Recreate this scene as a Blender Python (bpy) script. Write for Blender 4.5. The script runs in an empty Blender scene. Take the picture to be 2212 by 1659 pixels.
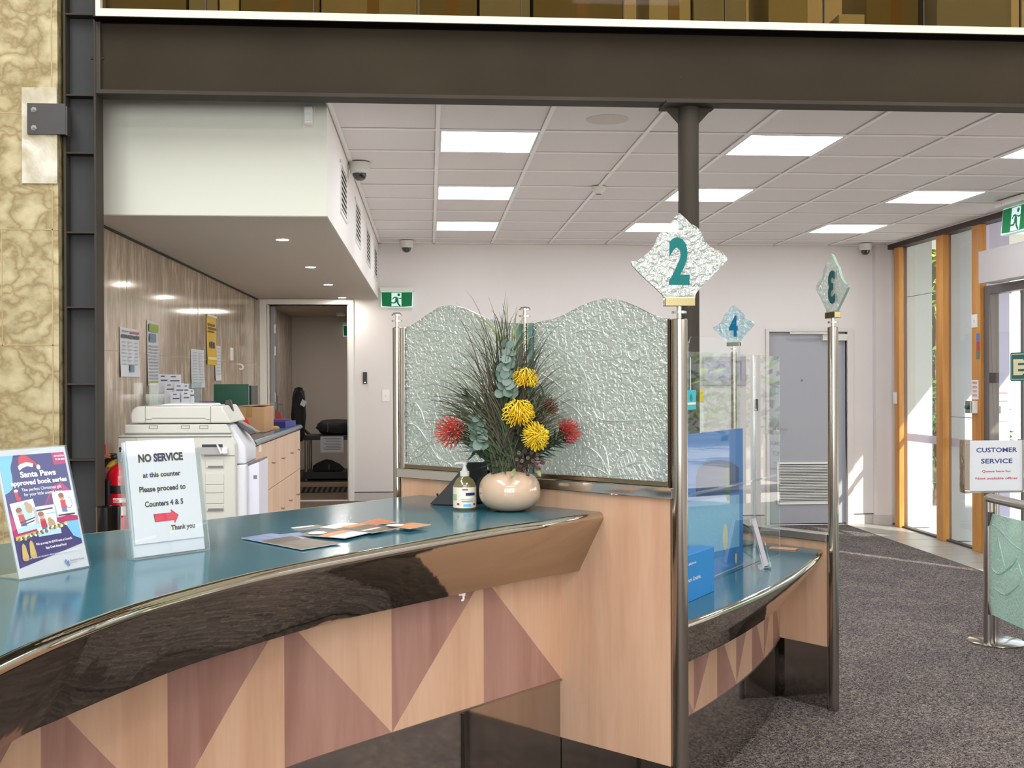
import bpy, bmesh, math, random
from mathutils import Vector as V, Matrix
random.seed(7)
PI = math.pi
sc = bpy.context.scene
C = sc.collection

# ------------------------------------------------------------------ camera
FPX, YAW, PIT, ROL, CZ = 2387.7, .0747629, -.00296285, .00362799, 1.545
_c, _s = math.cos(YAW), math.sin(YAW)
FW = V((_s*math.cos(PIT), _c*math.cos(PIT), math.sin(PIT)))
_r = V((_c, -_s, 0)); _u = _r.cross(FW)
RT = _r*math.cos(ROL) - _u*math.sin(ROL)
UP = _u*math.cos(ROL) + _r*math.sin(ROL)
EYE = V((0, 0, CZ))
cam = bpy.data.cameras.new('camera')
cam.sensor_width = 36; cam.sensor_fit = 'HORIZONTAL'; cam.lens = 36*FPX/2212
cam.clip_start = .02; cam.clip_end = 300
co = bpy.data.objects.new('camera', cam); C.objects.link(co)
co.matrix_world = Matrix((( RT.x, UP.x, -FW.x, 0), (RT.y, UP.y, -FW.y, 0), (RT.z, UP.z, -FW.z, CZ), (0, 0, 0, 1)))
sc.camera = co

# ------------------------------------------------------------------ sky, sun, lamps, exposure
w = bpy.data.worlds.new('sky'); sc.world = w; w.use_nodes = True
nt = w.node_tree
bg = nt.nodes['Background']
sky = nt.nodes.new('ShaderNodeTexSky'); sky.sky_type = 'NISHITA'; sky.sun_disc = False
sky.sun_elevation = math.radians(38); sky.sun_rotation = math.radians(145); sky.air_density = 1.0; sky.dust_density = 2.0
mixn = nt.nodes.new('ShaderNodeMixRGB'); mixn.inputs[0].default_value = .55
mixn.inputs[2].default_value = (5.0, 5.0, 5.1, 1)
nt.links.new(sky.outputs[0], mixn.inputs[1])
nt.links.new(mixn.outputs[0], bg.inputs[0])
bg.inputs[1].default_value = .42

sun = bpy.data.lights.new('sun', 'SUN'); sun.energy = 7.5; sun.angle = math.radians(.53); sun.color = (1, .93, .82)
so = bpy.data.objects.new('sun', sun); C.objects.link(so)
ELEV = math.radians(35)
sdir = V((-.58*math.cos(ELEV), .815*math.cos(ELEV), -math.sin(ELEV)))
so.rotation_euler = sdir.to_track_quat('-Z', 'Y').to_euler()

def area(name, loc, rot, sx, sy, power, col=(1, 1, 1)):
    l = bpy.data.lights.new(name, 'AREA'); l.shape = 'RECTANGLE'; l.size = sx; l.size_y = sy
    l.energy = power; l.color = col
    o = bpy.data.objects.new(name, l); C.objects.link(o); o.location = loc; o.rotation_euler = rot
    return o
# unseen fill lamps added under the lobby ceiling behind the viewer
area('lobby_fill_light', (-2.4, 1.2, 5.75), (0, 0, 0), 1.2, 5.0, 230, (1, .99, .98))
area('lobby_fill_light', (2.2, 1.2, 5.75), (0, 0, 0), 1.2, 5.0, 230, (1, .99, .98))
area('lobby_fill_light', (0.0, -4.5, 5.75), (0, 0, 0), 5.0, 1.2, 220, (1, .99, .98))
area('store_fill_light', (-.9, 13.0, 2.36), (0, 0, 0), .5, .5, 9, (1, .95, .9))  # unseen lamp added to brighten the back room
for wx_ in (-4.0, -2.0, .0, 2.0): area('window_fill_light', (wx_, -7.7, 2.5), (math.radians(90), 0, 0), 1.3, 3.6, 120, (.95, .98, 1))  # added area lamps standing in for daylight at the rear window

sc.view_settings.view_transform = 'Standard'; sc.view_settings.look = 'None'
sc.view_settings.gamma = 1.0; sc.view_settings.use_curve_mapping = False
sc.view_settings.exposure = 0.14
sc.cycles.use_denoising = True
sc.cycles.max_bounces = 10; sc.cycles.transparent_max_bounces = 24
sc.cycles.caustics_reflective = False; sc.cycles.caustics_refractive = False
sc.cycles.sample_clamp_indirect = 8.0

# ------------------------------------------------------------------ a pixel of the photograph on a known plane of the place
def ray(x, y): return FW + RT*((x-1106)/FPX) + UP*((829.5-y)/FPX)
def atY(x, y, Y): d = ray(x, y); return EYE + d*(Y/d.y)
def atX(x, y, X): d = ray(x, y); return EYE + d*(X/d.x)
def atZ(x, y, Z): d = ray(x, y); return EYE + d*((Z-CZ)/d.z)
def atV(x, y, a, b):
    d = ray(x, y); nx, ny = b[1]-a[1], a[0]-b[0]
    return EYE + d*((a[0]*nx+a[1]*ny)/(d.x*nx+d.y*ny))
class Pl:
    """a plane in the room: origin, in-plane axes u, v, normal n"""
    def __init__(s, o, u, v):
        s.o = V(o); s.u = V(u).normalized(); s.v = V(v); s.v = (s.v - s.u*s.v.dot(s.u)).normalized(); s.n = s.u.cross(s.v)
    def p(s, a, b, d=0): return s.o + s.u*a + s.v*b + s.n*d
    def px(s, x, y, d=0):
        r = ray(x, y); o = s.o + s.n*d
        return EYE + r*((o-EYE).dot(s.n)/r.dot(s.n))
    def ab(s, x, y):
        q = s.px(x, y)-s.o; return q.dot(s.u), q.dot(s.v)

# ------------------------------------------------------------------ materials
def lin(c): return tuple(((v/255)/12.92 if v/255 <= .04045 else ((v/255+.055)/1.055)**2.4) for v in c)
MATS = {}
def mat(name, rgb, rough=.5, metal=0, coat=0, spec=.5, emit=0, noise=None, bump=None, trans=0, stretch=(1, 1, 1), alpha=None):
    """rgb in 0..255; noise=(scale, amount); bump=(scale, strength, distance)"""
    if name in MATS: return MATS[name]
    m = bpy.data.materials.new(name); m.use_nodes = True; MATS[name] = m
    t = m.node_tree; b = t.nodes['Principled BSDF']
    c = lin(rgb)
    b.inputs['Base Color'].default_value = (*c, 1); b.inputs['Roughness'].default_value = rough
    b.inputs['Metallic'].default_value = metal; b.inputs['Coat Weight'].default_value = coat
    b.inputs['Specular IOR Level'].default_value = spec; b.inputs['Coat Roughness'].default_value = .04
    if trans: b.inputs['Transmission Weight'].default_value = trans
    if emit:
        b.inputs['Emission Color'].default_value = (*c, 1); b.inputs['Emission Strength'].default_value = emit
    if noise or bump:
        tc = t.nodes.new('ShaderNodeTexCoord'); mp = t.nodes.new('ShaderNodeMapping')
        mp.inputs['Scale'].default_value = stretch
        t.links.new(tc.outputs['Object'], mp.inputs[0])
    if noise:
        n = t.nodes.new('ShaderNodeTexNoise'); n.inputs['Scale'].default_value = noise[0]; n.inputs['Detail'].default_value = 4
        t.links.new(mp.outputs[0], n.inputs['Vector'])
        r = t.nodes.new('ShaderNodeValToRGB')
        lo = [max(0, v*(1-noise[1])) for v in c]; hi = [min(1, v*(1+noise[1])) for v in c]
        r.color_ramp.elements[0].position = .3; r.color_ramp.elements[1].position = .7
        r.color_ramp.elements[0].color = (*lo, 1); r.color_ramp.elements[1].color = (*hi, 1)
        t.links.new(n.outputs[0], r.inputs[0]); t.links.new(r.outputs[0], b.inputs['Base Color'])
    if bump:
        n2 = t.nodes.new('ShaderNodeTexNoise'); n2.inputs['Scale'].default_value = bump[0]; n2.inputs['Detail'].default_value = 3
        bp = t.nodes.new('ShaderNodeBump'); bp.inputs['Strength'].default_value = bump[1]; bp.inputs['Distance'].default_value = bump[2]
        t.links.new(mp.outputs[0], n2.inputs['Vector']); t.links.new(n2.outputs[0], bp.inputs['Height'])
        t.links.new(bp.outputs[0], b.inputs['Normal'])
    return m
def wood(name, a, b_, scale=3.0, rough=.38, axis='z'):
    m = mat(name, a, rough); t = m.node_tree; b = t.nodes['Principled BSDF']
    tc = t.nodes.new('ShaderNodeTexCoord'); mp = t.nodes.new('ShaderNodeMapping')
    mp.inputs['Scale'].default_value = (scale*4, scale*4, scale*.35) if axis == 'z' else (scale*4, scale*.35, scale*4)
    n = t.nodes.new('ShaderNodeTexNoise'); n.inputs['Scale'].default_value = 1.0; n.inputs['Detail'].default_value = 6; n.inputs['Distortion'].default_value = .7
    n3 = t.nodes.new('ShaderNodeTexNoise'); n3.inputs['Scale'].default_value = 9.0; n3.inputs['Detail'].default_value = 3
    r = t.nodes.new('ShaderNodeValToRGB')
    r.color_ramp.elements[0].position = .34; r.color_ramp.elements[1].position = .66
    r.color_ramp.elements[0].color = (*lin(b_), 1); r.color_ramp.elements[1].color = (*lin(a), 1)
    mx = t.nodes.new('ShaderNodeMixRGB'); mx.blend_type = 'MULTIPLY'; mx.inputs[0].default_value = .16
    t.links.new(tc.outputs['Object'], mp.inputs[0]); t.links.new(mp.outputs[0], n.inputs['Vector']); t.links.new(mp.outputs[0], n3.inputs['Vector'])
    t.links.new(n.outputs[0], r.inputs[0]); t.links.new(r.outputs[0], mx.inputs[1]); t.links.new(n3.outputs[0], mx.inputs[2])
    t.links.new(mx.outputs[0], b.inputs['Base Color'])
    return m
def marble(name, stops, scale, warp, rough=.14, stretch=(1, 1, 1), vor=True):
    m = mat(name, stops[0], rough, coat=.0); t = m.node_tree; b = t.nodes['Principled BSDF']
    tc = t.nodes.new('ShaderNodeTexCoord'); mp = t.nodes.new('ShaderNodeMapping'); mp.inputs['Scale'].default_value = stretch
    t.links.new(tc.outputs['Object'], mp.inputs[0])
    n = t.nodes.new('ShaderNodeTexNoise'); n.inputs['Scale'].default_value = scale*.8; n.inputs['Detail'].default_value = 5
    t.links.new(mp.outputs[0], n.inputs['Vector'])
    add = t.nodes.new('ShaderNodeMixRGB'); add.blend_type = 'ADD'; add.inputs[0].default_value = warp
    t.links.new(mp.outputs[0], add.inputs[1]); t.links.new(n.outputs['Color'], add.inputs[2])
    r = t.nodes.new('ShaderNodeValToRGB')
    if vor:
        vn = t.nodes.new('ShaderNodeTexVoronoi'); vn.feature = 'DISTANCE_TO_EDGE'; vn.inputs['Scale'].default_value = scale
        t.links.new(add.outputs[0], vn.inputs['Vector']); t.links.new(vn.outputs['Distance'], r.inputs[0])
        pos = [.30, .11, .0]
    else:
        vn = t.nodes.new('ShaderNodeTexNoise'); vn.inputs['Scale'].default_value = scale; vn.inputs['Detail'].default_value = 6; vn.inputs['Distortion'].default_value = 1.2
        t.links.new(add.outputs[0], vn.inputs['Vector']); t.links.new(vn.outputs[0], r.inputs[0])
        pos = [.64, .54, .40]
    e = r.color_ramp.elements
    e.new(.5)
    order = sorted(zip(pos, stops))
    for k, (p_, c_) in enumerate(order): e[k].position = p_; e[k].color = (*lin(c_), 1)
    n2 = t.nodes.new('ShaderNodeTexNoise'); n2.inputs['Scale'].default_value = scale*2.2; n2.inputs['Detail'].default_value = 8; n2.inputs['Roughness'].default_value = .65
    t.links.new(mp.outputs[0], n2.inputs['Vector'])
    r2 = t.nodes.new('ShaderNodeValToRGB'); r2.color_ramp.elements[0].position = .35; r2.color_ramp.elements[1].position = .7
    r2.color_ramp.elements[0].color = (.72, .70, .64, 1); r2.color_ramp.elements[1].color = (1.08, 1.07, 1.05, 1)
    t.links.new(n2.outputs[0], r2.inputs[0])
    mx = t.nodes.new('ShaderNodeMixRGB'); mx.blend_type = 'MULTIPLY'; mx.inputs[0].default_value = .8
    t.links.new(r.outputs[0], mx.inputs[1]); t.links.new(r2.outputs[0], mx.inputs[2]); t.links.new(mx.outputs[0], b.inputs['Base Color'])
    return m
def clear(name, tint=(1, 1, 1), gloss=.10, rough=.02, body=0, bodycol=(255, 255, 255), bump=None, ior=1.45):
    """thin clear sheet: transparent + fresnel gloss (+ some body colour, + relief)"""
    if name in MATS: return MATS[name]
    m = bpy.data.materials.new(name); m.use_nodes = True; MATS[name] = m
    t = m.node_tree; t.nodes.clear()
    out = t.nodes.new('ShaderNodeOutputMaterial')
    tr = t.nodes.new('ShaderNodeBsdfTransparent'); tr.inputs[0].default_value = (*tint, 1)
    gl = t.nodes.new('ShaderNodeBsdfGlossy'); gl.inputs['Roughness'].default_value = rough; gl.inputs['Color'].default_value = (1, 1, 1, 1)
    fr = t.nodes.new('ShaderNodeFresnel'); fr.inputs[0].default_value = ior
    mth = t.nodes.new('ShaderNodeMath'); mth.operation = 'ADD'; mth.inputs[1].default_value = gloss; mth.use_clamp = True
    geo = t.nodes.new('ShaderNodeNewGeometry'); inv = t.nodes.new('ShaderNodeMath'); inv.operation = 'SUBTRACT'; inv.inputs[0].default_value = 1
    mul = t.nodes.new('ShaderNodeMath'); mul.operation = 'MULTIPLY'
    t.links.new(geo.outputs['Backfacing'], inv.inputs[1]); t.links.new(fr.outputs[0], mth.inputs[0])
    t.links.new(mth.outputs[0], mul.inputs[0]); t.links.new(inv.outputs[0], mul.inputs[1]); mth = mul
    base = tr.outputs[0]
    bp = None
    if bump:
        tc = t.nodes.new('ShaderNodeTexCoord')
        n2 = t.nodes.new('ShaderNodeTexNoise'); n2.inputs['Scale'].default_value = bump[0]; n2.inputs['Detail'].default_value = 2.5; n2.inputs['Distortion'].default_value = .8
        bp = t.nodes.new('ShaderNodeBump'); bp.inputs['Strength'].default_value = bump[1]; bp.inputs['Distance'].default_value = bump[2]
        t.links.new(tc.outputs['Object'], n2.inputs['Vector']); t.links.new(n2.outputs[0], bp.inputs['Height'])
        t.links.new(bp.outputs[0], gl.inputs['Normal'])
    if body:
        df = t.nodes.new('ShaderNodeBsdfDiffuse'); df.inputs[0].default_value = (*lin(bodycol), 1)
        tl = t.nodes.new('ShaderNodeBsdfTranslucent'); tl.inputs[0].default_value = (*lin(bodycol), 1)
        if bp: t.links.new(bp.outputs[0], df.inputs['Normal']); t.links.new(bp.outputs[0], tl.inputs['Normal'])
        m0 = t.nodes.new('ShaderNodeMixShader'); m0.inputs[0].default_value = .5
        t.links.new(df.outputs[0], m0.inputs[1]); t.links.new(tl.outputs[0], m0.inputs[2])
        m1 = t.nodes.new('ShaderNodeMixShader'); m1.inputs[0].default_value = body
        t.links.new(tr.outputs[0], m1.inputs[1]); t.links.new(m0.outputs[0], m1.inputs[2]); base = m1.outputs[0]
    m2 = t.nodes.new('ShaderNodeMixShader')
    t.links.new(mth.outputs[0], m2.inputs[0]); t.links.new(base, m2.inputs[1]); t.links.new(gl.outputs[0], m2.inputs[2])
    t.links.new(m2.outputs[0], out.inputs[0])
    return m

# ------------------------------------------------------------------ objects
def thing(name, label, cat, loc=(0, 0, 0), group=None):
    o = bpy.data.objects.new(name, None); C.objects.link(o); o.location = loc; o.empty_display_size = .1
    o['label'] = label; o['category'] = cat
    if group: o['group'] = group
    return o
def tag(o, label, cat, group=None):
    o['label'] = label; o['category'] = cat
    if group: o['group'] = group
    return o
def dup(root, delta, label=None):
    r = root.copy(); C.objects.link(r); r.location = root.location + V(delta)
    if label: r['label'] = label
    for ch in list(root.children):
        c = ch.copy(); C.objects.link(c); c.parent = r
        for g in list(ch.children):
            d = g.copy(); C.objects.link(d); d.parent = c
    return r
def rootloc(p):
    while p.parent: p = p.parent
    return V(p.location)

class MB:
    def __init__(s): s.v = []; s.f = []; s.m = []
    def face(s, pts, m=0):
        n = len(s.v); s.v += [V(p) for p in pts]; s.f.append(tuple(range(n, n+len(pts)))); s.m.append(m); return s
    def box(s, x0, x1, y0, y1, z0, z1, m=0):
        return s.prism([(x0, y0, z0), (x1, y0, z0), (x1, y1, z0), (x0, y1, z0)], (0, 0, z1-z0), m)
    def prism(s, poly, ext, m=0, mside=None):
        n = len(s.v); k = len(poly); P = [V(p) for p in poly]; e = V(ext)
        s.v += P + [p+e for p in P]
        s.f.append(tuple(range(n, n+k))); s.f.append(tuple(range(n+2*k-1, n+k-1, -1))); s.m += [m, m]
        for i in range(k):
            j = (i+1) % k
            s.f.append((n+i, n+j, n+k+j, n+k+i)); s.m.append(m if mside is None else mside)
        return s
    def grid(s, rows, m=0, closed=False):
        n = len(s.v); R = len(rows); K = len(rows[0])
        for r in rows: s.v += [V(p) for p in r]
        for i in range(R-1):
            for j in range(K if closed else K-1):
                a = n+i*K+j; b = n+i*K+(j+1) % K
                s.f.append((a, b, b+K, a+K)); s.m.append(m)
        return s
    def ring(s, pts, m=0, flip=False):
        n = len(s.v); s.v += [V(p) for p in pts]
        s.f.append(tuple(range(n, n+len(pts)))); s.m.append(m); return s
    def tube(s, path, r, n=10, m=0, caps=True, flat=1.0):
        P = [V(p) for p in path]; rows = []
        T0 = (P[1]-P[0]).normalized()
        a = T0.orthogonal().normalized()
        for i, p in enumerate(P):
            T = (P[min(i+1, len(P)-1)] - P[max(i-1, 0)]).normalized()
            a = (a - T*a.dot(T))
            a = a.normalized() if a.length > 1e-6 else T.orthogonal().normalized()
            b = T.cross(a); rr = r[i] if isinstance(r, (list, tuple)) else r
            rows.append([p + a*(rr*math.cos(2*PI*k/n)) + b*(rr*flat*math.sin(2*PI*k/n)) for k in range(n)])
        s.grid(rows, m, closed=True)
        if caps: s.ring(rows[0][::-1], m); s.ring(rows[-1], m)
        return s
    def cyl(s, a, b, r, n=20, m=0): return s.tube([a, b], r, n, m)
    def lathe(s, c, prof, n=28, m=0, ax=(0, 0, 1), caps=True):
        c = V(c); A = V(ax).normalized(); u = A.orthogonal().normalized(); w_ = A.cross(u)
        rows = [[c + A*z + u*(r*math.cos(2*PI*k/n)) + w_*(r*math.sin(2*PI*k/n)) for k in range(n)] for r, z in prof]
        s.grid(rows, m, closed=True)
        if caps:
            if prof[0][0] > 1e-5: s.ring(rows[0][::-1], m)
            if prof[-1][0] > 1e-5: s.ring(rows[-1], m)
        return s
    def ball(s, c, r, n=12, m=0, sc_=(1, 1, 1)):
        c = V(c); rows = []
        for i in range(n+1):
            t = PI*i/n
            rows.append([c + V((r*sc_[0]*math.sin(t)*math.cos(2*PI*k/(2*n)), r*sc_[1]*math.sin(t)*math.sin(2*PI*k/(2*n)), -r*sc_[2]*math.cos(t))) for k in range(2*n)])
        return s.grid(rows, m, closed=True)
    def build(s, name, mats, parent=None, origin=None, smooth=35, bevel=0, weld=True, seg=2):
        me = bpy.data.meshes.new(name)
        if parent is not None: off = rootloc(parent)
        elif origin is not None: off = V(origin)
        else:
            xs = [p.x for p in s.v]; ys = [p.y for p in s.v]; zs = [p.z for p in s.v]
            off = V(((min(xs)+max(xs))/2, (min(ys)+max(ys))/2, min(zs)))
        me.from_pydata([tuple(p-off) for p in s.v], [], s.f)
        if not isinstance(mats, (list, tuple)): mats = [mats]
        for x in mats: me.materials.append(x)
        for p, k in zip(me.polygons, s.m): p.material_index = k
        b = bmesh.new(); b.from_mesh(me)
        if weld: bmesh.ops.remove_doubles(b, verts=b.verts, dist=2e-5)
        bmesh.ops.recalc_face_normals(b, faces=b.faces)
        b.to_mesh(me); b.free()
        if smooth:
            for p in me.polygons: p.use_smooth = True
            try: me.set_sharp_from_angle(angle=math.radians(smooth))
            except Exception: pass
        me.update()
        o = bpy.data.objects.new(name, me); C.objects.link(o)
        if parent is not None: o.parent = parent
        else: o.location = off
        if bevel:
            md = o.modifiers.new('edge', 'BEVEL'); md.width = bevel; md.segments = seg; md.limit_method = 'ANGLE'; md.angle_limit = math.radians(40)
        return o
def struct(o): o['kind'] = 'structure'; return o
def cr(pts, n=8):
    """Catmull-Rom through points"""
    P = [V(p) for p in pts]; out = []
    for i in range(len(P)-1):
        p0 = P[max(i-1, 0)]; p1 = P[i]; p2 = P[i+1]; p3 = P[min(i+2, len(P)-1)]
        for k in range(n):
            t = k/n
            out.append(.5*((2*p1) + (p2-p0)*t + (2*p0-5*p1+4*p2-p3)*t*t + (3*p1-p0-3*p2+p3)*t**3))
    out.append(P[-1]); return out
def resample(P, n):
    L = [0]
    for a, b in zip(P, P[1:]): L.append(L[-1] + (b-a).length)
    out = []; j = 0
    for i in range(n):
        d = L[-1]*i/(n-1)
        while j < len(L)-2 and L[j+1] < d: j += 1
        t = (d-L[j])/max(1e-9, L[j+1]-L[j]); out.append(P[j].lerp(P[j+1], min(1, t)))
    return out

_glyph = {}
def text_mesh(s, bold=0, ext=0):
    k = (s, bold, ext)
    if k in _glyph: return _glyph[k]
    cu = bpy.data.curves.new('t', 'FONT'); cu.body = s; cu.size = 1; cu.offset = bold; cu.resolution_u = 3; cu.extrude = ext
    o = bpy.data.objects.new('t', cu); C.objects.link(o)
    dg = bpy.context.evaluated_depsgraph_get(); dg.update()
    me = bpy.data.meshes.new_from_object(o.evaluated_get(dg))
    vs = [V(v.co) for v in me.vertices]; fs = [tuple(p.vertices) for p in me.polygons]
    bpy.data.objects.remove(o); bpy.data.curves.remove(cu); bpy.data.meshes.remove(me)
    _glyph[k] = (vs, fs); return vs, fs
def put_text(mb, s, pl, a0, a1, b0, b1, d=.001, m=0, bold=.012, keep=True, ext=0, tilt=0):
    """lettering on plane pl: fills the box a0..a1 x b0..b1 (b0/b1 = base line and cap height)"""
    vs, fs = text_mesh(s, bold, ext)
    if not vs: return
    x0 = min(p.x for p in vs); x1 = max(p.x for p in vs)
    n = len(mb.v)
    capv, _ = text_mesh('H', bold)
    y1 = max(p.y for p in capv)
    sx = (a1-a0)/(x1-x0); sy = (b1-b0)/y1
    for p in vs: mb.v.append(pl.p(a0+(p.x-x0)*sx, b0+p.y*sy+tilt*(p.x-x0)*sx, d+p.z*.01))
    for f in fs: mb.f.append(tuple(i+n for i in f)); mb.m.append(m)
def quadpl(mb, pl, a0, a1, b0, b1, d=.001, m=0):
    mb.face([pl.p(a0, b0, d), pl.p(a1, b0, d), pl.p(a1, b1, d), pl.p(a0, b1, d)], m)
def polypl(mb, pl, pts, d=.001, m=0): mb.face([pl.p(a, b, d) for a, b in pts], m)
def ell(ca, cb, ra, rb, n=20, t0=0, t1=2*PI): return [(ca+ra*math.cos(t0+(t1-t0)*k/n), cb+rb*math.sin(t0+(t1-t0)*k/n)) for k in range(n)]
def sheet(mb, pl, a0, a1, b0, b1, t, m=0):
    mb.prism([pl.p(a0, b0, 0), pl.p(a1, b0, 0), pl.p(a1, b1, 0), pl.p(a0, b1, 0)], pl.n*(-t), m)
# ================================================================== materials used everywhere
M_paint = mat('wall_paint', (222, 215, 212), .6)
M_paintw = mat('white_paint', (232, 231, 226), .5)
M_bulk_front = mat('bulkhead_front_lit', (202, 204, 192), .6)  # greenish tone of the lobby light put into the paint
M_skirt = mat('skirting_paint', (196, 190, 186), .5)
M_dark = mat('dark_gap', (26, 23, 24), .6)
M_tile = mat('ceiling_tile', (222, 217, 217), .9, noise=(240, .03))
M_tee = mat('ceiling_tee', (238, 235, 235), .5)
M_gap = mat('tile_shadow_gap', (170, 160, 155), .8)
M_carpet = mat('carpet', (98, 88, 82), .95, spec=.1)
t_ = M_carpet.node_tree; b_ = t_.nodes['Principled BSDF']
tc_ = t_.nodes.new('ShaderNodeTexCoord')
n1 = t_.nodes.new('ShaderNodeTexNoise'); n1.inputs['Scale'].default_value = 95; n1.inputs['Detail'].default_value = 3; n1.inputs['Distortion'].default_value = 1.5
n2 = t_.nodes.new('ShaderNodeTexNoise'); n2.inputs['Scale'].default_value = 3.5; n2.inputs['Detail'].default_value = 2
r1 = t_.nodes.new('ShaderNodeValToRGB'); e_ = r1.color_ramp.elements; e_.new(.5)
for k_, (p_, c_) in enumerate(((.37, (40, 36, 35)), (.5, (96, 88, 85)), (.63, (158, 148, 143)))): e_[k_].position = p_; e_[k_].color = (*lin(c_), 1)
r2 = t_.nodes.new('ShaderNodeValToRGB'); r2.color_ramp.elements[0].position = .35; r2.color_ramp.elements[1].position = .65
r2.color_ramp.elements[0].color = (.82, .82, .84, 1); r2.color_ramp.elements[1].color = (1.05, 1.03, 1, 1)
mx_ = t_.nodes.new('ShaderNodeMixRGB'); mx_.blend_type = 'MULTIPLY'; mx_.inputs[0].default_value = 1
for n_ in (n1, n2): t_.links.new(tc_.outputs['Object'], n_.inputs['Vector'])
t_.links.new(n1.outputs[0], r1.inputs[0]); t_.links.new(n2.outputs[0], r2.inputs[0])
t_.links.new(r1.outputs[0], mx_.inputs[1]); t_.links.new(r2.outputs[0], mx_.inputs[2]); t_.links.new(mx_.outputs[0], b_.inputs['Base Color'])
M_floor_tile = mat('floor_tile', (160, 155, 148), .35, noise=(6, .06))
M_grout = mat('grout', (140, 133, 126), .8)
M_steel_dark = mat('painted_steel', (64, 59, 52), .6, spec=.12, noise=(2.2, .16))
M_steel_blue = mat('painted_steel_web', (64, 66, 66), .6, spec=.12, noise=(2.0, .12))
M_stain = mat('stainless', (172, 166, 156), .14, 1)
M_mirror = mat('polished_stainless', (190, 182, 168), .05, 1, bump=(9, .06, .01))
M_chrome = mat('chrome', (215, 212, 206), .07, 1)
M_satin = mat('satin_stainless', (172, 166, 160), .28, 1)
M_kick = mat('mirror_kickboard', (186, 180, 174), .07, 1)
M_maple = wood('maple_veneer', (211, 173, 144), (198, 156, 126), 2.2)
M_red_ven = wood('cherry_veneer', (172, 132, 118), (150, 108, 94), 2.6)
M_cabwood = wood('cabinet_veneer', (222, 188, 158), (210, 172, 142), 2.0)
M_timber = wood('timber_post', (222, 160, 80), (196, 128, 54), 2.6, .4)
M_white = mat('white_plastic', (232, 230, 226), .35)
M_white2 = mat('offwhite_plastic', (216, 214, 206), .38)
M_black = mat('black_plastic', (22, 22, 24), .4)
M_paper = mat('white_paper', (206, 209, 216), .6)
M_led = mat('led_panel', (240, 247, 255), .5, emit=11.5)
M_down = mat('downlight_lamp', (255, 248, 236), .5, emit=330.0)
M_marbleA = marble('front_marble', [(194, 183, 148), (180, 167, 130), (152, 136, 98)], 5.0, .55, .2, (1, 1, 1.25))
M_marbleB = marble('side_marble', [(214, 197, 179), (193, 175, 158), (177, 159, 143)], 5.5, .35, .10, (1, 1.9, .42), vor=False)
MATS['side_marble'].node_tree.nodes['Principled BSDF'].inputs['Specular IOR Level'].default_value = .2
M_patch = marble('pale_marble', [(226, 224, 214), (204, 198, 180), (176, 164, 132)], 3.0, .5, .1, vor=False)
M_glass = clear('window_glass', (.93, .97, .96), .02, .01)
M_acryl = clear('clear_acrylic', (.97, .985, .985), .03, .015)
M_acredge = clear('acrylic_edge', (.90, .95, .95), .10, .06, body=.2, bodycol=(205, 222, 222))
M_frost = clear('frosted_film', (1, 1, 1), .0, .3, body=.85, bodycol=(205, 196, 206))
M_relief = clear('textured_glass', (.86, .93, .90), .18, .12, body=.62, bodycol=(206, 216, 208), bump=(64, .85, .016))
M_relief_s = clear('cast_glass_relief', (.84, .92, .89), .24, .06, body=.66, bodycol=(222, 232, 226))
M_relief_d = clear('sign_glass', (.86, .92, .90), .18, .06, body=.58, bodycol=(218, 226, 220), bump=(46, .8, .02))
M_relief_b = clear('barrier_glass', (.78, .93, .88), .08, .12, body=.70, bodycol=(208, 238, 226), bump=(46, .8, .016))
M_gedge = mat('glass_edge', (88, 128, 122), .15, coat=.5)
M_gedge_dk = mat('glass_dark_edge', (92, 96, 88), .2, coat=.5)
M_teal = mat('teal_numeral', (6, 104, 102), .5, spec=.2)
M_blue_num = mat('blue_numeral', (14, 112, 150), .5, spec=.2)

# ================================================================== the shell
XL, XR, YB, ZC, PF = -1.76, 4.90, 11.50, 2.97, .31      # left wall, right wall, back wall, ceiling, staff floor
mb = MB(); mb.box(-9, 4.42, -8, YB, -.12, 0); mb.box(4.42, 4.96, -8, 8.2, -.12, 0)
struct(mb.build('floor', M_carpet, smooth=0))
mb = MB(); mb.prism([(4.42, 8.2, -.12), (4.96, 8.2, -.12), (4.96, YB, -.12), (4.42, YB, -.12)], (0, 0, .123), 0)
for k in range(8):
    y = 8.5+.45*k; mb.box(4.42, 4.96, y-.003, y+.003, .0031, .0035, 1)
mb.box(4.415, 4.42, 8.2, YB, -.01, .006, 1)
struct(mb.build('floor_tile_strip', [M_floor_tile, M_grout], smooth=0))
# raised floor on the staff side of the counters
M_cork = mat('staff_carpet', (104, 86, 70), .95, noise=(60, .35))
mb = MB(); mb.prism([(XL, 3.3, 0), (-1.15, 3.42, 0), (-.25, 4.42, 0), (.5, 4.75, 0), (1.3, 5.9, 0), (1.5, 8, 0), (1.5, YB, 0), (XL, YB, 0)], (0, 0, PF))
struct(mb.build('floor_platform', M_cork, smooth=0))
M_bounce = mat('pale_bounce', (222, 216, 206), .5)  # unseen pale sheets added to bounce light up to the ceiling
mb = MB(); mb.prism([(XL+.6, 5.0, PF), (.45, 5.0, PF), (1.25, 6.1, PF), (1.45, 8, PF), (1.45, 10.9, PF), (XL+.6, 10.6, PF)], (0, 0, .003)); mb.prism([(1.52, 7.0, 0), (2.1, 7.0, 0), (3.2, 10.4, 0), (1.52, 10.9, 0)], (0, 0, .003))
struct(mb.build('floor_bounce', M_bounce, smooth=0))

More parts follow.
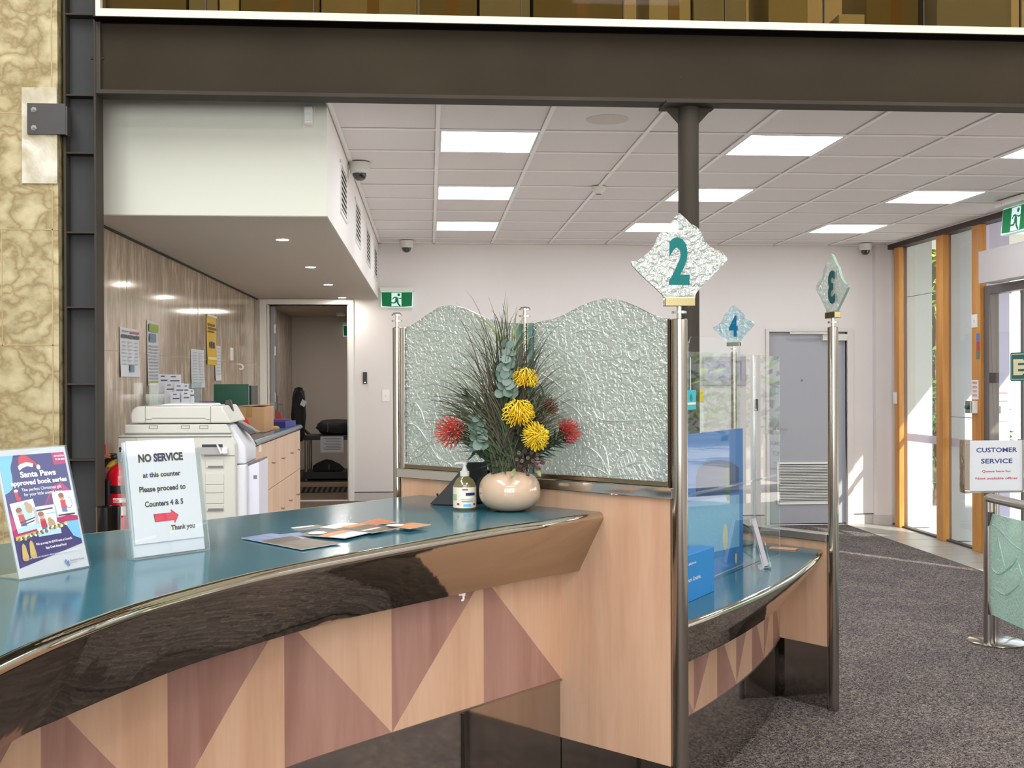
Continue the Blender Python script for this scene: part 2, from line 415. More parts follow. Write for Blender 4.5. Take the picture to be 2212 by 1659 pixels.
# back wall with two openings
d0, d1, dz = atY(577, 900, YB).x, atY(753, 900, YB).x, atY(660, 658, YB).z
e0, e1, ez = atY(1660.6, 900, YB).x, atY(1829, 900, YB).x, atY(1740, 717, YB).z
mb = MB(); T = .14
mb.box(XL-.2, d0, YB, YB+T, 0, 3.3); mb.box(d0, d1, YB, YB+T, dz, 3.3); mb.box(d1, e0, YB, YB+T, 0, 3.3)
mb.box(d0, d1, YB, YB+T, 0, PF)
mb.box(e0, e1, YB, YB+T, ez, 3.3); mb.box(e1, 4.75, YB, YB+T, 0, 3.3); mb.box(4.73, 4.98, YB-.09, YB+T, 0, 3.3)
struct(mb.build('wall_back', M_paint, smooth=0))
# skirting boards on the back wall
mb = MB(); x0 = atY(765, 1070, YB).x
mb.box(x0, 1.5, YB-.012, YB, PF, PF+.085); mb.box(x0, 1.5, YB-.014, YB, PF+.085, PF+.093, 1)
mb.box(e1+.05, 4.73, YB-.012, YB, 0, .105); mb.box(e1+.05, 4.73, YB-.014, YB, .105, .112, 1)
mb.box(1.5, e0-.05, YB-.012, YB, 0, .105); mb.box(1.5, e0-.05, YB-.014, YB, .105, .112, 1)
mb.box(4.715, 4.73, YB-.105, YB, 0, .105); mb.box(4.73, 4.90, YB-.105, YB-.09, 0, .105)
struct(mb.build('baseboard_back', [M_skirt, M_dark], smooth=0))
# side walls of the staff bay and the lobby marble
mb = MB(); mb.box(XL-.2, XL, 5.56, YB, 0, 3.0); struct(mb.build('wall_left', M_marbleB, smooth=0))
mb = MB(); mb.box(-9, XL+.002, 5.41, 5.56, 0, 6.0); struct(mb.build('wall_front', M_marbleA, smooth=0))
mb = MB()
for z in (.62, 1.17, 1.72, 2.27, 2.82, 3.37, 3.92): mb.box(-4, XL+.002, 5.408, 5.4095, z, z+.005)
for z, xs in ((.62, (-2.02,)), (1.72, (-2.02,)), (2.27, (-2.3,)), (2.82, (-2.06,)), (1.17, (-2.4,))):
    for x in xs: mb.box(x, x+.004, 5.408, 5.4095, z, z+.55)
mb.box(XL-.028, XL-.022, 5.408, 5.4095, 0, 6)
struct(mb.build('trim_marble_joints', mat('marble_joint', (172, 152, 108), .5), smooth=0))
mb = MB()
for z in (1.05, 1.72): mb.box(XL, XL+.0015, 5.6, YB, z, z+.004)
for y, z0, z1 in ((7.0, 1.05, 1.72), (8.6, 1.72, 2.4), (9.6, 1.05, 1.72), (6.6, 1.72, 2.4), (8.3, .3, 1.05)): mb.box(XL, XL+.0015, y, y+.005, z0, z1)
struct(mb.build('trim_left_wall_joints', mat('side_joint', (176, 158, 138), .5), smooth=0))
# pale marble patch on the lobby marble
a = atY(46, 188, 5.40); b = atY(133, 397, 5.40)
mb = MB(); mb.box(a.x, XL+.001, 5.400, 5.41, b.z, a.z)
tag(mb.build('marble_patch', M_patch, smooth=0, bevel=.002), 'pale polished rectangular marble patch behind the dark bolted steel bracket', 'marble panel')

# bulkhead over the staff bay: lighting put into front and side colours, taupe underside
SX, SY, SZ = -.522, 5.77, 2.399
mb = MB(); mb.box(XL, SX, SY, YB, SZ, 3.3); mb.m[1] = 1; mb.m[3] = 1; struct(mb.build('ceiling_bulkhead', [M_bulk_front, mat('bulkhead_side_lit', (242, 235, 230), .6)], smooth=0))
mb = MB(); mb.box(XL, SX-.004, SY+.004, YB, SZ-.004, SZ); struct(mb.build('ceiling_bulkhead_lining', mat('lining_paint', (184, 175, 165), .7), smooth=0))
mb = MB(); mb.box(XL, XL+.012, SY, YB, SZ-.016, SZ-.004); struct(mb.build('trim_bulkhead_shadow_line', M_dark, smooth=0))
# suspended ceiling
GX, GY, G = .0415, 6.291, .6
mb = MB(); mb.box(SX, XR, 5.56, YB, ZC+.008, ZC+.05); struct(mb.build('ceiling', M_tile, smooth=0))
mb = MB()
for k in range(-1, 9):
    x = GX+G*k
    if SX < x < XR: mb.box(x, x+.024, 5.56, YB, ZC, ZC+.008); mb.box(x-.005, x, 5.56, YB, ZC+.006, ZC+.008, 1)
for k in range(-1, 9):
    y = GY+G*k
    if y < YB: mb.box(SX, XR, y, y+.024, ZC+.0005, ZC+.008); mb.box(SX, XR, y-.006, y, ZC+.006, ZC+.008, 1)
mb.box(SX, SX+.03, 5.56, YB, ZC, ZC+.008); mb.box(SX, SX+.006, 5.56, YB, ZC-.004, ZC+.004, 1)
mb.box(SX, XR, YB-.03, YB, ZC, ZC+.008); mb.box(SX, XR, YB-.006, YB, ZC-.003, ZC, 1)
struct(mb.build('ceiling_grid', [M_tee, M_gap], smooth=0))
# lobby envelope behind the viewer (lights the scene, shows in the reflections)
M_lob = mat('lobby_paint', (226, 225, 222), .7)
mb = MB(); mb.box(-9, 5.1, -8, 5.55, 6.0, 6.1); struct(mb.build('ceiling_lobby', M_lob, smooth=0))
mb = MB(); mb.box(-9.1, -9, -8, 5.4, 0, 6.1); struct(mb.build('wall_lobby_left', M_lob, smooth=0))
mb = MB(); mb.box(-9, -5, -8.1, -8, 0, 6); mb.box(4, 5.1, -8.1, -8, 0, 6); mb.box(-5, 4, -8.1, -8, 0, .5); mb.box(-5, 4, -8.1, -8, 4.6, 6)
for x in (-3.2, -1.4, .4, 2.2): mb.box(x-.06, x+.06, -8.1, -8, .5, 4.6)
mb.box(-5, 4, -8.1, -8, 2.9, 3.0)
struct(mb.build('wall_lobby_rear', M_lob, smooth=0))
mb = MB(); mb.box(-9, 5.1, 5.62, 5.7, 5.2, 6.1); struct(mb.build('wall_mezzanine_head', M_lob, smooth=0))
mb = MB(); mb.box(4.9, 5.1, -8, 4.6, 0, 2.0); mb.box(4.9, 5.1, -8, 4.6, 4.4, 6); mb.box(4.9, 5.1, -8, -3, 2, 4.4); mb.box(4.9, 5.1, 4.3, 4.6, 2, 4.4)
for k_ in range(1, 5): mb.box(4.95, 5.05, -3+1.46*k_-.04, -3+1.46*k_+.04, 2, 4.4)
mb.box(5.1, 7.3, -9, 5.5, 4.6, 4.7); mb.box(4.9, 5.1, 4.6, 5.55, 2.97, 6); struct(mb.build('wall_right', M_paint, smooth=0))  # overhang slab is unseen, added to keep sun out of the side windows
# ================================================================== steel portal: column, beam, tube post, bracket
BY0, BY1 = 5.45, 5.57
cx0, cx1 = atY(138, 600, BY0).x, atY(209, 600, BY0).x
zb = atY(700, 209, BY0).z                       # underside of beam
zt = 3.285; zw = atY(800, 62, BY0+.03).z
col = thing('steel_column', 'dark grey steel I-section column with welded stiffener plates beside the marble', 'column', (cx0/2+cx1/2, BY0, 0))
mb = MB(); mb.box(cx0, cx0+.012, BY0, BY1, 0, 3.9); mb.build('flange', M_steel_dark, col, smooth=0, bevel=.002)
mb = MB(); mb.box(cx1-.012, cx1, BY0, BY1, 0, 3.9); mb.build('flange', M_steel_dark, col, smooth=0, bevel=.002)
mb = MB(); mb.box(cx0+.012, cx1-.012, BY0+.066, BY0+.076, 0, 3.9); mb.build('web', M_steel_blue, col, smooth=0)
for y in (28, 203, 328, 500, 662, 828, 992):
    z = atY(175, y, BY0).z
    mb = MB(); mb.box(cx0+.012, cx1-.012, BY0+.004, BY0+.066, z-.008, z); mb.build('stiffener', M_steel_dark, col, smooth=0)
mb = MB(); z = atY(200, 122, BY0).z
mb.lathe((cx1-.03, BY0+.03, z), [(.008, 0), (.008, .018), (.013, .018), (.013, .04), (.007, .04), (.007, .06)], 6, ax=(1, 0, 0)); mb.build('bolt', M_steel_dark, col)

beam = thing('steel_beam', 'deep dark brown steel beam spanning the whole opening above the counters', 'beam', (1.8, BY0, zb))
mb = MB(); mb.box(cx1, 5.6, BY0, BY1, zb, zb+.02); mb.build('bottom_flange', M_steel_dark, beam, smooth=0, bevel=.002)
mb = MB(); mb.box(cx1, 5.6, BY0+.03, BY0+.05, zb+.02, zw); mb.build('web', mat('beam_web', (54, 47, 37), .65, spec=.08, noise=(1.3, .16)), beam, smooth=0)
mb = MB(); mb.box(cx1, 5.6, BY0+.012, BY1, zw, zt+.004); mb.build('sill_shade_plate', mat('sill_shade_dark', (24, 22, 20), .8, spec=.1), beam, smooth=0)  # near-black plate paints in the shade below the sill
mb = MB(); mb.box(cx1, cx1+.02, BY0+.004, BY0+.03, zb+.02, zw); mb.build('end_plate', M_steel_dark, beam, smooth=0)
mb = MB(); p = atY(1470, 166, BY0+.03); mb.lathe((p.x, BY0+.0285, p.z), [(.004, 0), (.004, .003)], 10, ax=(0, 1, 0)); mb.build('bolt_hole', M_dark, beam)

pp = atY(1488, 600, 5.50)
post = thing('tube_post', 'round dark grey steel post holding up the beam with triangular gussets', 'post', (pp.x, 5.50, 0))
mb = MB(); mb.cyl((pp.x, 5.50, 0), (pp.x, 5.50, zb-.016), .0525, 32); mb.build('tube', M_steel_dark, post)
mb = MB(); mb.box(pp.x-.135, pp.x+.135, BY0-.055, BY1+.01, zb-.016, zb-.001); mb.build('cap_plate', M_steel_dark, post, smooth=0, bevel=.002)
for s in (-1, 1):
    mb = MB(); mb.prism([(pp.x+s*.052, 5.494, zb-.016), (pp.x+s*.125, 5.494, zb-.016), (pp.x+s*.052, 5.494, zb-.095)], (0, .012, 0)); mb.build('gusset', M_steel_dark, post, smooth=0)

p0 = atY(59, 223, 5.392); p1 = atY(146, 291, 5.392)
br = thing('steel_bracket', 'dark square steel bracket plate bolted to the pale marble patch', 'bracket', ((p0.x+p1.x)/2, 5.392, p1.z))
mb = MB(); mb.box(p0.x, p1.x-.008, 5.387, 5.399, p1.z, p0.z); mb.box(p1.x-.008, p1.x, 5.387, 5.45, p1.z-.004, p0.z-.012); mb.build('plate', mat('bracket_steel', (58, 57, 56), .5, noise=(7, .2)), br, smooth=0, bevel=.0015)
for y in (237, 276):
    q = atY(73, y, 5.387); mb = MB(); mb.lathe((q.x, 5.387, q.z), [(.014, 0), (.014, -.002), (.009, -.002), (.009, -.011), (.005, -.011), (.005, -.018)], 6, ax=(0, 1, 0)); mb.build('bolt', M_satin, br)

# white sill, mezzanine glazing and stored boxes above the beam
q0 = atY(800, 27, 5.38); q1 = atY(800, 46, 5.38)
xs0 = atY(206, 20, 5.38).x
mb = MB(); mb.box(xs0, 5.6, 5.38, 5.56, q1.z, q1.z+.036); mb.box(xs0, xs0+.022, 5.38, 5.42, q1.z+.036, 5.2)
struct(mb.build('trim_sill', mat('sill_paint', (214, 212, 196), .45), smooth=0))
zs = q1.z+.036
mb = MB(); mb.box(cx1, 5.6, 5.388, 5.462, q1.z-.004, q1.z-.0005); struct(mb.build('trim_sill_shade', mat('sill_shade_black', (16, 15, 14), .9, spec=.05), smooth=0))  # black strip stands for the shade on the sill's underside
mb = MB()
xs = [xs0+.02] + [atY(x, 10, 5.47).x for x in (445, 678, 903, 1126, 1347, 1567, 1780, 1995, 2205)] + [5.6]
for a, b in zip(xs, xs[1:]): mb.box(a+.002, b-.002, 5.47, 5.478, zs-.002, 5.2)
struct(mb.build('window_1', clear('tinted_glass', (.66, .62, .50), -.03, .02), smooth=0))
mb = MB()
for x in xs[1:-1]: mb.box(x-.003, x+.003, 5.466, 5.482, zs, 5.2)
struct(mb.build('trim_glass_joints', mat('joint_sealant', (44, 40, 34), .6), smooth=0))
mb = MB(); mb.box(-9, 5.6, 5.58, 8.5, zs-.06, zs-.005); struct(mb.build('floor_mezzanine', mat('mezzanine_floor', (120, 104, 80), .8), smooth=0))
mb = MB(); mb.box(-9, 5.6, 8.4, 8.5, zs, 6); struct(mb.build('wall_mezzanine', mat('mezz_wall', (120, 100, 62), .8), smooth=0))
M_card = [mat('cardboard_%s' % k, c, .75, noise=(3, .05)) for k, c in (('tan', (186, 168, 128)), ('grey', (176, 166, 146)), ('dark', (150, 132, 88)), ('pale', (222, 206, 172)))]
def store_box(x0, x1, mi, hgt, lab, y0=5.62, dep=.36, tape=True):
    a = atY(x0, 10, y0).x; b = atY(x1, 10, y0).x
    t = thing('storage_box', lab, 'box', ((a+b)/2, y0, zs-.005), 'boxes stored behind the upper glass')
    m = MB(); m.box(a, b, y0, y0+dep, zs-.005, zs-.005+hgt); m.build('carton', M_card[mi], t, smooth=0, bevel=.004)
    if tape:
        c = (a+b)/2+.02; m = MB(); m.box(c-.03, c+.03, y0-.0012, y0, zs-.005, zs-.005+hgt); m.build('tape', mat('packing_tape', (158, 118, 52), .3), t, smooth=0)
store_box(214, 402, 2, .62, 'large brown box at the far left behind the upper glass', tape=False)
store_box(408, 470, 1, .40, 'narrow grey carton next to the far left brown box', tape=False)
store_box(474, 516, 3, .30, 'pale crumpled-looking carton right of the first glass joint', tape=False)
store_box(520, 690, 2, .55, 'brown taped box between the pale carton and the second glass joint')
store_box(694, 900, 0, .60, 'wide tan taped box behind the third upper pane')
store_box(906, 1030, 2, .55, 'dark brown taped box behind the fourth upper pane')
store_box(1036, 1145, 1, .5, 'grey carton above the middle of the beam', tape=False)
store_box(1152, 1345, 2, .62, 'wide dark brown box right of the beam middle')
store_box(1402, 1492, 3, .5, 'light cardboard box with pale tape behind the sixth pane')
store_box(1498, 1612, 1, .55, 'grey brown box right of the light cardboard box', tape=False)
store_box(1660, 1745, 0, .5, 'tan box behind the seventh upper pane', tape=False)
store_box(1812, 1868, 3, .115, 'small pale parcel with a printed label behind the upper glass', y0=5.56, dep=.18, tape=False)
store_box(1920, 1996, 0, .068, 'flat low tan box right of the small labelled parcel', y0=5.56, dep=.18, tape=False)
store_box(1872, 1984, 2, .6, 'dark brown box behind the small parcel and flat box', y0=5.78)
store_box(2024, 2185, 1, .7, 'big grey carton at the far right behind the upper glass', tape=False)
# ================================================================== service counter in front (curved)
ZT = 1.10
A_, B_ = (.78, 3.50), (-.122, 4.42)                      # face of the wing wall in plan
wd = V((B_[0]-A_[0], B_[1]-A_[1], 0)).normalized(); wn = V((wd.y, -wd.x, 0))   # wn points to the staff side of counter 3
if wn.y < 0: wn = -wn
M_lam = mat('teal_laminate', (46, 97, 111), .14, coat=0, spec=.28, noise=(4, .08))
TOPK = [(-.745, 1.0), (-.728, 1.45), (-.697, 1.852), (-.632, 2.155), (-.537, 2.395), (-.374, 2.675), (-.104, 3.01), (.186, 3.335), (.40, 3.54), (.572, 3.712)]
BOTK = [(-.828, 1.0), (-.818, 1.5), (-.766, 2.045), (-.720, 2.205), (-.641, 2.41), (-.532, 2.645), (-.276, 3.018), (-.102, 3.202), (.094, 3.40), (.304, 3.602), (.512, 3.773)]
NS = 90
Tc = resample(cr([(x, y, ZT) for x, y in TOPK], 12), NS)
Bc = resample(cr([(x, y, .89) for x, y in BOTK], 12), NS)
bk0, bk1 = V((-2.35, 1.92, ZT)), V((-.035, 4.335, ZT))
def normals(P):
    out = []
    for i in range(len(P)):
        t = (P[min(i+1, len(P)-1)]-P[max(i-1, 0)]).normalized(); out.append(V((t.y, -t.x, 0)))
    return out
Tn = normals(Tc)
ctr = thing('service_counter', 'big curved front counter with teal top and polished steel apron over wood triangles', 'counter', (-.3, 3.0, 0))
mb = MB()
Bk = [bk0.lerp(bk1, i/(NS-1)) for i in range(NS)]
dn = V((0, 0, -.035))
mb.grid([Tc, Bk]); mb.grid([[p+dn for p in Tc], [p+dn for p in Bk]]); mb.grid([Tc, [p+dn for p in Tc]])
mb.face([Tc[0], Bk[0], Bk[0]+dn, Tc[0]+dn]); mb.face([Tc[-1], Tc[-1]+dn, Bk[-1]+dn, Bk[-1]])
mb.build('worktop', M_lam, ctr, smooth=30)
bn = V((-(bk1-bk0).normalized().y, (bk1-bk0).normalized().x, 0))
mb = MB(); mb.prism([bk0, bk1, bk1+bn*.004, bk0+bn*.004], (0, 0, -.035)); mb.build('edge_band', M_maple, ctr, smooth=0)
# rolled nose and sloping polished apron
rows = [[] for _ in range(12)]
R_ = .019
for i in range(NS):
    t, b, n = Tc[i], Bc[i], Tn[i]
    rows[0].append(t + V((0, 0, .0008)))
    for k in range(9):
        a = PI/2 - math.radians(112)*k/8
        rows[k+1].append(t + n*(R_*math.cos(a)) + V((0, 0, -R_ + R_*math.sin(a) + .0008)))
    rows[10].append(b); rows[11].append(b - n*.012 + V((0, 0, .004)))
mb = MB(); mb.grid(rows); mb.build('steel_apron', M_mirror, ctr, smooth=60)
# marquetry front: light and dark triangles
Q = [(.457, 3.831), (.172, 3.562), (-.114, 3.290), (-.392, 3.010), (-.626, 2.691), (-.799, 2.336), (-.93, 1.96), (-1.0, 1.57), (-1.03, 1.17)]
ZB0, ZB1 = .503, .915
def marquetry(Qp, first, zb_, zt_, parent, name='marquetry_panel', n=6):
    fine = cr([(x, y, 0) for x, y in Qp], n); out = MB()
    seg = [(fine[i+1]-fine[i]).length for i in range(len(fine)-1)]
    for k in range(len(Qp)-1):
        kind = (k+first) % 2            # 0: diagonal from next-line top to this-line bottom
        for j in range(n):
            p, q = fine[k*n+j], fine[k*n+j+1]
            def zd(f):                  # f: 0 at this line, 1 at next line
                return zb_+(zt_-zb_)*(f if kind == 0 else 1-f)
            tot = sum(seg[k*n:(k+1)*n]); za, zc = zd(sum(seg[k*n:k*n+j])/tot), zd(sum(seg[k*n:k*n+j+1])/tot)
            lo, hi = (1, 0) if kind == 0 else (0, 1)
            L = lambda r, z: V((r.x, r.y, z))
            out.face([L(p, zb_), L(q, zb_), L(q, zc), L(p, za)], lo); out.face([L(p, za), L(q, zc), L(q, zt_), L(p, zt_)], hi)
    return out, fine
mb, fineQ = marquetry(Q, 0, ZB0, ZB1, ctr)
mb.build('marquetry_panel', [M_maple, M_red_ven], ctr, smooth=30)
# metal strip and mirrored kickboard under it
nq = normals(fineQ)
def outw(P, N, d, z): return [V((p.x, p.y, z)) - n*d for p, n in zip(P, N)]   # N points to the staff side here
mb = MB(); mb.grid([outw(fineQ, nq, 0, ZB0-.004), outw(fineQ, nq, .004, ZB0-.004), outw(fineQ, nq, .004, ZB0+.002), outw(fineQ, nq, 0, ZB0+.002)])
mb.build('metal_strip', M_satin, ctr, smooth=30)
mb = MB(); mb.grid([outw(fineQ, nq, -.006, 0), outw(fineQ, nq, -.006, ZB0-.004)]); mb.build('kickboard', M_kick, ctr, smooth=30)
kp = atV(1003, 1590, Q[1], Q[2]); kd = V((Q[2][0]-Q[1][0], Q[2][1]-Q[1][1], 0)).normalized(); K0 = V((kp.x, kp.y, .01))
mb = MB(); mb.prism([K0-kd*.003, K0+kd*.003, K0+kd*.003+V((0, 0, .48)), K0-kd*.003+V((0, 0, .48))], V((kd.y, -kd.x, 0))*.008)
mb.build('kickboard_joint', mat('joint_steel', (96, 92, 90), .3, 1), ctr, smooth=0)
# counter carcass behind the marquetry (closes the body)
mb = MB(); ins = [V((p.x, p.y, 0)) + n*.02 for p, n in zip(fineQ, nq)]
mb.grid([[V((p.x, p.y, .0)) for p in ins], [V((p.x, p.y, 1.06)) for p in ins]]); mb.build('carcass', M_cabwood, ctr, smooth=30)
# white plastic clips under the apron
for x, y, P, N_ in ((1246, 1231, None, None), (998, 1283, None, None)):
    p = atZ(x, y+4, .878)
    mb = MB(); mb.box(p.x-.010, p.x+.010, p.y-.010, p.y+.006, .880, .892); mb.tube(cr([(p.x+.004, p.y-.006, .884), (p.x+.004, p.y-.008, .868), (p.x-.002, p.y-.007, .865)], 4), .0035, 8)
    mb.build('cable_clip', M_white, ctr)

# ================================================================== wing wall with glass screen
wing = thing('glass_divider', 'wood wing wall carrying two wavy topped textured glass panels between steel posts', 'partition', (.33, 3.96, 0))
L_ = (V((B_[0], B_[1], 0))-V((A_[0], A_[1], 0))).length
A3 = V((A_[0], A_[1], 0))
def wp(s, z, d=0): return A3 + wd*s + wn*d + V((0, 0, z))
def wbox(m, s0, s1, z0, z1, dd0, dd1, mi=0): m.prism([wp(s0, z0, dd0), wp(s1, z0, dd0), wp(s1, z1, dd0), wp(s0, z1, dd0)], wn*(dd1-dd0), mi)
mb = MB(); wbox(mb, .012, L_-.02, .30, 1.163, 0, .04); mb.build('wood_panel', M_maple, wing, smooth=0)
mb = MB(); wbox(mb, .012, L_-.02, 0, .298, .004, .04); mb.build('kickboard', M_kick, wing, smooth=0)
sj = (atV(1213, 1400, A_, B_)-A3).dot(wd)
mb = MB(); wbox(mb, -.004, L_+.01, 1.163, 1.200, -.014, .052); mb.build('rail', M_chrome, wing, smooth=0, bevel=.003)
mb = MB(); wbox(mb, .02, L_-.03, 1.200, 1.216, .002, .036); mb.build('glass_channel', mat('bronze_channel', (150, 138, 116), .2, 1), wing, smooth=0, bevel=.002)
gA = wp(0, 0, .016); gB = wp(1, 0, .016)
gp = lambda x, y: atV(x, y, (gA.x, gA.y), (gB.x, gB.y))
def gs(x, y): p = gp(x, y); return ((p-gA).dot(wd), p.z)
RW = [(1155, 697), (1180, 693), (1215, 682), (1250, 664), (1285, 650), (1315, 645), (1345, 650), (1380, 665), (1410, 680), (1430, 686), (1446, 688)]
LW = [(879, 707), (900, 697), (925, 679), (950, 664), (970, 660), (990, 662), (1010, 668), (1040, 682), (1070, 692), (1100, 697), (1122, 698)]
G0 = Pl(gA, -wd, (0, 0, 1))                              # u runs to the right in the picture, n faces the viewer
def on(x, y): return G0.ab(x, y)
def glasspanel(W):
    top = [on(*q) for q in W]
    topf = [(p.x, p.y) for p in cr([(a, b, 0) for a, b in top], 5)]
    poly = [(topf[0][0], 1.205)] + topf + [(topf[-1][0], 1.205)]
    m = MB(); m.prism([G0.p(a, b, .005) for a, b in poly], G0.n*-.010, 0, 1)
    return m.build('glass_panel', [M_relief, M_gedge_dk], wing, smooth=20), poly
gl_l, polyL = glasspanel(LW); gl_r, polyR = glasspanel(RW)
def stroke(m, pts, r, pl=G0, d=.0052, mi=0, n=6, flat=.5):
    P = [pl.p(a, b, d) for a, b in pts]
    m.tube(cr(P, 6), [r*(.35+.65*math.sin(PI*min(1, max(0, (k+.6)/(6*(len(P)-1)+1.2))))) for k in range(6*(len(P)-1)+1)], n, mi)
def strokes_px(m, L, r, pl=G0): 
    for pts in L: stroke(m, [pl.ab(*q) for q in pts], r, pl)
# sun spiral, rays, wave lines, palms: cast relief on the right panel
mb = MB()
sp = []
for k in range(30):
    a = math.radians(-60) + 2*PI*1.35*k/29; r = 26-18*k/29
    sp.append((1376+r*.95*math.cos(a), 763-r*1.1*math.sin(a)))
stroke(mb, [on(*q) for q in sp], .0042)
for k in range(11):
    a = 2*PI*k/11+.2; r0, r1 = 33, 33+(26 if k % 2 else 38)
    pts = []
    for j in range(4):
        rr = r0+(r1-r0)*j/3; aa = a + .16*math.sin(j*2.2)
        pts.append((1376+rr*math.cos(aa), 763-rr*1.1*math.sin(aa)))
    stroke(mb, [on(*q) for q in pts], .0030)
strokes_px(mb, [[(1150, 745), (1180, 740), (1230, 765), (1262, 800), (1275, 850)], [(1280, 878), (1300, 905), (1350, 909), (1425, 905)], [(1190, 850), (1240, 880), (1262, 905)],
                [(1160, 800), (1200, 825), (1215, 838)], [(1240, 720), (1270, 712), (1300, 716)], [(1290, 780), (1330, 776), (1340, 784)]], .0032)
def palm(m, cx, cy, dirs, pl=G0, r=.0028):
    for dx, dy, sag in dirs:
        pts = [(cx, cy), (cx+dx*.4, cy+dy*.75), (cx+dx*.8, cy+dy*1.0), (cx+dx, cy+dy*1.0+sag)]
        stroke(m, [pl.ab(*q) for q in pts], r*1.2, pl)
        for j in range(6):
            f = .3+.12*j; bx = cx+dx*f; by = cy+dy*min(1, f*1.4)+sag*max(0, f-.7)
            stroke(m, [pl.ab(bx, by), pl.ab(bx+dx*.10, by+14), pl.ab(bx+dx*.16, by+26)], r*.8, pl)
palm(mb, 1320, 1028, [(-80, -24, 14), (-62, -62, 12), (-20, -66, 10), (50, -56, 16), (88, -30, 20), (70, -2, 18)])
mb.build('cast_relief', M_relief_s, gl_r, smooth=60)
mb = MB()
palm(mb, 930, 960, [(-40, -90, 20), (-55, -45, 14), (-45, 30, 12), (60, -70, 20), (70, -10, 16), (20, -110, 12), (50, 40, 10)])
strokes_px(mb, [[(893, 833), (920, 832), (960, 826), (1000, 828)], [(900, 720), (940, 712), (985, 720)], [(1000, 770), (1030, 760), (1062, 768)], [(885, 990), (905, 968), (930, 955)]], .003)
mb.build('cast_relief', M_relief_s, gl_l, smooth=60)
# vertical channels holding the glass
def chan(x0, x1, ya, nm='side_channel', m_=None):
    a = on(x0, 850)[0]; b = on(x1, 850)[0]; zt_ = on((x0+x1)/2, ya)[1]
    m = MB(); m.prism([G0.p(a, 1.2, .014), G0.p(b, 1.2, .014), G0.p(b, zt_, .014), G0.p(a, zt_, .014)], G0.n*-.028)
    m.build(nm, m_ or M_chrome, wing, smooth=0, bevel=.002)
chan(872, 879, 708); chan(1447, 1453, 690, m_=mat('dark_channel', (88, 74, 62), .25, 1)); chan(1120, 1126, 699, m_=M_gedge); chan(1146, 1154, 698, m_=M_gedge)
def steel_post(name, x, y, z0, z1, r, parent, finial=True, scale=1.0):
    m = MB(); m.lathe((x, y, 0), [(r, z0), (r, z1-.002), (r-.003, z1)], 32); p = m.build(name, M_stain, parent)
    if finial:
        k = scale; m = MB()
        m.lathe((x, y, z1), [(.006*k, 0), (.006*k, .022*k), (.021*k, .022*k), (.021*k, .028*k), (.006*k, .028*k), (.006*k, .046*k), (.021*k, .046*k), (.021*k, .051*k), (.014*k, .058*k), (0, .060*k)], 20)
        m.build('finial', M_chrome, p)
    return p
steel_post('post', .801, 3.50, 0, atY(1467, 689, 3.5).z, .0262, wing, False)
steel_post('post', -.127, 4.425, PF, atY(864, 707, 4.42).z, .0175, wing)
pm = gp(1134, 698); steel_post('post', pm.x, pm.y, 1.2, pm.z, .0095, wing)
# number signs
SIL = [(1465, 458), (1478, 470), (1490, 482), (1503, 489), (1513, 502), (1520, 517), (1530, 530), (1545, 538), (1557, 543), (1568, 557), (1560, 569), (1502, 630), (1497, 641), (1433, 641), (1428, 634), (1363, 571), (1376, 560), (1395, 546), (1408, 532), (1415, 517), (1420, 505), (1431, 496), (1443, 482), (1453, 469)]
SIGN = []
PS = Pl((.801, 3.5, 0), (1, 0, 0), (0, 0, 1))
for q in SIL: SIGN.append(PS.ab(*q))
zc0 = PS.ab(1465, 641)[1]; sx0 = PS.ab(1465, 641)[0]
SIGN = [(a-sx0, b-zc0) for a, b in SIGN]
def number_sign(ch, x, y, zpost, udir, label, num_mat, body, back=False, scale=1.0):
    """cast glass diamond in a small bracket on a thin stem with a collar"""
    root = thing('counter_number_sign', label, 'sign', (x, y, zpost), 'glass counter number signs')
    k = scale; u = V(udir).normalized()
    zb_ = zpost + .068*k
    pl = Pl((x, y, zb_), u, (0, 0, 1))
    m = MB(); m.lathe((x, y, zpost-.001), [(.0075*k, 0), (.0075*k, .018*k), (.024*k, .018*k), (.024*k, .026*k), (.0075*k, .026*k), (.0075*k, .041*k)], 20); m.build('stem', M_chrome, root)
    m = MB(); m.prism([pl.p(-.049*k, -.028*k, .016*k), pl.p(.049*k, -.028*k, .016*k), pl.p(.049*k, .001, .016*k), pl.p(-.049*k, .001, .016*k)], pl.n*(-.032*k)); m.build('bracket', mat('bracket_polished', (138, 130, 100), .12, 1), root, smooth=0, bevel=.002)
    m = MB(); pts = [(p.x, p.y) for p in cr([(a*k, b*k, 0) for a, b in SIGN] + [(SIGN[0][0]*k, SIGN[0][1]*k, 0)], 3)][:-1]
    m.prism([pl.p(a, b, .0065*k) for a, b in pts], pl.n*(-.013*k), 0, 1); g = m.build('glass_diamond', [body, mat('glass_rim', (150, 178, 166), .12, coat=.5)], root, smooth=30, bevel=.0025*k)
    m = MB()
    a0, a1, b0, b1 = -.034*k, .033*k, .048*k, .192*k
    put_text(m, ch, pl, a0, a1, b0, b1, 0, 0, .035, ext=.74*k)
    m.build('numeral', num_mat, root, smooth=0)
    return root
number_sign('2', .801, 3.5, atY(1467, 689, 3.5).z, (1, 0, 0), 'largest glass diamond sign with teal 2 on the front steel post', M_teal, M_relief_d)
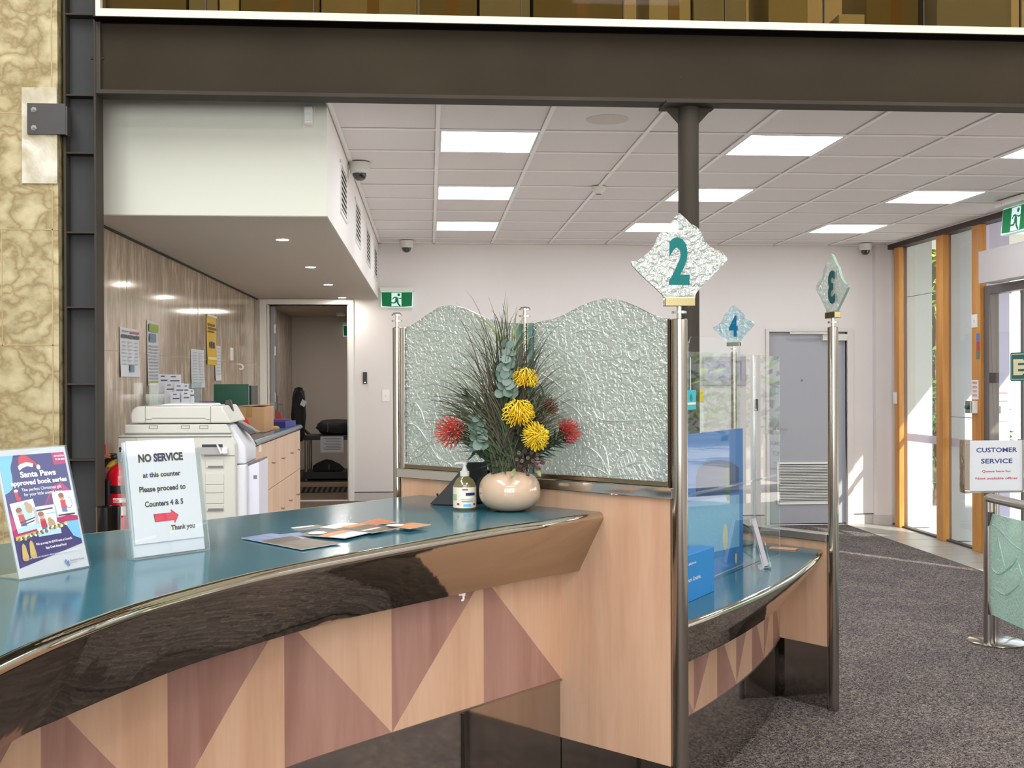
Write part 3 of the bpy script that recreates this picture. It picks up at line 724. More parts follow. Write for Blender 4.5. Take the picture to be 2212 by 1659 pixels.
# ================================================================== second counter and its low wing wall (right)
Z3 = .75
p3 = V((1.880, 5.035, 0))
c3 = thing('low_service_counter', 'lower curved service counter behind the glass post with steel edge and narrow wood triangles', 'counter', (1.2, 4.3, 0))
C0, R0 = V((-3.52, 7.58, 0)), 5.91
def arc3(r, a0, a1, n, z): return [C0 + V((r*math.cos(a0+(a1-a0)*k/n), r*math.sin(a0+(a1-a0)*k/n), z)) for k in range(n+1)]
def ang(x, y): return math.atan2(y-C0.y, x-C0.x)
aS, aE = ang(.805, 3.565), ang(1.822, 5.045)
N3 = 48
T3 = arc3(R0, aS, aE, N3, Z3)
n3 = [(V((p.x, p.y, 0))-C0).normalized() for p in T3]
w2d = V((-.60, .80, 0)).normalized()
bks = V((.30, 4.10, Z3)); bke = V((1.822, 5.045, Z3)) + w2d*.62
B3 = [bks.lerp(bke, i/N3) for i in range(N3+1)]
mb = MB(); dn = V((0, 0, -.03)); mb.grid([T3, B3]); mb.grid([[p+dn for p in T3], [p+dn for p in B3]]); mb.grid([T3, [p+dn for p in T3]]); mb.grid([B3, [p+dn for p in B3]])
mb.face([T3[-1], B3[-1], B3[-1]+dn, T3[-1]+dn]); mb.face([T3[0], B3[0], B3[0]+dn, T3[0]+dn])
mb.build('worktop', M_lam, c3, smooth=30)
rows = [[] for _ in range(12)]; R_ = .017
for i in range(N3+1):
    t, n = T3[i], n3[i]
    rows[0].append(t+V((0, 0, .0008)))
    for k in range(9):
        a = PI/2 - math.radians(112)*k/8
        rows[k+1].append(t + n*(R_*math.cos(a)) + V((0, 0, -R_+R_*math.sin(a)+.0008)))
    b = t - n*.115 + V((0, 0, -.20)); rows[10].append(b); rows[11].append(b-n*.01+V((0, 0, .004)))
mb = MB(); mb.grid(rows); mb.build('steel_apron', M_mirror, c3, smooth=60)
RM = R0-.20
qa0 = ang(.74, 3.67); qa1 = ang(1.700, 5.235)
nseg = 8
Qm = [C0 + V((RM*math.cos(qa1+(qa0-qa1)*k/nseg), RM*math.sin(qa1+(qa0-qa1)*k/nseg), 0)) for k in range(nseg+1)]
Qm = [(p.x, p.y) for p in Qm]
zk0 = .30
mb, f3 = marquetry(Qm, 0, zk0, .60, c3); mb.build('marquetry_panel', [M_maple, M_red_ven], c3, smooth=30)
o3 = [(V((p.x, p.y, 0))-C0).normalized() for p in f3]
mb = MB(); mb.grid([[V((p.x, p.y, zk0-.004)) for p in f3], [V((p.x, p.y, zk0-.004))+n*.004 for p, n in zip(f3, o3)], [V((p.x, p.y, zk0+.002))+n*.004 for p, n in zip(f3, o3)], [V((p.x, p.y, zk0+.002)) for p in f3]]); mb.build('metal_strip', M_satin, c3, smooth=30)
mb = MB(); mb.grid([[V((p.x, p.y, 0))-n*.006 for p, n in zip(f3, o3)], [V((p.x, p.y, zk0-.004))-n*.006 for p, n in zip(f3, o3)]]); mb.build('kickboard', M_kick, c3, smooth=30)
# low wing wall, rail, post 3
lw = thing('low_divider', 'low wood end panel with steel rail and mirrored kickboard at the low counter', 'partition', (1.8, 5.12, 0))
w2n = V((w2d.y, -w2d.x, 0))                            # towards the right
W0 = p3 + w2d*.03
def w2(s, z, d=0): return W0 + w2d*s + w2n*d + V((0, 0, z))
def w2box(m, s0, s1, z0, z1, a, b, mi=0): m.prism([w2(s0, z0, a), w2(s1, z0, a), w2(s1, z1, a), w2(s0, z1, a)], w2n*(b-a), mi)
mb = MB(); w2box(mb, 0, .95, .293, .785, -.012, .026); mb.build('wood_panel', M_maple, lw, smooth=0)
mb = MB(); w2box(mb, 0, .95, 0, .291, -.008, .022); mb.build('kickboard', M_kick, lw, smooth=0)
mb = MB(); w2box(mb, -.01, .97, .785, .822, -.028, .042); mb.build('rail', M_satin, lw, smooth=0, bevel=.004)
zp3 = atY(1797, 706, 5.035).z
steel_post('post', p3.x, p3.y, 0, zp3, .0245, lw, False)
number_sign('3', p3.x, p3.y, zp3, (-.12, .99, 0), 'narrow looking glass diamond sign turned away, its teal 3 reading backwards', mat('dark_teal_numeral', (14, 80, 84), .5, spec=.2), M_relief_d)
# counter 4 sign on its own post farther back
P4 = atY(1585, 760, 7.85)
p4 = thing('sign_post', 'thin steel post far behind the clear screen under the number 4 sign', 'post', (P4.x, 7.85, 0))
mb = MB(); mb.lathe((P4.x, 7.85, 0), [(.05, 0), (.05, .008), (.02, .008), (.02, P4.z)], 20); mb.build('tube', M_stain, p4)
number_sign('4', P4.x, 7.85, P4.z, (.80, -.60, 0), 'smallest, bluish glass diamond sign with a blue 4, farthest back', M_blue_num, clear('blue_sign_glass', (.80, .93, .96), .2, .05, body=.5, bodycol=(190, 220, 228), bump=(30, 1.0, .03)))

# clear counter screen: two upright acrylic panes on the low counter
s0, s1 = atZ(1470, 1284, Z3), atZ(1685, 1193, Z3)
su = (s1-s0).normalized(); SP = Pl(s0, su, (0, 0, 1))
scn = thing('acrylic_screen', 'tall clear acrylic sneeze screen standing on the low counter', 'screen', (s0+s1)/2)
def sc_pane(nm, pts, d=0):
    m = MB(); m.prism([SP.p(a, b, d+.003) for a, b in pts], SP.n*-.006, 0, 1); return m.build(nm, [M_acryl, M_acredge], scn, smooth=0)
z_t = SP.ab(1685, 770)[1]
aR = SP.ab(1684, 1190)[0]; aM = SP.ab(1629, 1000)[0]
sc_pane('pane', [(-.35, 0), (aR, 0), (aR, z_t), (-.35, z_t)])
mb = MB(); mb.prism([SP.p(aM-.004, .02, .006), SP.p(aM+.004, .02, .006), SP.p(aM+.004, z_t-.01, .006), SP.p(aM-.004, z_t-.01, .006)], SP.n*-.012); mb.build('joint_strip', M_acredge, scn, smooth=0)
zl = SP.ab(1650, 1034)[1]
mb = MB(); mb.prism([SP.p(-.3, zl, .007), SP.p(aR-.06, zl, .007), SP.p(aR-.06, zl+.008, .007), SP.p(-.3, zl+.008, .007)], SP.n*-.014); mb.build('clamp_strip', M_acredge, scn, smooth=0)
# second, round cornered screen just behind it
S2 = Pl(s0+V((-.10, .20, 0)), su, (0, 0, 1))
scr2 = thing('acrylic_screen', 'round cornered clear acrylic screen just right of the front steel post', 'screen', S2.p(.2, 0))
c_ = [S2.ab(x, y) for x, y in ((1487, 742), (1512, 727))]
rr = .05; xa, ya = c_[0][0], c_[1][1]
pts = [(xa, 0), (xa+.62, 0), (xa+.62, ya)] + [(xa+rr-rr*math.sin(t), ya-rr+rr*math.cos(t)) for t in [PI/2*k/8 for k in range(9)]]
mb = MB(); mb.prism([S2.p(a, b, .003) for a, b in pts], S2.n*-.006, 0, 1); mb.build('pane', [M_acryl, M_acredge], scr2, smooth=0)
mb = MB(); mb.prism([S2.p(xa, -.0, .03), S2.p(xa+.62, 0, .03), S2.p(xa+.62, .006, .03), S2.p(xa, .006, .03)], S2.n*-.06); mb.build('foot_strip', M_acredge, scr2, smooth=0)

# blue poster board, blue box, tilted leaflet holder, leaflets, teal tag
PB = Pl(s0 + SP.n*-.03, su, (0, 0, 1))
pb = thing('poster_board', 'large blue poster board with arched dark panel behind the clear counter screen', 'poster', PB.p(.2, 0))
x0_, x1_ = -.16, PB.ab(1605, 1100)[0]; zt_ = PB.ab(1604, 925)[1]
M_pblue = mat('poster_blue', (28, 116, 192), .35); M_pdk = mat('poster_dark_blue', (10, 62, 120), .35); M_pgr = mat('poster_green', (46, 92, 66), .4)
M_plt = mat('poster_light', (120, 178, 216), .4); M_pcr = mat('poster_cream', (206, 196, 160), .5)
mb = MB(); sheet(mb, PB, x0_, x1_, .003, zt_, .004); pbd = mb.build('board', M_pblue, pb, smooth=0)
mb = MB()
def pq(x, y): return PB.ab(x, y)
ar = [pq(1504, 1075), pq(1596, 1062), pq(1596, 1010), pq(1580, 998), pq(1555, 993), pq(1525, 998), pq(1508, 1010), pq(1503, 1030)]
polypl(mb, PB, ar, .0006, 0)
c = pq(1572, 1040); polypl(mb, PB, ell(c[0], c[1], .030, .085), .0010, 1)
ban = [pq(1484, 1085), pq(1597, 1068), pq(1597, 1180), pq(1484, 1205)]; polypl(mb, PB, ban, .0006, 2)
c = pq(1566, 1160); polypl(mb, PB, ell(c[0], c[1], .030, .055), .0012, 3)
c = pq(1589, 1206); polypl(mb, PB, ell(c[0], c[1], .019, .032), .0012, 4); polypl(mb, PB, ell(c[0], c[1], .012, .022), .0016, 3)
c = pq(1590, 1052); polypl(mb, PB, ell(c[0], c[1], .013, .022), .0014, 0)
mb.build('printed_design', [M_pdk, M_pgr, M_plt, M_pcr, mat('poster_grey', (96, 110, 122), .4)], pb, smooth=0)
bb = thing('blue_box', 'blue cardboard display box reading Smart. Creative. at the foot of the poster', 'box', SP.p(.02, 0, .08))
BX = Pl(s0 + SP.n*.085, su, (0, 0, 1))
xa_ = -.2; xb_ = BX.ab(1543, 1220)[0]; zb2 = BX.ab(1543, 1180)[1]
mb = MB(); mb.prism([BX.p(xa_, 0), BX.p(xb_, 0), BX.p(xb_, zb2), BX.p(xa_, zb2)], SP.n*-.07); mb.build('carton', mat('box_blue', (10, 124, 196), .35), bb, smooth=0, bevel=.002)
mb = MB()
a0, b0 = BX.ab(1487, 1258); a1 = BX.ab(1513, 1246)[0]; put_text(mb, 'Smart. Creative.', BX, a0-.02, a1, b0, b0+.014, .0015)
mb.build('lettering', M_white, bb, smooth=0); mb = MB()
a0, b0 = BX.ab(1486, 1222); a1 = BX.ab(1503, 1214)[0]; put_text(mb, 'coast.qld.gov.au', BX, a0-.035, a1, b0, b0+.009, .0015)
mb.build('lettering', M_white, bb, smooth=0)
# tilted holder with leaflets, seen edge on
h0 = atZ(1655, 1225, Z3); hu = V((.45, -.2, 0)).normalized()
hl = thing('leaflet_holder', 'tilted clear leaflet holder standing at the right end of the clear screen', 'leaflet holder', h0)
hv = (V((0, 0, 1)) + V((-.30, -.05, 0))).normalized(); hw = V((.25, .95, 0)).normalized()
HP = Pl(h0+V((-.012, 0, .004)), hw, hv)
mb = MB(); mb.prism([HP.p(-.05, 0, .002), HP.p(.05, 0, .002), HP.p(.05, .20, .002), HP.p(-.05, .20, .002)], HP.n*-.004); mb.build('back_plate', M_acredge, hl, smooth=0)
mb = MB(); mb.prism([HP.p(-.05, 0, .03), HP.p(.05, 0, .03), HP.p(.05, .09, .035), HP.p(-.05, .09, .035)], HP.n*-.003); mb.prism([HP.p(-.05, -.002, -.03), HP.p(.05, -.002, -.03), HP.p(.05, -.002, .033), HP.p(-.05, -.002, .033)], HP.v*.004); mb.build('pocket', M_acredge, hl, smooth=0)
mb = MB(); mb.prism([HP.p(-.047, .006, .022), HP.p(.047, .006, .022), HP.p(.047, .20, .024), HP.p(-.047, .20, .024)], HP.n*-.018, 0, 1); mb.build('leaflets', [mat('leaflet_teal', (70, 160, 160), .4), mat('leaflet_edges', (186, 178, 182), .6)], hl, smooth=0)
q = atZ(1690, 1187, Z3)
mb = MB(); mb.prism([q+V((-.06, .02, .001)), q+V((.05, -.04, .001)), q+V((.075, .0, .001)), q+V((-.03, .07, .001))], (0, 0, .004))
tag(mb.build('leaflet', mat('orange_leaflet', (196, 132, 88), .5), smooth=0), 'small orange brown leaflet lying on the right end of the low counter', 'leaflet')
cq = [atZ(x, y, Z3+dz) for x, y, dz in ((1600, 1180, .008), (1625, 1176, .03), (1632, 1160, .05), (1622, 1142, .07), (1604, 1132, .08))]
mb = MB(); mb.tube(cr(cq, 8), .004, 8); tag(mb.build('cable', M_black), 'thin black cable looping up behind the clear screen beside the blue poster', 'cable')
t0 = SP.px(1491, 842, .004); TP = Pl(t0, su, (0, 0, 1))
tg = thing('hanging_tag', 'small turquoise card hanging on a thin cord on the clear screen', 'tag', TP.p(0, -.09))
e1_, e2_ = TP.ab(1479, 842), TP.ab(1502, 884)
mb = MB(); mb.prism([TP.p(e1_[0], e2_[1], .003), TP.p(e2_[0], e2_[1], .003), TP.p(e2_[0], 0, .003), TP.p(e1_[0], 0, .003)], TP.n*-.002); mb.build('card', mat('turquoise_card', (20, 176, 186), .35), tg, smooth=0)
mb = MB(); polypl(mb, TP, ell((e1_[0]+e2_[0])/2+.004, -.030, .012, .014), .0036, 0); quadpl(mb, TP, e1_[0]+.008, e2_[0]-.004, -.056, -.048, .0036, 1); mb.build('printed_design', [mat('tag_dark', (40, 110, 124), .4), M_white], tg, smooth=0)
mb = MB(); mb.tube([TP.p((e1_[0]+e2_[0])/2, 0, .002), TP.p((e1_[0]+e2_[0])/2, SP.ab(1488, 772)[1]-TP.o.z+Z3, .002)], .0012, 6); mb.build('cord', M_white, tg)
# ================================================================== lights, cameras, sensors, vents, signs on walls and ceiling
ROWN = {0: 'nearest', 3: 'middle', 6: 'farthest'}; COLN = {0: 'left', 3: 'middle', 6: 'right'}
proto = None
for cc in (0, 3, 6):
    for rr_ in (0, 3, 6):
        x, y = GX+G*cc+.024, GY+G*rr_+.024
        lab = '%s of three square white ceiling light panels in the %s row' % (ROWN[rr_], COLN[cc])
        if proto is None:
            proto = thing('ceiling_light', lab, 'ceiling light', (x+.288, y+.288, ZC), 'square ceiling light panels')
            m = MB(); f = .012
            for a in ((x, x+.574, y, y+f), (x, x+.574, y+.562, y+.574), (x, x+f, y+f, y+.562), (x+.562, x+.574, y+f, y+.562)): m.box(a[0], a[1], a[2], a[3], ZC-.001, ZC+.008)
            m.build('frame', mat('panel_frame', (206, 212, 214), .4), proto, smooth=0)
            m = MB(); m.box(x+f, x+.562, y+f, y+.562, ZC+.001, ZC+.006); m.build('diffuser', M_led, proto, smooth=0); px0, py0 = x, y
        else: dup(proto, (x-px0, y-py0, 0), lab)
proto = None
for i, (x, y) in enumerate(((610, 517), (671, 576.5), (709, 614.5), (739, 642.5))):
    p = atZ(x, y, SZ-.004)
    lab = ('nearest round downlight under the pale bulkhead', 'second nearest round downlight under the pale bulkhead', 'third round downlight under the bulkhead counting from the front', 'farthest round downlight under the bulkhead, right above the doorway')[i]
    if proto is None:
        proto = thing('downlight', lab, 'downlight', p, 'round bulkhead downlights'); P0 = p.copy()
        m = MB(); m.lathe((p.x, p.y, SZ-.008), [(.036, .002), (.036, 0), (.043, 0), (.045, .004)], 24, caps=False); m.build('trim_ring', M_white, proto)
        m = MB(); m.lathe((p.x, p.y, SZ-.0065), [(.036, 0), (.036, .002)], 24); m.build('lamp', M_down, proto)
    else: dup(proto, p-P0, lab)
def dome(x, y, zbase, plane, lab, r=.062):
    if plane == 'c': p = atZ(x, y, zbase)
    else: p = plane
    t = thing('dome_camera', lab, 'security camera', p, 'white dome security cameras')
    m = MB(); m.lathe((p.x, p.y, p.z), [(r, 0), (r, -.045), (r*.93, -.05), (r*.93, -.068), (r*.74, -.072)], 28); m.build('housing', M_white2, t)
    m = MB(); m.lathe((p.x, p.y, p.z-.071), [(r*.72, 0), (r*.70, -.012), (r*.55, -.034), (r*.3, -.046), (0, -.049)], 24); m.build('dome', mat('smoked_dome', (40, 38, 38), .06, coat=1), t)
dome(788, 349, ZC, V((atX(770, 356, SX).x+.075, atZ(788, 352, ZC).y, ZC)), 'white dome camera nearest the front, in the corner of bulkhead and ceiling', .068)
dome(878, 519, ZC, V((atY(878, 519, 11.28).x, 11.28, ZC)), 'white dome camera hanging above the running man exit sign', .070)
dome(1869, 525, ZC, V((atY(1869, 525, 11.30).x, 11.30, ZC)), 'white dome camera at the far right end of the back wall', .066)
p = atZ(1293, 404, ZC)
t = thing('smoke_detector', 'small round smoke detector on the middle of the tiled ceiling', 'smoke detector', p)
m = MB(); m.lathe(p, [(.052, .0), (.052, -.022), (.044, -.03), (.03, -.046), (.022, -.052)], 24); m.build('body', M_white2, t)
m = MB(); m.lathe(p+V((0, 0, -.051)), [(.021, 0), (.021, -.004)], 16); m.build('sensor_cap', mat('grey_plastic', (110, 106, 102), .5), t)
p = atZ(1312, 258, ZC+.008); m = MB(); m.lathe(p, [(.118, .0), (.118, -.002), (.112, -.003)], 32)
tag(m.build('ceiling_speaker', mat('speaker_grille', (206, 199, 194), .9)), 'faint flat round speaker grille in the ceiling tile left of the tube post', 'speaker')
# motion sensor on the bulkhead front
a = atY(654, 233, SY); b = atY(680, 275, SY)
t = thing('motion_sensor', 'white motion sensor high on the pale bulkhead front under the beam', 'sensor', ((a.x+b.x)/2, SY, b.z))
m = MB(); m.box(a.x, b.x, SY-.006, SY, b.z, a.z+.01); m.build('back_box', M_white2, t, smooth=0, bevel=.003)
m = MB(); cx = (a.x+b.x)/2; m.prism([(cx-.024, SY-.006, b.z+.002), (cx+.026, SY-.006, b.z+.002), (cx+.022, SY-.045, b.z+.014), (cx-.020, SY-.045, b.z+.014)], (0, 0, .085)); m.build('housing', M_white, t, smooth=0, bevel=.006)
m = MB(); m.box(cx-.017, cx+.019, SY-.048, SY-.044, b.z+.022, b.z+.064); m.build('lens', mat('sensor_lens', (206, 214, 214), .25), t, smooth=0, bevel=.004)
# air grilles on the side of the bulkhead
vents = [((734, 363), (748, 483)), ((766.5, 447), (778, 541)), ((790, 506), (799, 575)), ((807, 547), (814, 604))]
for i, (q0_, q1_) in enumerate(vents):
    y0 = atX(q0_[0], q0_[1], SX).y; y1 = atX(q1_[0], q1_[1], SX).y
    z1 = 2.86; z0 = 2.545
    t = thing('air_grille', '%s louvred air grille on the side of the bulkhead' % ('nearest and largest', 'second', 'third', 'farthest and smallest')[i], 'vent', (SX, (y0+y1)/2, z0), 'louvred bulkhead air grilles')
    f = .022
    m = MB(); m.box(SX-.002, SX+.008, y0, y1, z0, z0+f); m.box(SX-.002, SX+.008, y0, y1, z1-f, z1); m.box(SX-.002, SX+.008, y0, y0+f, z0, z1); m.box(SX-.002, SX+.008, y1-f, y1, z0, z1); m.build('frame', M_paintw, t, smooth=0, bevel=.0015)
    m = MB(); m.box(SX-.001, SX+.0015, y0+f, y1-f, z0+f, z1-f); m.build('duct_back', mat('duct_grey', (120, 112, 108), .7), t, smooth=0)
    for k in range(8):
        z = z0+f+.012+(z1-z0-2*f)*k/8
        m = MB(); m.prism([(SX+.002, y0+f, z+.014), (SX+.007, y0+f, z-.004), (SX+.009, y0+f, z-.003), (SX+.004, y0+f, z+.015)], (0, y1-y0-2*f, 0)); m.build('louvre', M_paintw, t, smooth=0)
M_exg = mat('exit_green', (0, 112, 62), .5, spec=.2, emit=.10); M_exw = mat('exit_white', (206, 232, 228), .5, emit=.30)
def runner(m, pl, cx, cy, h, d, mi, flip=1):
    """running figure in a doorway"""
    def pp_(L, ox=0): return [(cx+flip*(x+ox)*h, cy+y*h) for x, y in L]
    for poly in ([(-.02, .10), (.10, .06), (.16, -.12), (.06, -.20), (-.06, -.12)], [(.02, -.12), (.14, -.14), (.18, -.30), (.30, -.44), (.24, -.50), (.08, -.34)],
                 [(-.06, -.14), (.06, -.18), (-.04, -.30), (-.30, -.30), (-.30, -.23), (-.10, -.23)], [(.06, .10), (.12, .04), (.24, -.04), (.34, .0), (.33, .06), (.22, .03)],
                 [(.02, .12), (-.14, .10), (-.24, -.04), (-.18, -.06), (-.10, .04), (.02, .04)]):
        polypl(m, pl, pp_(poly), d, mi)
    polypl(m, pl, ell(cx+flip*.17*h, cy+.24*h, .085*h, .085*h, 14), d, mi)
def exit_sign(pl, W, H, lab, tail=0, arrow=False, dep=.05):
    t = thing('exit_sign', lab, 'exit sign', pl.p(0, 0, 0), 'green running man exit signs')
    m = MB(); m.prism([pl.p(0, 0), pl.p(W, 0), pl.p(W, H), pl.p(0, H)], pl.n*-dep); m.build('light_box', M_exw, t, smooth=0, bevel=.004)
    m = MB(); m.prism([pl.p(-.012, H, .004), pl.p(W+.012, H, .004), pl.p(W+.012, H+.045, .004), pl.p(-.012, H+.045, .004)], pl.n*-(dep+.012)); m.build('housing', M_white2, t, smooth=0, bevel=.004)
    m = MB(); e = .007*H/.2
    curve = [(W-e, H-e), (e, H-e), (e+.006, e+.008)] + [(W/2+(W/2-e-.006)*k/6, e+.008-.008*(1-(k/6)**2)) for k in range(-6, 7)][1:-1] + [(W-e-.006, e+.008)]
    polypl(m, pl, curve, .001, 0)
    c = W*.49; quadpl(m, pl, c-.16*W, c+.15*W, e+.006, H-e-.006, .0016, 1); runner(m, pl, c-.02*W, H*.56, H*1.02, .0022, 0)
    m.build('pictogram', [M_exg, M_exw], t, smooth=0)
    return t
EP = Pl(atY(823, 664, YB-.06), (1, 0, 0), (0, 0, 1)); W_, H_ = EP.ab(892, 664)[0], EP.ab(850, 630)[1]
exit_sign(EP, W_, H_, 'green running man exit sign on the back wall above the screen')
EP2 = Pl(V((4.60, 8.60, 2.70)), (0, -1, 0), (.10, 0, 1))
t = exit_sign(EP2, .44, .215, 'tilted green exit sign hanging at the far right above the entrance')
m = MB(); m.box(4.55, 4.66, 8.19, 8.60, ZC-.05, ZC); m.build('ceiling_mount', M_white2, t, smooth=0, bevel=.004)
m = MB(); m.ball((4.552, 8.49, ZC-.03), .007, 6); m.build('status_light', mat('red_led', (230, 40, 40), .4, emit=1.5), t)
# small things on the back wall
def plate(x0, y0, x1, y1, Y, dep, name, m_, lab, cat, bevel=.003):
    a = atY(x0, y0, Y); b = atY(x1, y1, Y)
    t = thing(name, lab, cat, ((a.x+b.x)/2, Y, b.z))
    m = MB(); m.box(a.x, b.x, Y-dep, Y, b.z, a.z); m.build('plate', m_, t, smooth=0, bevel=bevel)
    return t, a, b
t, a, b = plate(784, 804, 793, 829, YB, .018, 'card_reader', M_black, 'slim black card reader on the wall right of the open doorway', 'card reader')
m = MB(); m.box(a.x+.012, b.x-.012, YB-.0195, YB-.018, b.z+.010, b.z+.018); m.build('badge', M_satin, t, smooth=0)
t, a, b = plate(825, 842, 841.5, 867.5, YB, .009, 'light_switch', M_white, 'white single light switch below and right of the black card reader', 'light switch')
m = MB(); m.box((a.x+b.x)/2-.008, (a.x+b.x)/2+.008, YB-.013, YB-.009, (a.z+b.z)/2-.014, (a.z+b.z)/2+.010); m.build('rocker', M_white2, t, smooth=0, bevel=.002)
t, a, b = plate(1628, 862, 1636.5, 887, YB, .018, 'card_reader', M_black, 'dark slim card reader on the back wall left of the grey door', 'card reader')
m = MB(); m.box(a.x+.012, b.x-.012, YB-.0195, YB-.018, b.z+.010, b.z+.018); m.build('badge', M_satin, t, smooth=0)
# picture frame behind the screen
a = atY(1518, 770, YB); b = atY(1610, 832, YB)
t = thing('picture_frame', 'lilac grey framed picture on the back wall seen through the clear screen', 'picture', ((a.x+b.x)/2, YB, b.z))
m = MB(); f = .05
for q in ((a.x, b.x, b.z, b.z+f), (a.x, b.x, a.z-f, a.z), (a.x, a.x+f, b.z+f, a.z-f), (b.x-f, b.x, b.z+f, a.z-f)): m.box(q[0], q[1], YB-.025, YB, q[2], q[3])
m.build('frame', mat('frame_lilac', (186, 176, 186), .4), t, smooth=0, bevel=.004)
m = MB(); m.box(a.x+f, b.x-f, YB-.012, YB, b.z+f, a.z-f); m.build('print', mat('print_lilac', (176, 168, 196), .3, noise=(6, .25)), t, smooth=0)

# ------------------------------------------------------------------ grey door on the back wall
fo0, fo1, foz = atY(1653.6, 900, YB).x, atY(1842, 900, YB).x, atY(1740, 710, YB).z
M_door = mat('grey_door', (164, 165, 172), .45); M_dfr = mat('door_frame', (214, 206, 202), .45)
d = thing('door_1', '', 'door', ((e0+e1)/2, YB, 0)); del d['label']; del d['category']; d['kind'] = 'structure'
m = MB(); m.box(fo0, e0, YB-.03, YB+.13, 0, foz); m.box(e1, fo1, YB-.03, YB+.13, 0, foz); m.box(e0, e1, YB-.03, YB+.13, ez, foz); m.build('door_frame', M_dfr, d, smooth=0, bevel=.003)
m = MB(); m.box(e0+.003, e1-.003, YB+.03, YB+.07, .012, ez-.004); m.build('leaf', M_door, d, smooth=0)
m = MB(); m.box(e0, e1, YB+.02, YB+.12, .001, .010); m.build('threshold', M_dark, d, smooth=0)
g0, g1 = atY(1678, 1000, YB+.03), atY(1800, 1090, YB+.03)
gz1, gz0 = atY(1740, 998, YB+.03).z, atY(1740, 1089, YB+.03).z
m = MB(); m.box(g0.x, g1.x, YB+.012, YB+.03, gz1-.022, gz1); m.box(g0.x, g1.x, YB+.012, YB+.03, gz0, gz0+.022); m.box(g0.x, g0.x+.018, YB+.016, YB+.03, gz0+.022, gz1-.022); m.box(g1.x-.018, g1.x, YB+.016, YB+.03, gz0+.022, gz1-.022); gf = m.build('grille', M_paintw, d, smooth=0, bevel=.002)
m = MB(); m.box(g0.x+.018, g1.x-.018, YB+.026, YB+.031, gz0+.022, gz1-.022); m.build('grille_back', M_dark, gf, smooth=0)
for k in range(24):
    z = gz0+.026+(gz1-gz0-.05)*k/24
    m = MB(); m.prism([(g0.x+.018, YB+.026, z+.006), (g0.x+.018, YB+.014, z), (g0.x+.018, YB+.0135, z+.0035), (g0.x+.018, YB+.0255, z+.0095)], (g1.x-g0.x-.036, 0, 0)); m.build('louvre', M_paintw, gf, smooth=0)
q = atY(1731.5, 821.5, YB+.03); m = MB(); m.lathe((q.x, YB+.03, q.z), [(.013, 0), (.013, -.004), (.006, -.006)], 16, ax=(0, 1, 0)); m.build('peephole', mat('peephole_steel', (120, 124, 130), .25, 1), d)
q = atY(1684, 927, YB+.03); m = MB(); m.lathe((q.x-.02, YB+.03, q.z), [(.025, 0), (.025, -.008)], 20, ax=(0, 1, 0)); m.tube([(q.x-.02, YB+.02, q.z), (q.x-.02, YB-.02, q.z), (q.x+.07, YB-.022, q.z)], .008, 10); m.build('handle', M_satin, d)
a = atY(1773, 722, YB+.03); b = atY(1828, 736, YB+.03)
m = MB(); m.box(a.x, b.x, YB-.03, YB+.03, b.z, a.z); dc = m.build('door_closer', M_white2, d, smooth=0, bevel=.003)
a = atY(1706, 717, YB-.06); b = atY(1808, 720, YB-.06); m = MB(); m.box(a.x, b.x, YB-.07, YB-.05, b.z-.006, b.z+.012); m.build('closer_arm', M_white2, dc, smooth=0, bevel=.002)

# ------------------------------------------------------------------ open doorway to the back room
d = thing('door_2', '', 'door', ((d0+d1)/2, YB, PF)); del d['label']; del d['category']; d['kind'] = 'structure'
o0, o1, oz = atY(562, 900, YB).x, atY(765, 900, YB).x, atY(660, 647, YB).z
m = MB(); m.box(o0, d0, YB-.025, YB+.14, PF, oz); m.box(d1, o1, YB-.025, YB+.14, PF, oz); m.box(d0, d1, YB-.025, YB+.14, dz, oz); m.build('door_frame', M_paintw, d, smooth=0, bevel=.003)
m = MB(); m.box(d0, d0+.014, YB+.03, YB+.10, PF, dz); m.box(d1-.014, d1, YB+.03, YB+.10, PF, dz); m.build('door_stop', M_paintw, d, smooth=0)
hx = d0+.02
m = MB(); m.prism([(hx, YB+.145, PF+.01), (hx+.04, YB+.145, PF+.01), (hx-.045, YB+.95, PF+.01), (hx-.085, YB+.95, PF+.01)], (0, 0, dz-PF-.02)); lf = m.build('leaf', mat('store_door', (150, 150, 154), .5), d, smooth=0)
for y in (710, 758, 858):
    z = atY(581, y, YB+.14).z; m = MB(); m.box(hx+.036, hx+.05, YB+.142, YB+.20, z-.05, z+.05); m.build('hinge', M_satin, d, smooth=0, bevel=.002)
m = MB(); z = atY(607, 873, YB+.9).z; m.box(hx-.04, hx-.02, YB+.82, YB+.86, z-.09, z+.09); m.tube([(hx-.03, YB+.84, z), (hx+.03, YB+.84, z), (hx+.03, YB+.74, z)], .009, 10); m.build('handle', M_stain, d)
RBY, RCZ = 14.4, 2.38
M_room = mat('store_wall', (196, 184, 172), .7)
mb = MB(); mb.box(XL, .6, RBY, RBY+.1, 0, 3); mb.box(.5, .6, YB+.14, RBY, 0, 3); struct(mb.build('wall_store_back', M_room, smooth=0))
mb = MB(); mb.box(XL-.2, XL, YB+.14, RBY, 0, 3); struct(mb.build('wall_store_left', M_marbleB, smooth=0))
mb = MB(); mb.box(XL, .6, YB+.14, RBY, RCZ, RCZ+.1); struct(mb.build('ceiling_store', M_room, smooth=0))
mb = MB(); mb.box(XL, .6, YB+.14, RBY, 0, PF); mb.box(XL, .6, 12.45, RBY, PF, PF+.10, 1); struct(mb.build('floor_store', [M_cork, mat('store_floor', (58, 52, 48), .8)], smooth=0))
mb = MB(); mb.box(-1.45, .5, 12.40, 12.45, PF+.062, PF+.11); struct(mb.build('trim_step_edge', mat('step_edge', (150, 128, 104), .5), smooth=0))
mb = MB(); mb.box(-1.45, .5, 12.425, 12.448, PF, PF+.062, 0)
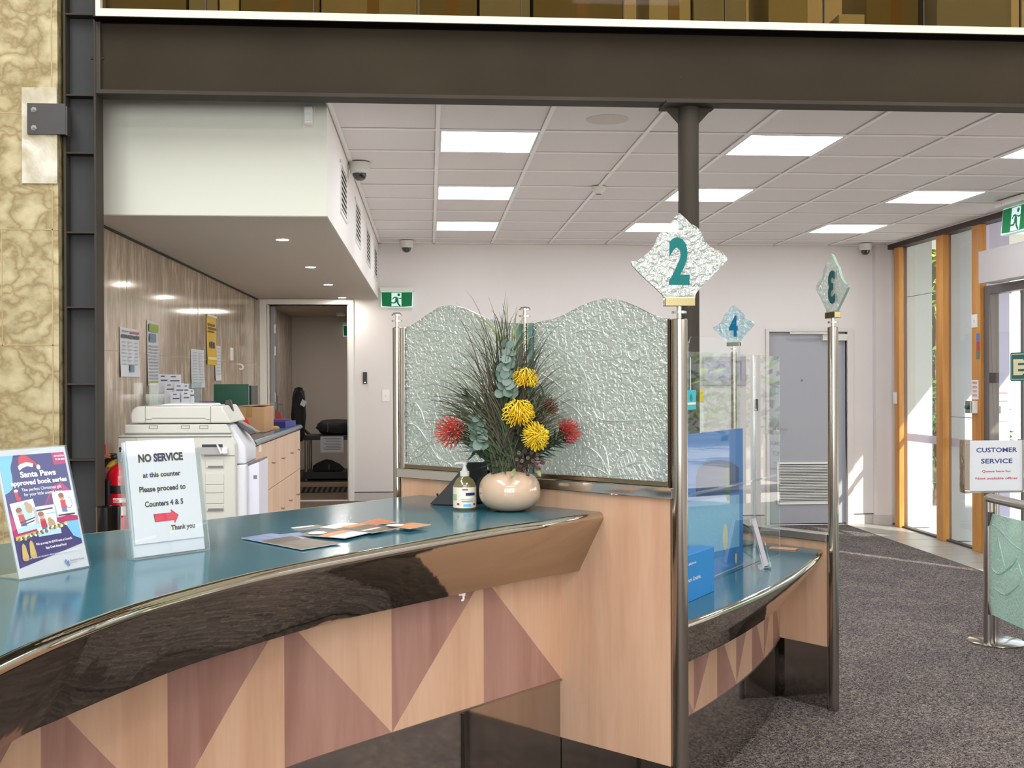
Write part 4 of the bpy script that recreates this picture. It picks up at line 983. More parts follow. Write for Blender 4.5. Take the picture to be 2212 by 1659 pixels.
for k in range(34):
    x = -1.45+.058*k; mb.prism([(x, 12.4245, PF+.004), (x+.026, 12.4245, PF+.004), (x+.05, 12.4245, PF+.058), (x+.024, 12.4245, PF+.058)], (0, .001, 0), 1)
struct(mb.build('trim_step_nosing', [M_black, mat('nosing_grey', (112, 106, 98), .6)], smooth=0))
p = atZ(740, 686, RCZ) if False else V((atY(737, 689, 13.6).x, 13.6, RCZ))
t = thing('smoke_detector', 'small smoke detector on the back room ceiling seen through the doorway', 'smoke detector', p)
m = MB(); m.lathe(p, [(.06, 0), (.06, -.03), (.035, -.045)], 20); m.build('body', M_white2, t)
m = MB(); m.lathe(p+V((0, 0, -.044)), [(.03, 0), (.03, -.006)], 14); m.build('sensor_cap', mat('grey_plastic', (110, 106, 102), .5), t)
EP3 = Pl(atY(741, 727, RBY-.06), (1, 0, 0), (0, 0, 1))
exit_sign(EP3, .36, EP3.ab(742, 703)[1], 'green exit sign half hidden by the frame inside the back room')
# trolley with bags in the back room
M_bag = mat('black_fabric', (24, 23, 25), .8, noise=(14, .5)); M_trol = mat('trolley_black', (34, 32, 34), .5); M_silver = mat('silver_leg', (150, 146, 140), .3, .8)
TY = 12.75
tl, tr_ = atY(655, 950, TY).x, atY(770, 950, TY).x
ztop = atY(700, 941, TY).z; FZ = PF+.10
t = thing('trolley', 'dark two shelf trolley with silver legs in the back room doorway', 'trolley', ((tl+tr_)/2, TY, FZ))
m = MB(); m.box(tl, tr_, TY, TY+.5, ztop-.05, ztop); m.build('top_shelf', M_trol, t, smooth=0, bevel=.006)
m = MB(); m.box(tl, tr_, TY, TY+.5, FZ+.02, FZ+.10); m.build('bottom_shelf', M_trol, t, smooth=0, bevel=.006)
for x in (tl+.03, tr_-.03):
    for y in (TY+.03, TY+.47):
        m = MB(); m.cyl((x, y, FZ), (x, y, ztop-.05), .02, 12); m.build('leg', M_silver, t)
m = MB(); m.tube(cr([(tl+.02, TY+.02, ztop-.01), (tl-.05, TY+.02, ztop+.05), (tl-.05, TY+.48, ztop+.05), (tl+.02, TY+.48, ztop-.01)], 5), .018, 10); m.build('handle', M_trol, t)
def soft(name, x0, x1, y0, y1, z0, z1, lab, cat, m_=None, n=10, lump=.12):
    m = MB(); rows = []
    for i in range(n+1):
        ph = -PI/2+PI*i/n; row = []
        for k in range(2*n):
            th = 2*PI*k/(2*n)
            sx = math.copysign(abs(math.cos(th))**.55, math.cos(th))*math.cos(ph)**.5 if math.cos(ph) > 0 else 0
            sy = math.copysign(abs(math.sin(th))**.55, math.sin(th))*math.cos(ph)**.5 if math.cos(ph) > 0 else 0
            sz = math.copysign(abs(math.sin(ph))**.7, math.sin(ph))
            j = 1+lump*math.sin(3.1*th+5*sz)*math.cos(2.3*ph+th)
            row.append(((x0+x1)/2+(x1-x0)/2*sx*j, (y0+y1)/2+(y1-y0)/2*sy*j, (z0+z1)/2+(z1-z0)/2*max(sz, -1)*(1 if sz < 0 else j)))
        rows.append(row)
    m.grid(rows, 0, closed=True)
    t = thing(name, lab, cat, ((x0+x1)/2, (y0+y1)/2, z0)); m.build('body', m_ or M_bag, t, smooth=50); return t
a = atY(681, 908, TY+.2).z
t = soft('black_bag', tl+.14, tr_-.02, TY+.05, TY+.45, ztop, a, 'bulging black bag lying on the trolley top shelf', 'bag')
for x in (tl+.27, tl+.50):
    m = MB(); m.tube(cr([(x, TY+.045, ztop+.04), (x+.005, TY+.04, ztop+.09), (x, TY+.06, a-.03)], 4), .006, 8); m.build('zip', M_silver, t)
b = atY(735, 996, TY+.2).z
t = thing('black_case', 'wedge shaped black case on the trolley bottom shelf', 'case', ((tl+tr_)/2, TY+.25, FZ+.10))
m = MB(); m.prism([(tl+.10, TY+.06, FZ+.10), (tr_-.16, TY+.06, FZ+.10), (tr_-.22, TY+.06, FZ+.16), (tr_-.32, TY+.06, b), (tl+.22, TY+.06, FZ+.22), (tl+.10, TY+.06, FZ+.17)], (0, .36, 0)); m.build('body', M_bag, t, smooth=0, bevel=.015)
m = MB(); m.tube([(tl+.28, TY+.055, FZ+.12), (tl+.29, TY+.055, FZ+.18)], .008, 8); m.build('clasp', M_silver, t)
q0_, q1_ = atY(692, 943, TY-.01), atY(742, 977, TY-.01)
t = thing('notice_sheet', 'white printed notice sheet taped to the front of the trolley', 'notice', ((q0_.x+q1_.x)/2, TY, q1_.z))
m = MB(); m.box(q0_.x, q1_.x, TY-.004, TY-.002, q1_.z, q0_.z); m.build('paper', M_paper, t, smooth=0)
NP = Pl((q0_.x, TY-.0045, q1_.z), (1, 0, 0), (0, 0, 1)); wN, hN = q1_.x-q0_.x, q0_.z-q1_.z
m = MB()
for k in range(8): quadpl(m, NP, wN*(.12+.06*(k % 3)), wN*(.9-.05*(k % 2)), hN*(.86-.1*k), hN*(.89-.1*k), .0006)
m.build('printed_lines', mat('print_grey', (110, 108, 112), .6), t, smooth=0)
x0_, x1_ = atY(632, 900, 12.6).x, atY(656, 900, 12.6).x
t = soft('hanging_coat', x0_, x1_+.02, 12.45, 12.7, atY(640, 955, 12.6).z, atY(640, 842, 12.6).z, 'black coat or bag hanging at the left of the trolley', 'coat')
q = atY(657, 868, 12.42); m = MB(); m.prism([(q.x-.02, 12.42, q.z+.03), (q.x+.03, 12.42, q.z), (q.x, 12.42, q.z-.06), (q.x-.045, 12.42, q.z-.03)], (0, .004, 0)); m.build('white_tag', M_paper, t, smooth=0)
# ================================================================== staff bay: copier, bench, cabinets, papers, extinguisher
FY = 5.86
cp = thing('photocopier', 'big off-white photocopier standing behind the counter by the marble wall', 'photocopier', (atY(390, 1000, FY).x, FY, PF))
M_cop = mat('copier_body', (205, 205, 196), .4); M_cop2 = mat('copier_side', (214, 216, 222), .35); M_copd = mat('copier_line', (120, 120, 116), .5); M_copk = mat('copier_slot', (40, 38, 52), .5)
CP = Pl((0, FY, 0), (1, 0, 0), (0, 0, 1))
def cpx(L, Y=FY): return [atY(x, y, Y) for x, y in L]
m = MB(); pts = cpx([(253, 1100), (253, 943), (269, 937), (498, 937), (508, 958), (508, 1100)]); pts[0].z = pts[-1].z = PF+.04
m.prism(pts, (0, .50, 0)); m.build('body', M_cop, cp, smooth=0, bevel=.008)
m = MB(); pts = cpx([(269, 937), (269, 917), (490, 916), (498, 937)]); m.prism(pts, (0, .48, 0)); m.build('scanner_section', M_cop, cp, smooth=0, bevel=.006)
m = MB(); pts = cpx([(282, 915), (281, 895), (286, 884), (296, 878), (478, 877), (500, 914)]); m.prism(pts, (0, .46, 0)); lid = m.build('document_feeder', M_cop, cp, smooth=30, bevel=.008)
m = MB(); pts = cpx([(330, 877), (362, 872), (448, 873), (452, 877)]); m.prism([p+V((0, .04, 0)) for p in pts], (0, .3, 0)); m.build('feeder_cover', M_cop2, lid, smooth=0, bevel=.003)
m = MB()
for L in ([(313.4, 878), (314.4, 878), (314.4, 914), (313.4, 914)], [(454.5, 878), (455.5, 878), (455.5, 914), (454.5, 914)], [(314, 905.5), (328, 905.5), (328, 906.5), (314, 906.5)], [(328, 902.5), (444, 902.5), (444, 903.7), (328, 903.7)], [(444, 905.5), (455, 905.5), (455, 906.5), (444, 906.5)]):
    m.prism([p+V((0, -.002, 0)) for p in cpx(L)], (0, .003, 0))
m.build('seam', M_copd, lid, smooth=0)
m = MB(); pts = cpx([(498, 917), (526, 958), (531, 968), (532, 1002), (508, 1003), (508, 960), (490, 917)], FY+.06); m.prism(pts, (0, .34, 0)); m.build('side_cover', M_cop2, cp, smooth=30, bevel=.012, seg=3)
m = MB(); pts = cpx([(508, 1005), (532, 1003), (532, 1100), (508, 1100)], FY+.05); pts[2].z = pts[3].z = PF+.05; m.prism(pts, (0, .34, 0)); m.build('lower_side_cover', M_cop2, cp, smooth=0, bevel=.01)
m = MB(); pts = cpx([(531, 1008), (560, 997), (560, 1100), (531, 1100)], FY+.1); pts[2].z = pts[3].z = PF+.05; m.prism(pts, (0, .32, 0)); m.build('side_tray_unit', mat('copier_lavender', (214, 214, 226), .4), cp, smooth=0, bevel=.004)
m = MB(); pts = cpx([(531, 1008), (560, 997), (559, 994), (532, 1003)], FY+.1); m.prism(pts, (0, .3, 0)); m.build('side_tray_lid', mat('copier_brown', (104, 96, 92), .45), cp, smooth=0)
m = MB(); quadpl(m, CP, *[CP.ab(541, 1038)[0], CP.ab(549, 1038)[0]], CP.ab(541, 1038)[1], CP.ab(541, 1030)[1], -.098); m.build('badge', M_copd, cp, smooth=0)
def cpanel(nm, x0, y0, x1, y1, mt, d=.004, bev=.001, sub=cp):
    a = atY(x0, y0, FY); b = atY(x1, y1, FY); q = MB(); q.box(a.x, b.x, FY-d, FY+.004, b.z, a.z); return q.build(nm, mt, sub, smooth=0, bevel=bev)
for x in (322, 391, 431): 
    a = atY(x, 919, FY); b = atY(x+19, 926, FY); q = MB(); f = .002
    for r in ((a.x, b.x, a.z-f, a.z), (a.x, b.x, b.z, b.z+f), (a.x, a.x+f, b.z, a.z), (b.x-f, b.x, b.z, a.z)): q.box(r[0], r[1], FY-.002, FY+.002, r[2], r[3])
    q.build('cover_cap', M_copd, cp, smooth=0)
cpanel('seam', 269, 936.6, 500, 937.6, M_copd, .002, 0); cpanel('seam', 256, 943.5, 500, 944.3, M_copd, .002, 0); cpanel('seam', 294, 944, 294.8, 1000, M_copd, .002, 0)
cpanel('paper_exit', 436, 960, 481, 966, M_copk, .001); cpanel('exit_tray', 434, 966, 482, 981, mat('copier_tray', (168, 166, 168), .5), .03)
cpanel('side_knob', 481, 967, 493, 980, M_cop2, .03, .003)
m = MB(); pts = [atY(x, y, FY-.03) for x, y in ((468, 960), (471, 960), (481, 979), (477, 980))]; m.prism(pts, (0, -.012, 0)); m.build('paper_guide', M_white, cp, smooth=0)
cpanel('seam', 441, 984, 507, 985, M_copd, .002, 0)
for y0, y1 in ((993, 1011), (1022, 1047), (1048, 1065), (1066, 1088), (1089, 1104)):
    dr = cpanel('paper_drawer', 444, y0, 484, y1-1, M_cop, .006, .002)
cpanel('drawer_recess', 450, 1006, 483, 1010, M_copd, .009, .001); cpanel('drawer_recess', 450, 1098, 483, 1103, M_copd, .009, .001)
# tilted dark control panel on the right
m = MB(); pts = [atY(x, y, FY+.22) for x, y in ((497, 906), (512, 908), (556, 935), (541, 940))]; m.prism(pts, (0, .12, 0)); m.build('control_panel', mat('panel_grey', (58, 58, 58), .4), cp, smooth=0, bevel=.004)
m = MB(); pts = [atY(x, y, FY+.22) for x, y in ((485, 866), (487, 863), (495, 863), (498, 867), (506, 905), (498, 906), (488, 893))]; m.prism(pts, (0, .05, 0)); m.build('panel_arm', M_black, cp, smooth=30, bevel=.004)

# ---- bench: worktop and cabinet units
BXF = -1.03; BZ = 1.20
yA, yB, yC = atX(549.7, 960, BXF).y, atX(614, 960, BXF).y, atX(648, 960, BXF).y
bt = thing('bench_worktop', 'long teal bench top along the marble wall holding boxes and folders', 'worktop', (-1.39, (yA+yC)/2, BZ-.035))
m = MB(); m.prism([(XL+.003, yA-.02, BZ-.035), (BXF+.005, yA-.02, BZ-.035), (BXF+.022, yA-.02, BZ-.0175), (BXF+.005, yA-.02, BZ), (XL+.003, yA-.02, BZ)], (0, yC-yA+.05, 0)); m.build('top', mat('bench_teal', (58, 92, 112), .25, coat=.2), bt, smooth=0, bevel=.004)
def cabinet(y0, y1, lab, splits, handles):
    t = thing('cabinet', lab, 'cabinet', (-1.39, (y0+y1)/2, PF), 'light wood bench cabinets')
    m = MB(); m.box(XL+.003, BXF-.02, y0, y1, PF, BZ-.037); m.build('body', M_cabwood, t, smooth=0)
    for (p0, p1, z0, z1), hs in zip(splits, handles):
        m = MB(); m.box(BXF-.019, BXF, p0+.002, p1-.002, z0+.002, z1-.002); dr = m.build('door', M_cabwood, t, smooth=0, bevel=.001)
        for x, y in hs:
            q = atX(x, y, BXF); m = MB(); m.tube([(BXF-.001, q.y, q.z), (BXF+.02, q.y, q.z)], .005, 8); m.tube([(BXF+.02, q.y-.035, q.z), (BXF+.022, q.y, q.z), (BXF+.02, q.y+.035, q.z)], .006, 10); m.build('handle', M_stain, dr)
    return t
zm = atX(613, 1036, BXF).z; yM = atX(573, 960, BXF).y
cabinet(yA, yB, 'light wood cabinet unit nearest the copier with small bar handles', [(yA, yM, zm, BZ-.04), (yM, (yM+yB)/2, zm, BZ-.04), ((yM+yB)/2, yB, zm, BZ-.04), (yA, (yA+yB)/2+.1, PF+.02, zm), ((yA+yB)/2+.1, yB, PF+.02, zm)],
        [[(564, 1009)], [(587, 999.5)], [(608, 990)], [], [(607, 1098)]])
yD = (yB+yC)/2
cabinet(yB, yC, 'light wood cabinet unit at the far end next to the open doorway', [(yB, yD, zm, BZ-.04), (yD, yC, zm, BZ-.04), (yB, yD, PF+.02, zm), (yD, yC, PF+.02, zm)], [[(627, 978.5)], [(643, 971)], [(624, 1081)], [(640, 1068)]])
q = atX(562, 968, BXF+.001); m = MB(); m.box(BXF, BXF+.002, q.y-.045, q.y+.045, q.z-.022, q.z+.022); tag(m.build('sticker', M_white, smooth=0), 'small white square sticker on the upper door near the copier', 'sticker')
q = atX(566, 1090, BXF+.001); m = MB(); m.box(BXF, BXF+.002, q.y-.045, q.y+.045, q.z-.05, q.z+.04); tag(m.build('sticker', M_white, smooth=0), 'white label sticker low on the near cabinet door', 'sticker')

# ---- things on the bench
p0, p1 = atY(505, 928, 7.55), atY(572, 928, 7.55)
t = thing('cardboard_box', 'brown cardboard box on the bench between the copier and the doorway', 'box', ((p0.x+p1.x)/2, 7.75, BZ))
zt_ = atY(540, 879, 7.55).z
m = MB(); m.box(p0.x, p1.x, 7.55, 7.98, BZ+.001, zt_); m.build('carton', mat('box_brown', (178, 138, 98), .75, noise=(4, .06)), t, smooth=0, bevel=.004)
m = MB(); m.prism([(p0.x, 7.55, zt_), ((p0.x+p1.x)/2, 7.55, zt_+.004), ((p0.x+p1.x)/2, 7.98, zt_+.004), (p0.x, 7.98, zt_)], (0, 0, .004)); m.prism([((p0.x+p1.x)/2+.004, 7.55, zt_+.001), (p1.x, 7.55, zt_+.012), (p1.x, 7.98, zt_+.012), ((p0.x+p1.x)/2+.004, 7.98, zt_+.001)], (0, 0, .004)); m.build('flap', MATS['box_brown'], t, smooth=0)
m = MB(); c = (p0.x+p1.x)/2; m.box(c-.02, c+.02, 7.5485, 7.55, zt_-.07, zt_); m.build('tape', MATS['packing_tape'], t, smooth=0)
m = MB(); pts = [atY(x, y, 7.30) for x, y in ((510, 903), (532, 903), (545, 927), (518, 924))]
t = thing('red_tray', 'small bright red plastic tray leaning against the cardboard box', 'tray', (pts[3].x, 7.3, BZ))
M_redp = mat('red_plastic', (206, 26, 30), .35)
m.prism(pts, (0, .012, 0)); m.build('back', M_redp, t, smooth=0, bevel=.002)
m = MB(); m.box(pts[3].x, pts[2].x, 7.22, 7.31, BZ+.001, BZ+.012); m.build('tray_lip', M_redp, t, smooth=0, bevel=.002)
a = atY(458, 830, 8.1); b = atY(537, 830, 8.1)
t = thing('green_folder', 'large dark green folder standing upright at the back of the bench', 'folder', ((a.x+b.x)/2, 8.1, BZ))
m = MB(); m.box(a.x+.012, b.x, 8.1, 8.108, BZ+.001, a.z); m.box(a.x, b.x-.01, 8.16, 8.168, BZ+.001, a.z-.008); m.build('cover', mat('folder_green', (10, 84, 60), .45), t, smooth=0, bevel=.002)
m = MB(); m.box(a.x+.02, b.x-.006, 8.110, 8.158, BZ+.001, a.z-.02); m.build('papers', M_paper, t, smooth=0)
for i, (x, mt, lab, h) in enumerate(((541, M_white, 'white file standing right of the green folder', 836), (546, M_black, 'dark file standing between the green folder and the wall corner', 833))):
    q = atY(x, h, 8.3); m = MB(); m.box(q.x-.012, q.x+.006, 8.2, 8.5, BZ+.001, q.z)
    tag(m.build('file', mt, smooth=0, bevel=.002), lab, 'file')
a = atY(420, 868, 7.5); b = atY(458, 868, 7.5)
t = thing('letter_tray', 'purple and grey letter tray left of the green folder', 'tray', ((a.x+b.x)/2, 7.6, BZ))
m = MB(); m.box(a.x, b.x-.03, 7.5, 7.78, BZ+.10, a.z); m.build('top_tray', mat('purple_plastic', (74, 52, 112), .4), t, smooth=0, bevel=.003)
m = MB(); m.box(a.x+.02, b.x+.10, 7.52, 7.8, BZ+.001, BZ+.095); m.build('bottom_tray', mat('tray_grey', (138, 138, 134), .5), t, smooth=0, bevel=.003)
def flat_item(px_, z, th, mt, name, lab, cat):
    m = MB(); P = [atZ(x, y, z) for x, y in px_]; m.prism(P, (0, 0, th)); return tag(m.build(name, mt, smooth=0), lab, cat)
def slab(cx, cy, w_, l_, z, th, rot, mt, name, lab, cat):
    m = MB(); c, s = math.cos(rot), math.sin(rot)
    m.prism([(cx+c*a-s*b, cy+s*a+c*b, z) for a, b in ((-w_/2, -l_/2), (w_/2, -l_/2), (w_/2, l_/2), (-w_/2, l_/2))], (0, 0, th)); return tag(m.build(name, mt, smooth=0, bevel=.001), lab, cat)
slab(-1.24, 8.30, .24, .33, BZ+.001, .012, .2, mat('envelope_yellow', (216, 168, 84), .6), 'envelope', 'yellow orange envelope sticking out right of the cardboard box', 'envelope')
slab(-1.13, 8.52, .16, .24, BZ+.001, .045, -.2, mat('folder_blue', (40, 52, 132), .45), 'folder', 'dark blue folder at the far right end of the bench', 'folder')
slab(-1.22, 8.62, .26, .20, BZ+.048, .008, .3, mat('folder_purple', (112, 46, 110), .45), 'folder', 'purple folder lying across the blue folder on the bench', 'folder')
q = atY(600, 895, 8.75); m = MB(); m.prism([(q.x-.02, 8.74, BZ+.001), (q.x+.05, 8.74, BZ+.001), (q.x+.015, 8.74, BZ+.11), (q.x-.02, 8.74, BZ+.13)], (0, .01, 0)); tag(m.build('red_card', mat('card_red', (150, 48, 30), .5), smooth=0), 'small dark red card standing behind the folders by the doorway', 'card')
# leaflet rack with three tiers
t = thing('leaflet_rack', 'clear tiered rack full of white leaflets behind the copier', 'leaflet rack', (-1.60, 7.0, BZ))
m = MB()
for k in range(3): m.box(-1.74, -1.42, 6.86+.09*k, 6.866+.09*k, BZ+.001, BZ+.20+.07*k)
m.box(-1.74, -1.736, 6.86, 7.12, BZ+.001, BZ+.20); m.box(-1.424, -1.42, 6.86, 7.12, BZ+.001, BZ+.20); m.box(-1.74, -1.42, 6.86, 7.12, BZ+.001, BZ+.006)
m.build('frame', M_acredge, t, smooth=0)
LF = [((342, 808), (362, 809), 7.02), ((362, 809), (390, 809), 7.04), ((355, 827), (376, 828), 6.96), ((376, 829), (396, 828), 6.95), ((394, 829), (406, 829), 6.98), ((368, 847), (388, 848), 6.88), ((392, 845), (409, 844), 6.88), ((407, 840), (418, 842), 6.92)]
for i, (p, q, Y) in enumerate(LF):
    a = atY(*p, Y); b = atY(*q, Y); h_ = .215
    m = MB(); m.prism([(a.x+.012, Y-.05, a.z-h_), (b.x+.012, Y-.05, b.z-h_), (b.x, Y, b.z), (a.x, Y, a.z)], (0, .016, 0))
    o = m.build('leaflet_bundle', M_paper, None, smooth=0)
    names = ['back left', 'back middle', 'second tier left', 'second tier middle', 'second tier right', 'front left', 'front right', 'far right']
    tag(o, 'white leaflet bundle in the %s pocket of the clear rack' % names[i], 'leaflets', 'white leaflet bundles in the rack')
    pl = Pl((a.x+.012, Y-.0505, a.z-h_), (1, 0, 0), V((-.012, .05, h_)))
    m = MB(); W2 = b.x-a.x; H2 = math.hypot(h_, .05)
    quadpl(m, pl, W2*.08, W2*.8, H2*.80, H2*.835, .001, 0); quadpl(m, pl, W2*.1, W2*.5, H2*.92, H2*.95, .001, 0); quadpl(m, pl, W2*.1, W2*.9, H2*.60, H2*.72, .001, 1)
    m.build('printed_design', [mat('print_slate', (84, 86, 110), .6), mat('print_pale', (206, 210, 222), .6)], o, smooth=0)

# ---- notices on the marble wall
LW_ = Pl((XL, 6, 0), (0, 1, 0), (0, 0, 1))
def wall_notice(x0, y0, x1, y1, lab, designs, mt=M_paper, name='notice'):
    a0, b1 = LW_.ab(x0, y0); a1, b0 = LW_.ab(x1, y1)
    t = thing(name, lab, 'notice', LW_.p((a0+a1)/2, b0), 'paper notices on the marble wall')
    m = MB(); rows = []
    for i in range(7):
        f = i/6; d = .004 + .012*max(0, f-.6)**2*6*.5
        rows.append([LW_.p(a0, b0+(b1-b0)*f*1.0, .004+.006*(1-f)**2), LW_.p((a0+a1)/2, b0+(b1-b0)*f, .003), LW_.p(a1, b0+(b1-b0)*f, .004+.006*(1-f)**2)])
    m.grid(rows); m.build('paper', mt, t, smooth=40)
    m = MB(); cols = []
    for k, (u0, u1, v0, v1, c) in enumerate(designs):
        mt_ = mat('print_%d_%d_%d' % c, c, .6)
        if mt_ not in cols: cols.append(mt_)
        W2, H2 = a1-a0, b1-b0
        quadpl(m, LW_, a0+W2*u0, a0+W2*u1, b0+H2*v0, b0+H2*v1, .0115, cols.index(mt_))
    if designs: m.build('printed_design', cols, t, smooth=0)
DK, GR, MG, RD, BL, GN = (84, 80, 84), (168, 168, 174), (118, 118, 124), (170, 84, 96), (112, 134, 156), (146, 168, 60)
wall_notice(257, 706, 299, 814, 'white notice with three printed columns, leftmost on the marble wall',
    [(.04, .30, .79, .86, DK), (.36, .64, .79, .86, DK), (.70, .96, .79, .86, DK), (.5, .95, .90, .94, RD), (.04, .4, .92, .94, MG), (.46, .68, .10, .25, BL)] +
    [(.05+.33*(k % 3), .27+.30*(k % 3), .70-.075*(k//3), .72-.075*(k//3), GR) for k in range(21)])
wall_notice(316, 691, 341, 832, 'tall white notice with green header and footer, second from the left', [(.08, .92, .83, .95, GN), (.12, .7, .67, .80, BL), (.05, .95, .02, .06, GN)] + [(.1+.4*(k % 2), .45+.45*(k % 2), .60-.05*(k//2), .62-.05*(k//2), GR) for k in range(22)])
wall_notice(411, 753, 440, 837, 'plain white two column notice below and left of the yellow poster', [(.08+.46*(k % 2), .42+.46*(k % 2), .90-.07*(k//2), .915-.07*(k//2), GR) for k in range(24)])
wall_notice(445, 678, 466, 789, 'narrow yellow poster with dark lettering on the marble wall', [(.1, .8, .78, .82, (96, 80, 20)), (.1, .95, .71, .75, (96, 80, 20)), (.1, .7, .65, .68, (96, 80, 20)), (.25, .36, .34, .46, DK), (.44, .55, .33, .47, DK), (.66, .78, .34, .46, DK), (.05, .95, .10, .16, (226, 214, 150)), (0, 1, .96, 1, (230, 228, 214))], mat('poster_yellow', (214, 172, 20), .55), 'poster')
wall_notice(463, 746, 476, 822, 'narrow white notice just right of the yellow poster', [(.15, .85, .90-.09*k, .92-.09*k, GR) for k in range(9)])
a0, b1 = LW_.ab(496.5, 751); a1, b0 = LW_.ab(501.5, 779)
m = MB(); m.prism([LW_.p(a0, b0), LW_.p(a1, b0), LW_.p(a1, b1), LW_.p(a0, b1)], LW_.n*.012); tag(m.build('wall_plate', M_white, smooth=0, bevel=.003), 'slim white switch plate on the marble wall right of the notices', 'switch plate')
q = LW_.px(514, 791); m = MB(); m.tube(cr([q+V((0, 0, .02)), q+V((.03, 0, .015)), q+V((.045, 0, -.01)), q+V((.03, 0, -.03)), q+V((.012, 0, -.02))], 5), .008, 8); tag(m.build('wall_hook', M_white), 'small white hook on the marble wall near the corner', 'hook')

# ---- fire extinguisher, red bracket, black bin
ex = atY(263, 1000, 5.73).x; EYY = 5.73
t = thing('fire_extinguisher', 'red fire extinguisher with black hose partly hidden by the no service sign', 'fire extinguisher', (ex, EYY, PF))
M_redx = mat('extinguisher_red', (196, 18, 34), .22, coat=.5)
r = .077; zs_ = atY(263, 1030, EYY).z
m = MB(); m.lathe((ex, EYY, 0), [(r*.9, PF), (r, PF+.02), (r, zs_)] + [(r*math.cos(t_k), zs_+r*.95*math.sin(t_k)) for t_k in [PI/2*k/8 for k in range(1, 8)]] + [(.018, zs_+r*.96), (.018, zs_+r*1.15)], 32); m.build('cylinder', M_redx, t)
zt_ = zs_+r*1.15
m = MB(); m.lathe((ex, EYY, zt_), [(.022, -.012), (.022, .018), (.014, .02), (.014, .045)], 16); m.tube([(ex, EYY, zt_+.02), (ex-.05, EYY, zt_+.02)], .013, 12); m.build('valve', M_stain, t)
m = MB(); m.prism([(ex-.01, EYY-.01, zt_+.045), (ex+.09, EYY-.01, zt_+.075), (ex+.09, EYY-.01, zt_+.085), (ex-.012, EYY-.01, zt_+.06)], (0, .02, 0)); m.build('lever', M_black, t, smooth=0, bevel=.002)
m = MB(); pth = [atY(x, y, EYY-.04) for x, y in ((250, 986), (238, 990), (225, 1003), (219, 1025), (220, 1048), (226, 1070))]; m.tube(cr([(ex-.05, EYY, zt_+.02)] + pth, 6), .0135, 12); m.build('hose', M_black, t)
m = MB(); q = atY(234, 1034, EYY-.05); m.lathe((q.x, q.y, 0), [(.016, PF+.2), (.024, zs_-.2), (.024, q.z-.01), (.016, q.z)], 16); m.build('discharge_horn', M_black, t)
for z0_, z1_ in ((atY(263, 1063, EYY).z, atY(263, 1046, EYY).z),):
    m = MB(); m.lathe((ex, EYY, 0), [(r+.001, z0_), (r+.0025, z0_+.002), (r+.0025, z1_), (r+.001, z1_)], 32, caps=False); m.build('black_band', M_black, t)
m = MB(); q0_, q1_ = atY(228, 984, EYY-.02), atY(248, 1010, EYY-.02)
m.prism([atY(x, y, EYY-.02) for x, y in ((236, 982), (249, 980), (247, 1003), (241, 1011), (227, 1006))], (0, .006, 0)); m.build('yellow_tag', mat('tag_yellow', (214, 190, 30), .5), t, smooth=0)
EX = Pl((ex, EYY-r-.002, 0), (1, 0, 0), (0, 0, 1))
def curved(m, a0, a1, z0, z1, mi, rr):
    rows = []
    for k in range(9):
        a = a0+(a1-a0)*k/8; x = math.sin(a)*rr; y = -math.cos(a)*rr
        rows.append([V((ex+x, EYY+y, z0)), V((ex+x, EYY+y, z1))])
    m.grid(rows, mi)
m = MB(); zl1 = atY(255, 1075, EYY-r).z
curved(m, -.55, .5, zl1-.26, zl1, 0, r+.0012); curved(m, -.30, .5, zl1-.025, zl1-.003, 1, r+.002); curved(m, .06, .5, zl1-.09, zl1-.045, 1, r+.002)
curved(m, -.3, .4, zl1-.17, zl1-.10, 2, r+.002)
m.build('label', [M_redx, M_white, mat('label_pale_red', (226, 120, 128), .5)], t, smooth=50)
m = MB(); put_text(m, 'HIGH', EX, -.021, .008, zl1-.022, zl1-.008, .0035, 0, .02); m.build('lettering', M_redx, t, smooth=0)
q0_, q1_ = atY(223, 963, 5.66), atY(229, 987, 5.66)
t = thing('red_bracket', 'small red plastic bracket on the steel column above the extinguisher hose', 'bracket', (q0_.x, 5.66, q1_.z))
m = MB(); m.tube([q0_, (q0_.x, 5.66, q1_.z), (q0_.x+.035, 5.66, q1_.z-.004)], .005, 8); m.tube([q0_, (q0_.x+.012, 5.66, q0_.z+.006), (q0_.x+.014, 5.66, q1_.z+.01)], .005, 8); m.build('clip', mat('clip_red', (214, 84, 70), .4), t)
q = atY(234.5, 1100, 5.0); zt_ = atY(234, 1094, 5.0).z
t = thing('waste_bin', 'black cylindrical bin in front of the extinguisher behind the counter edge', 'bin', (q.x, 5.0, PF))
m = MB(); m.lathe((q.x, 5.0, 0), [(.048, PF), (.053, zt_-.006), (.053, zt_), (.049, zt_), (.047, zt_-.03), (.043, PF+.01)], 32); m.build('body', mat('gloss_black', (14, 14, 15), .12, coat=.6), t)
# ================================================================== things on the front counter
def tilt_plane(f0, f1, deg):
    u = (f1-f0).normalized(); n = V((u.y, -u.x, 0)); th = math.radians(deg)
    return Pl(f0, u, V((0, 0, math.cos(th))) - n*math.sin(th))
M_ink = mat('ink_navy', (36, 40, 86), .55); M_arrow = mat('arrow_red', (214, 44, 72), .5); M_inkl = mat('ink_outline', (40, 36, 56), .55); M_hal = mat('yellow_halo', (238, 240, 130), .6)
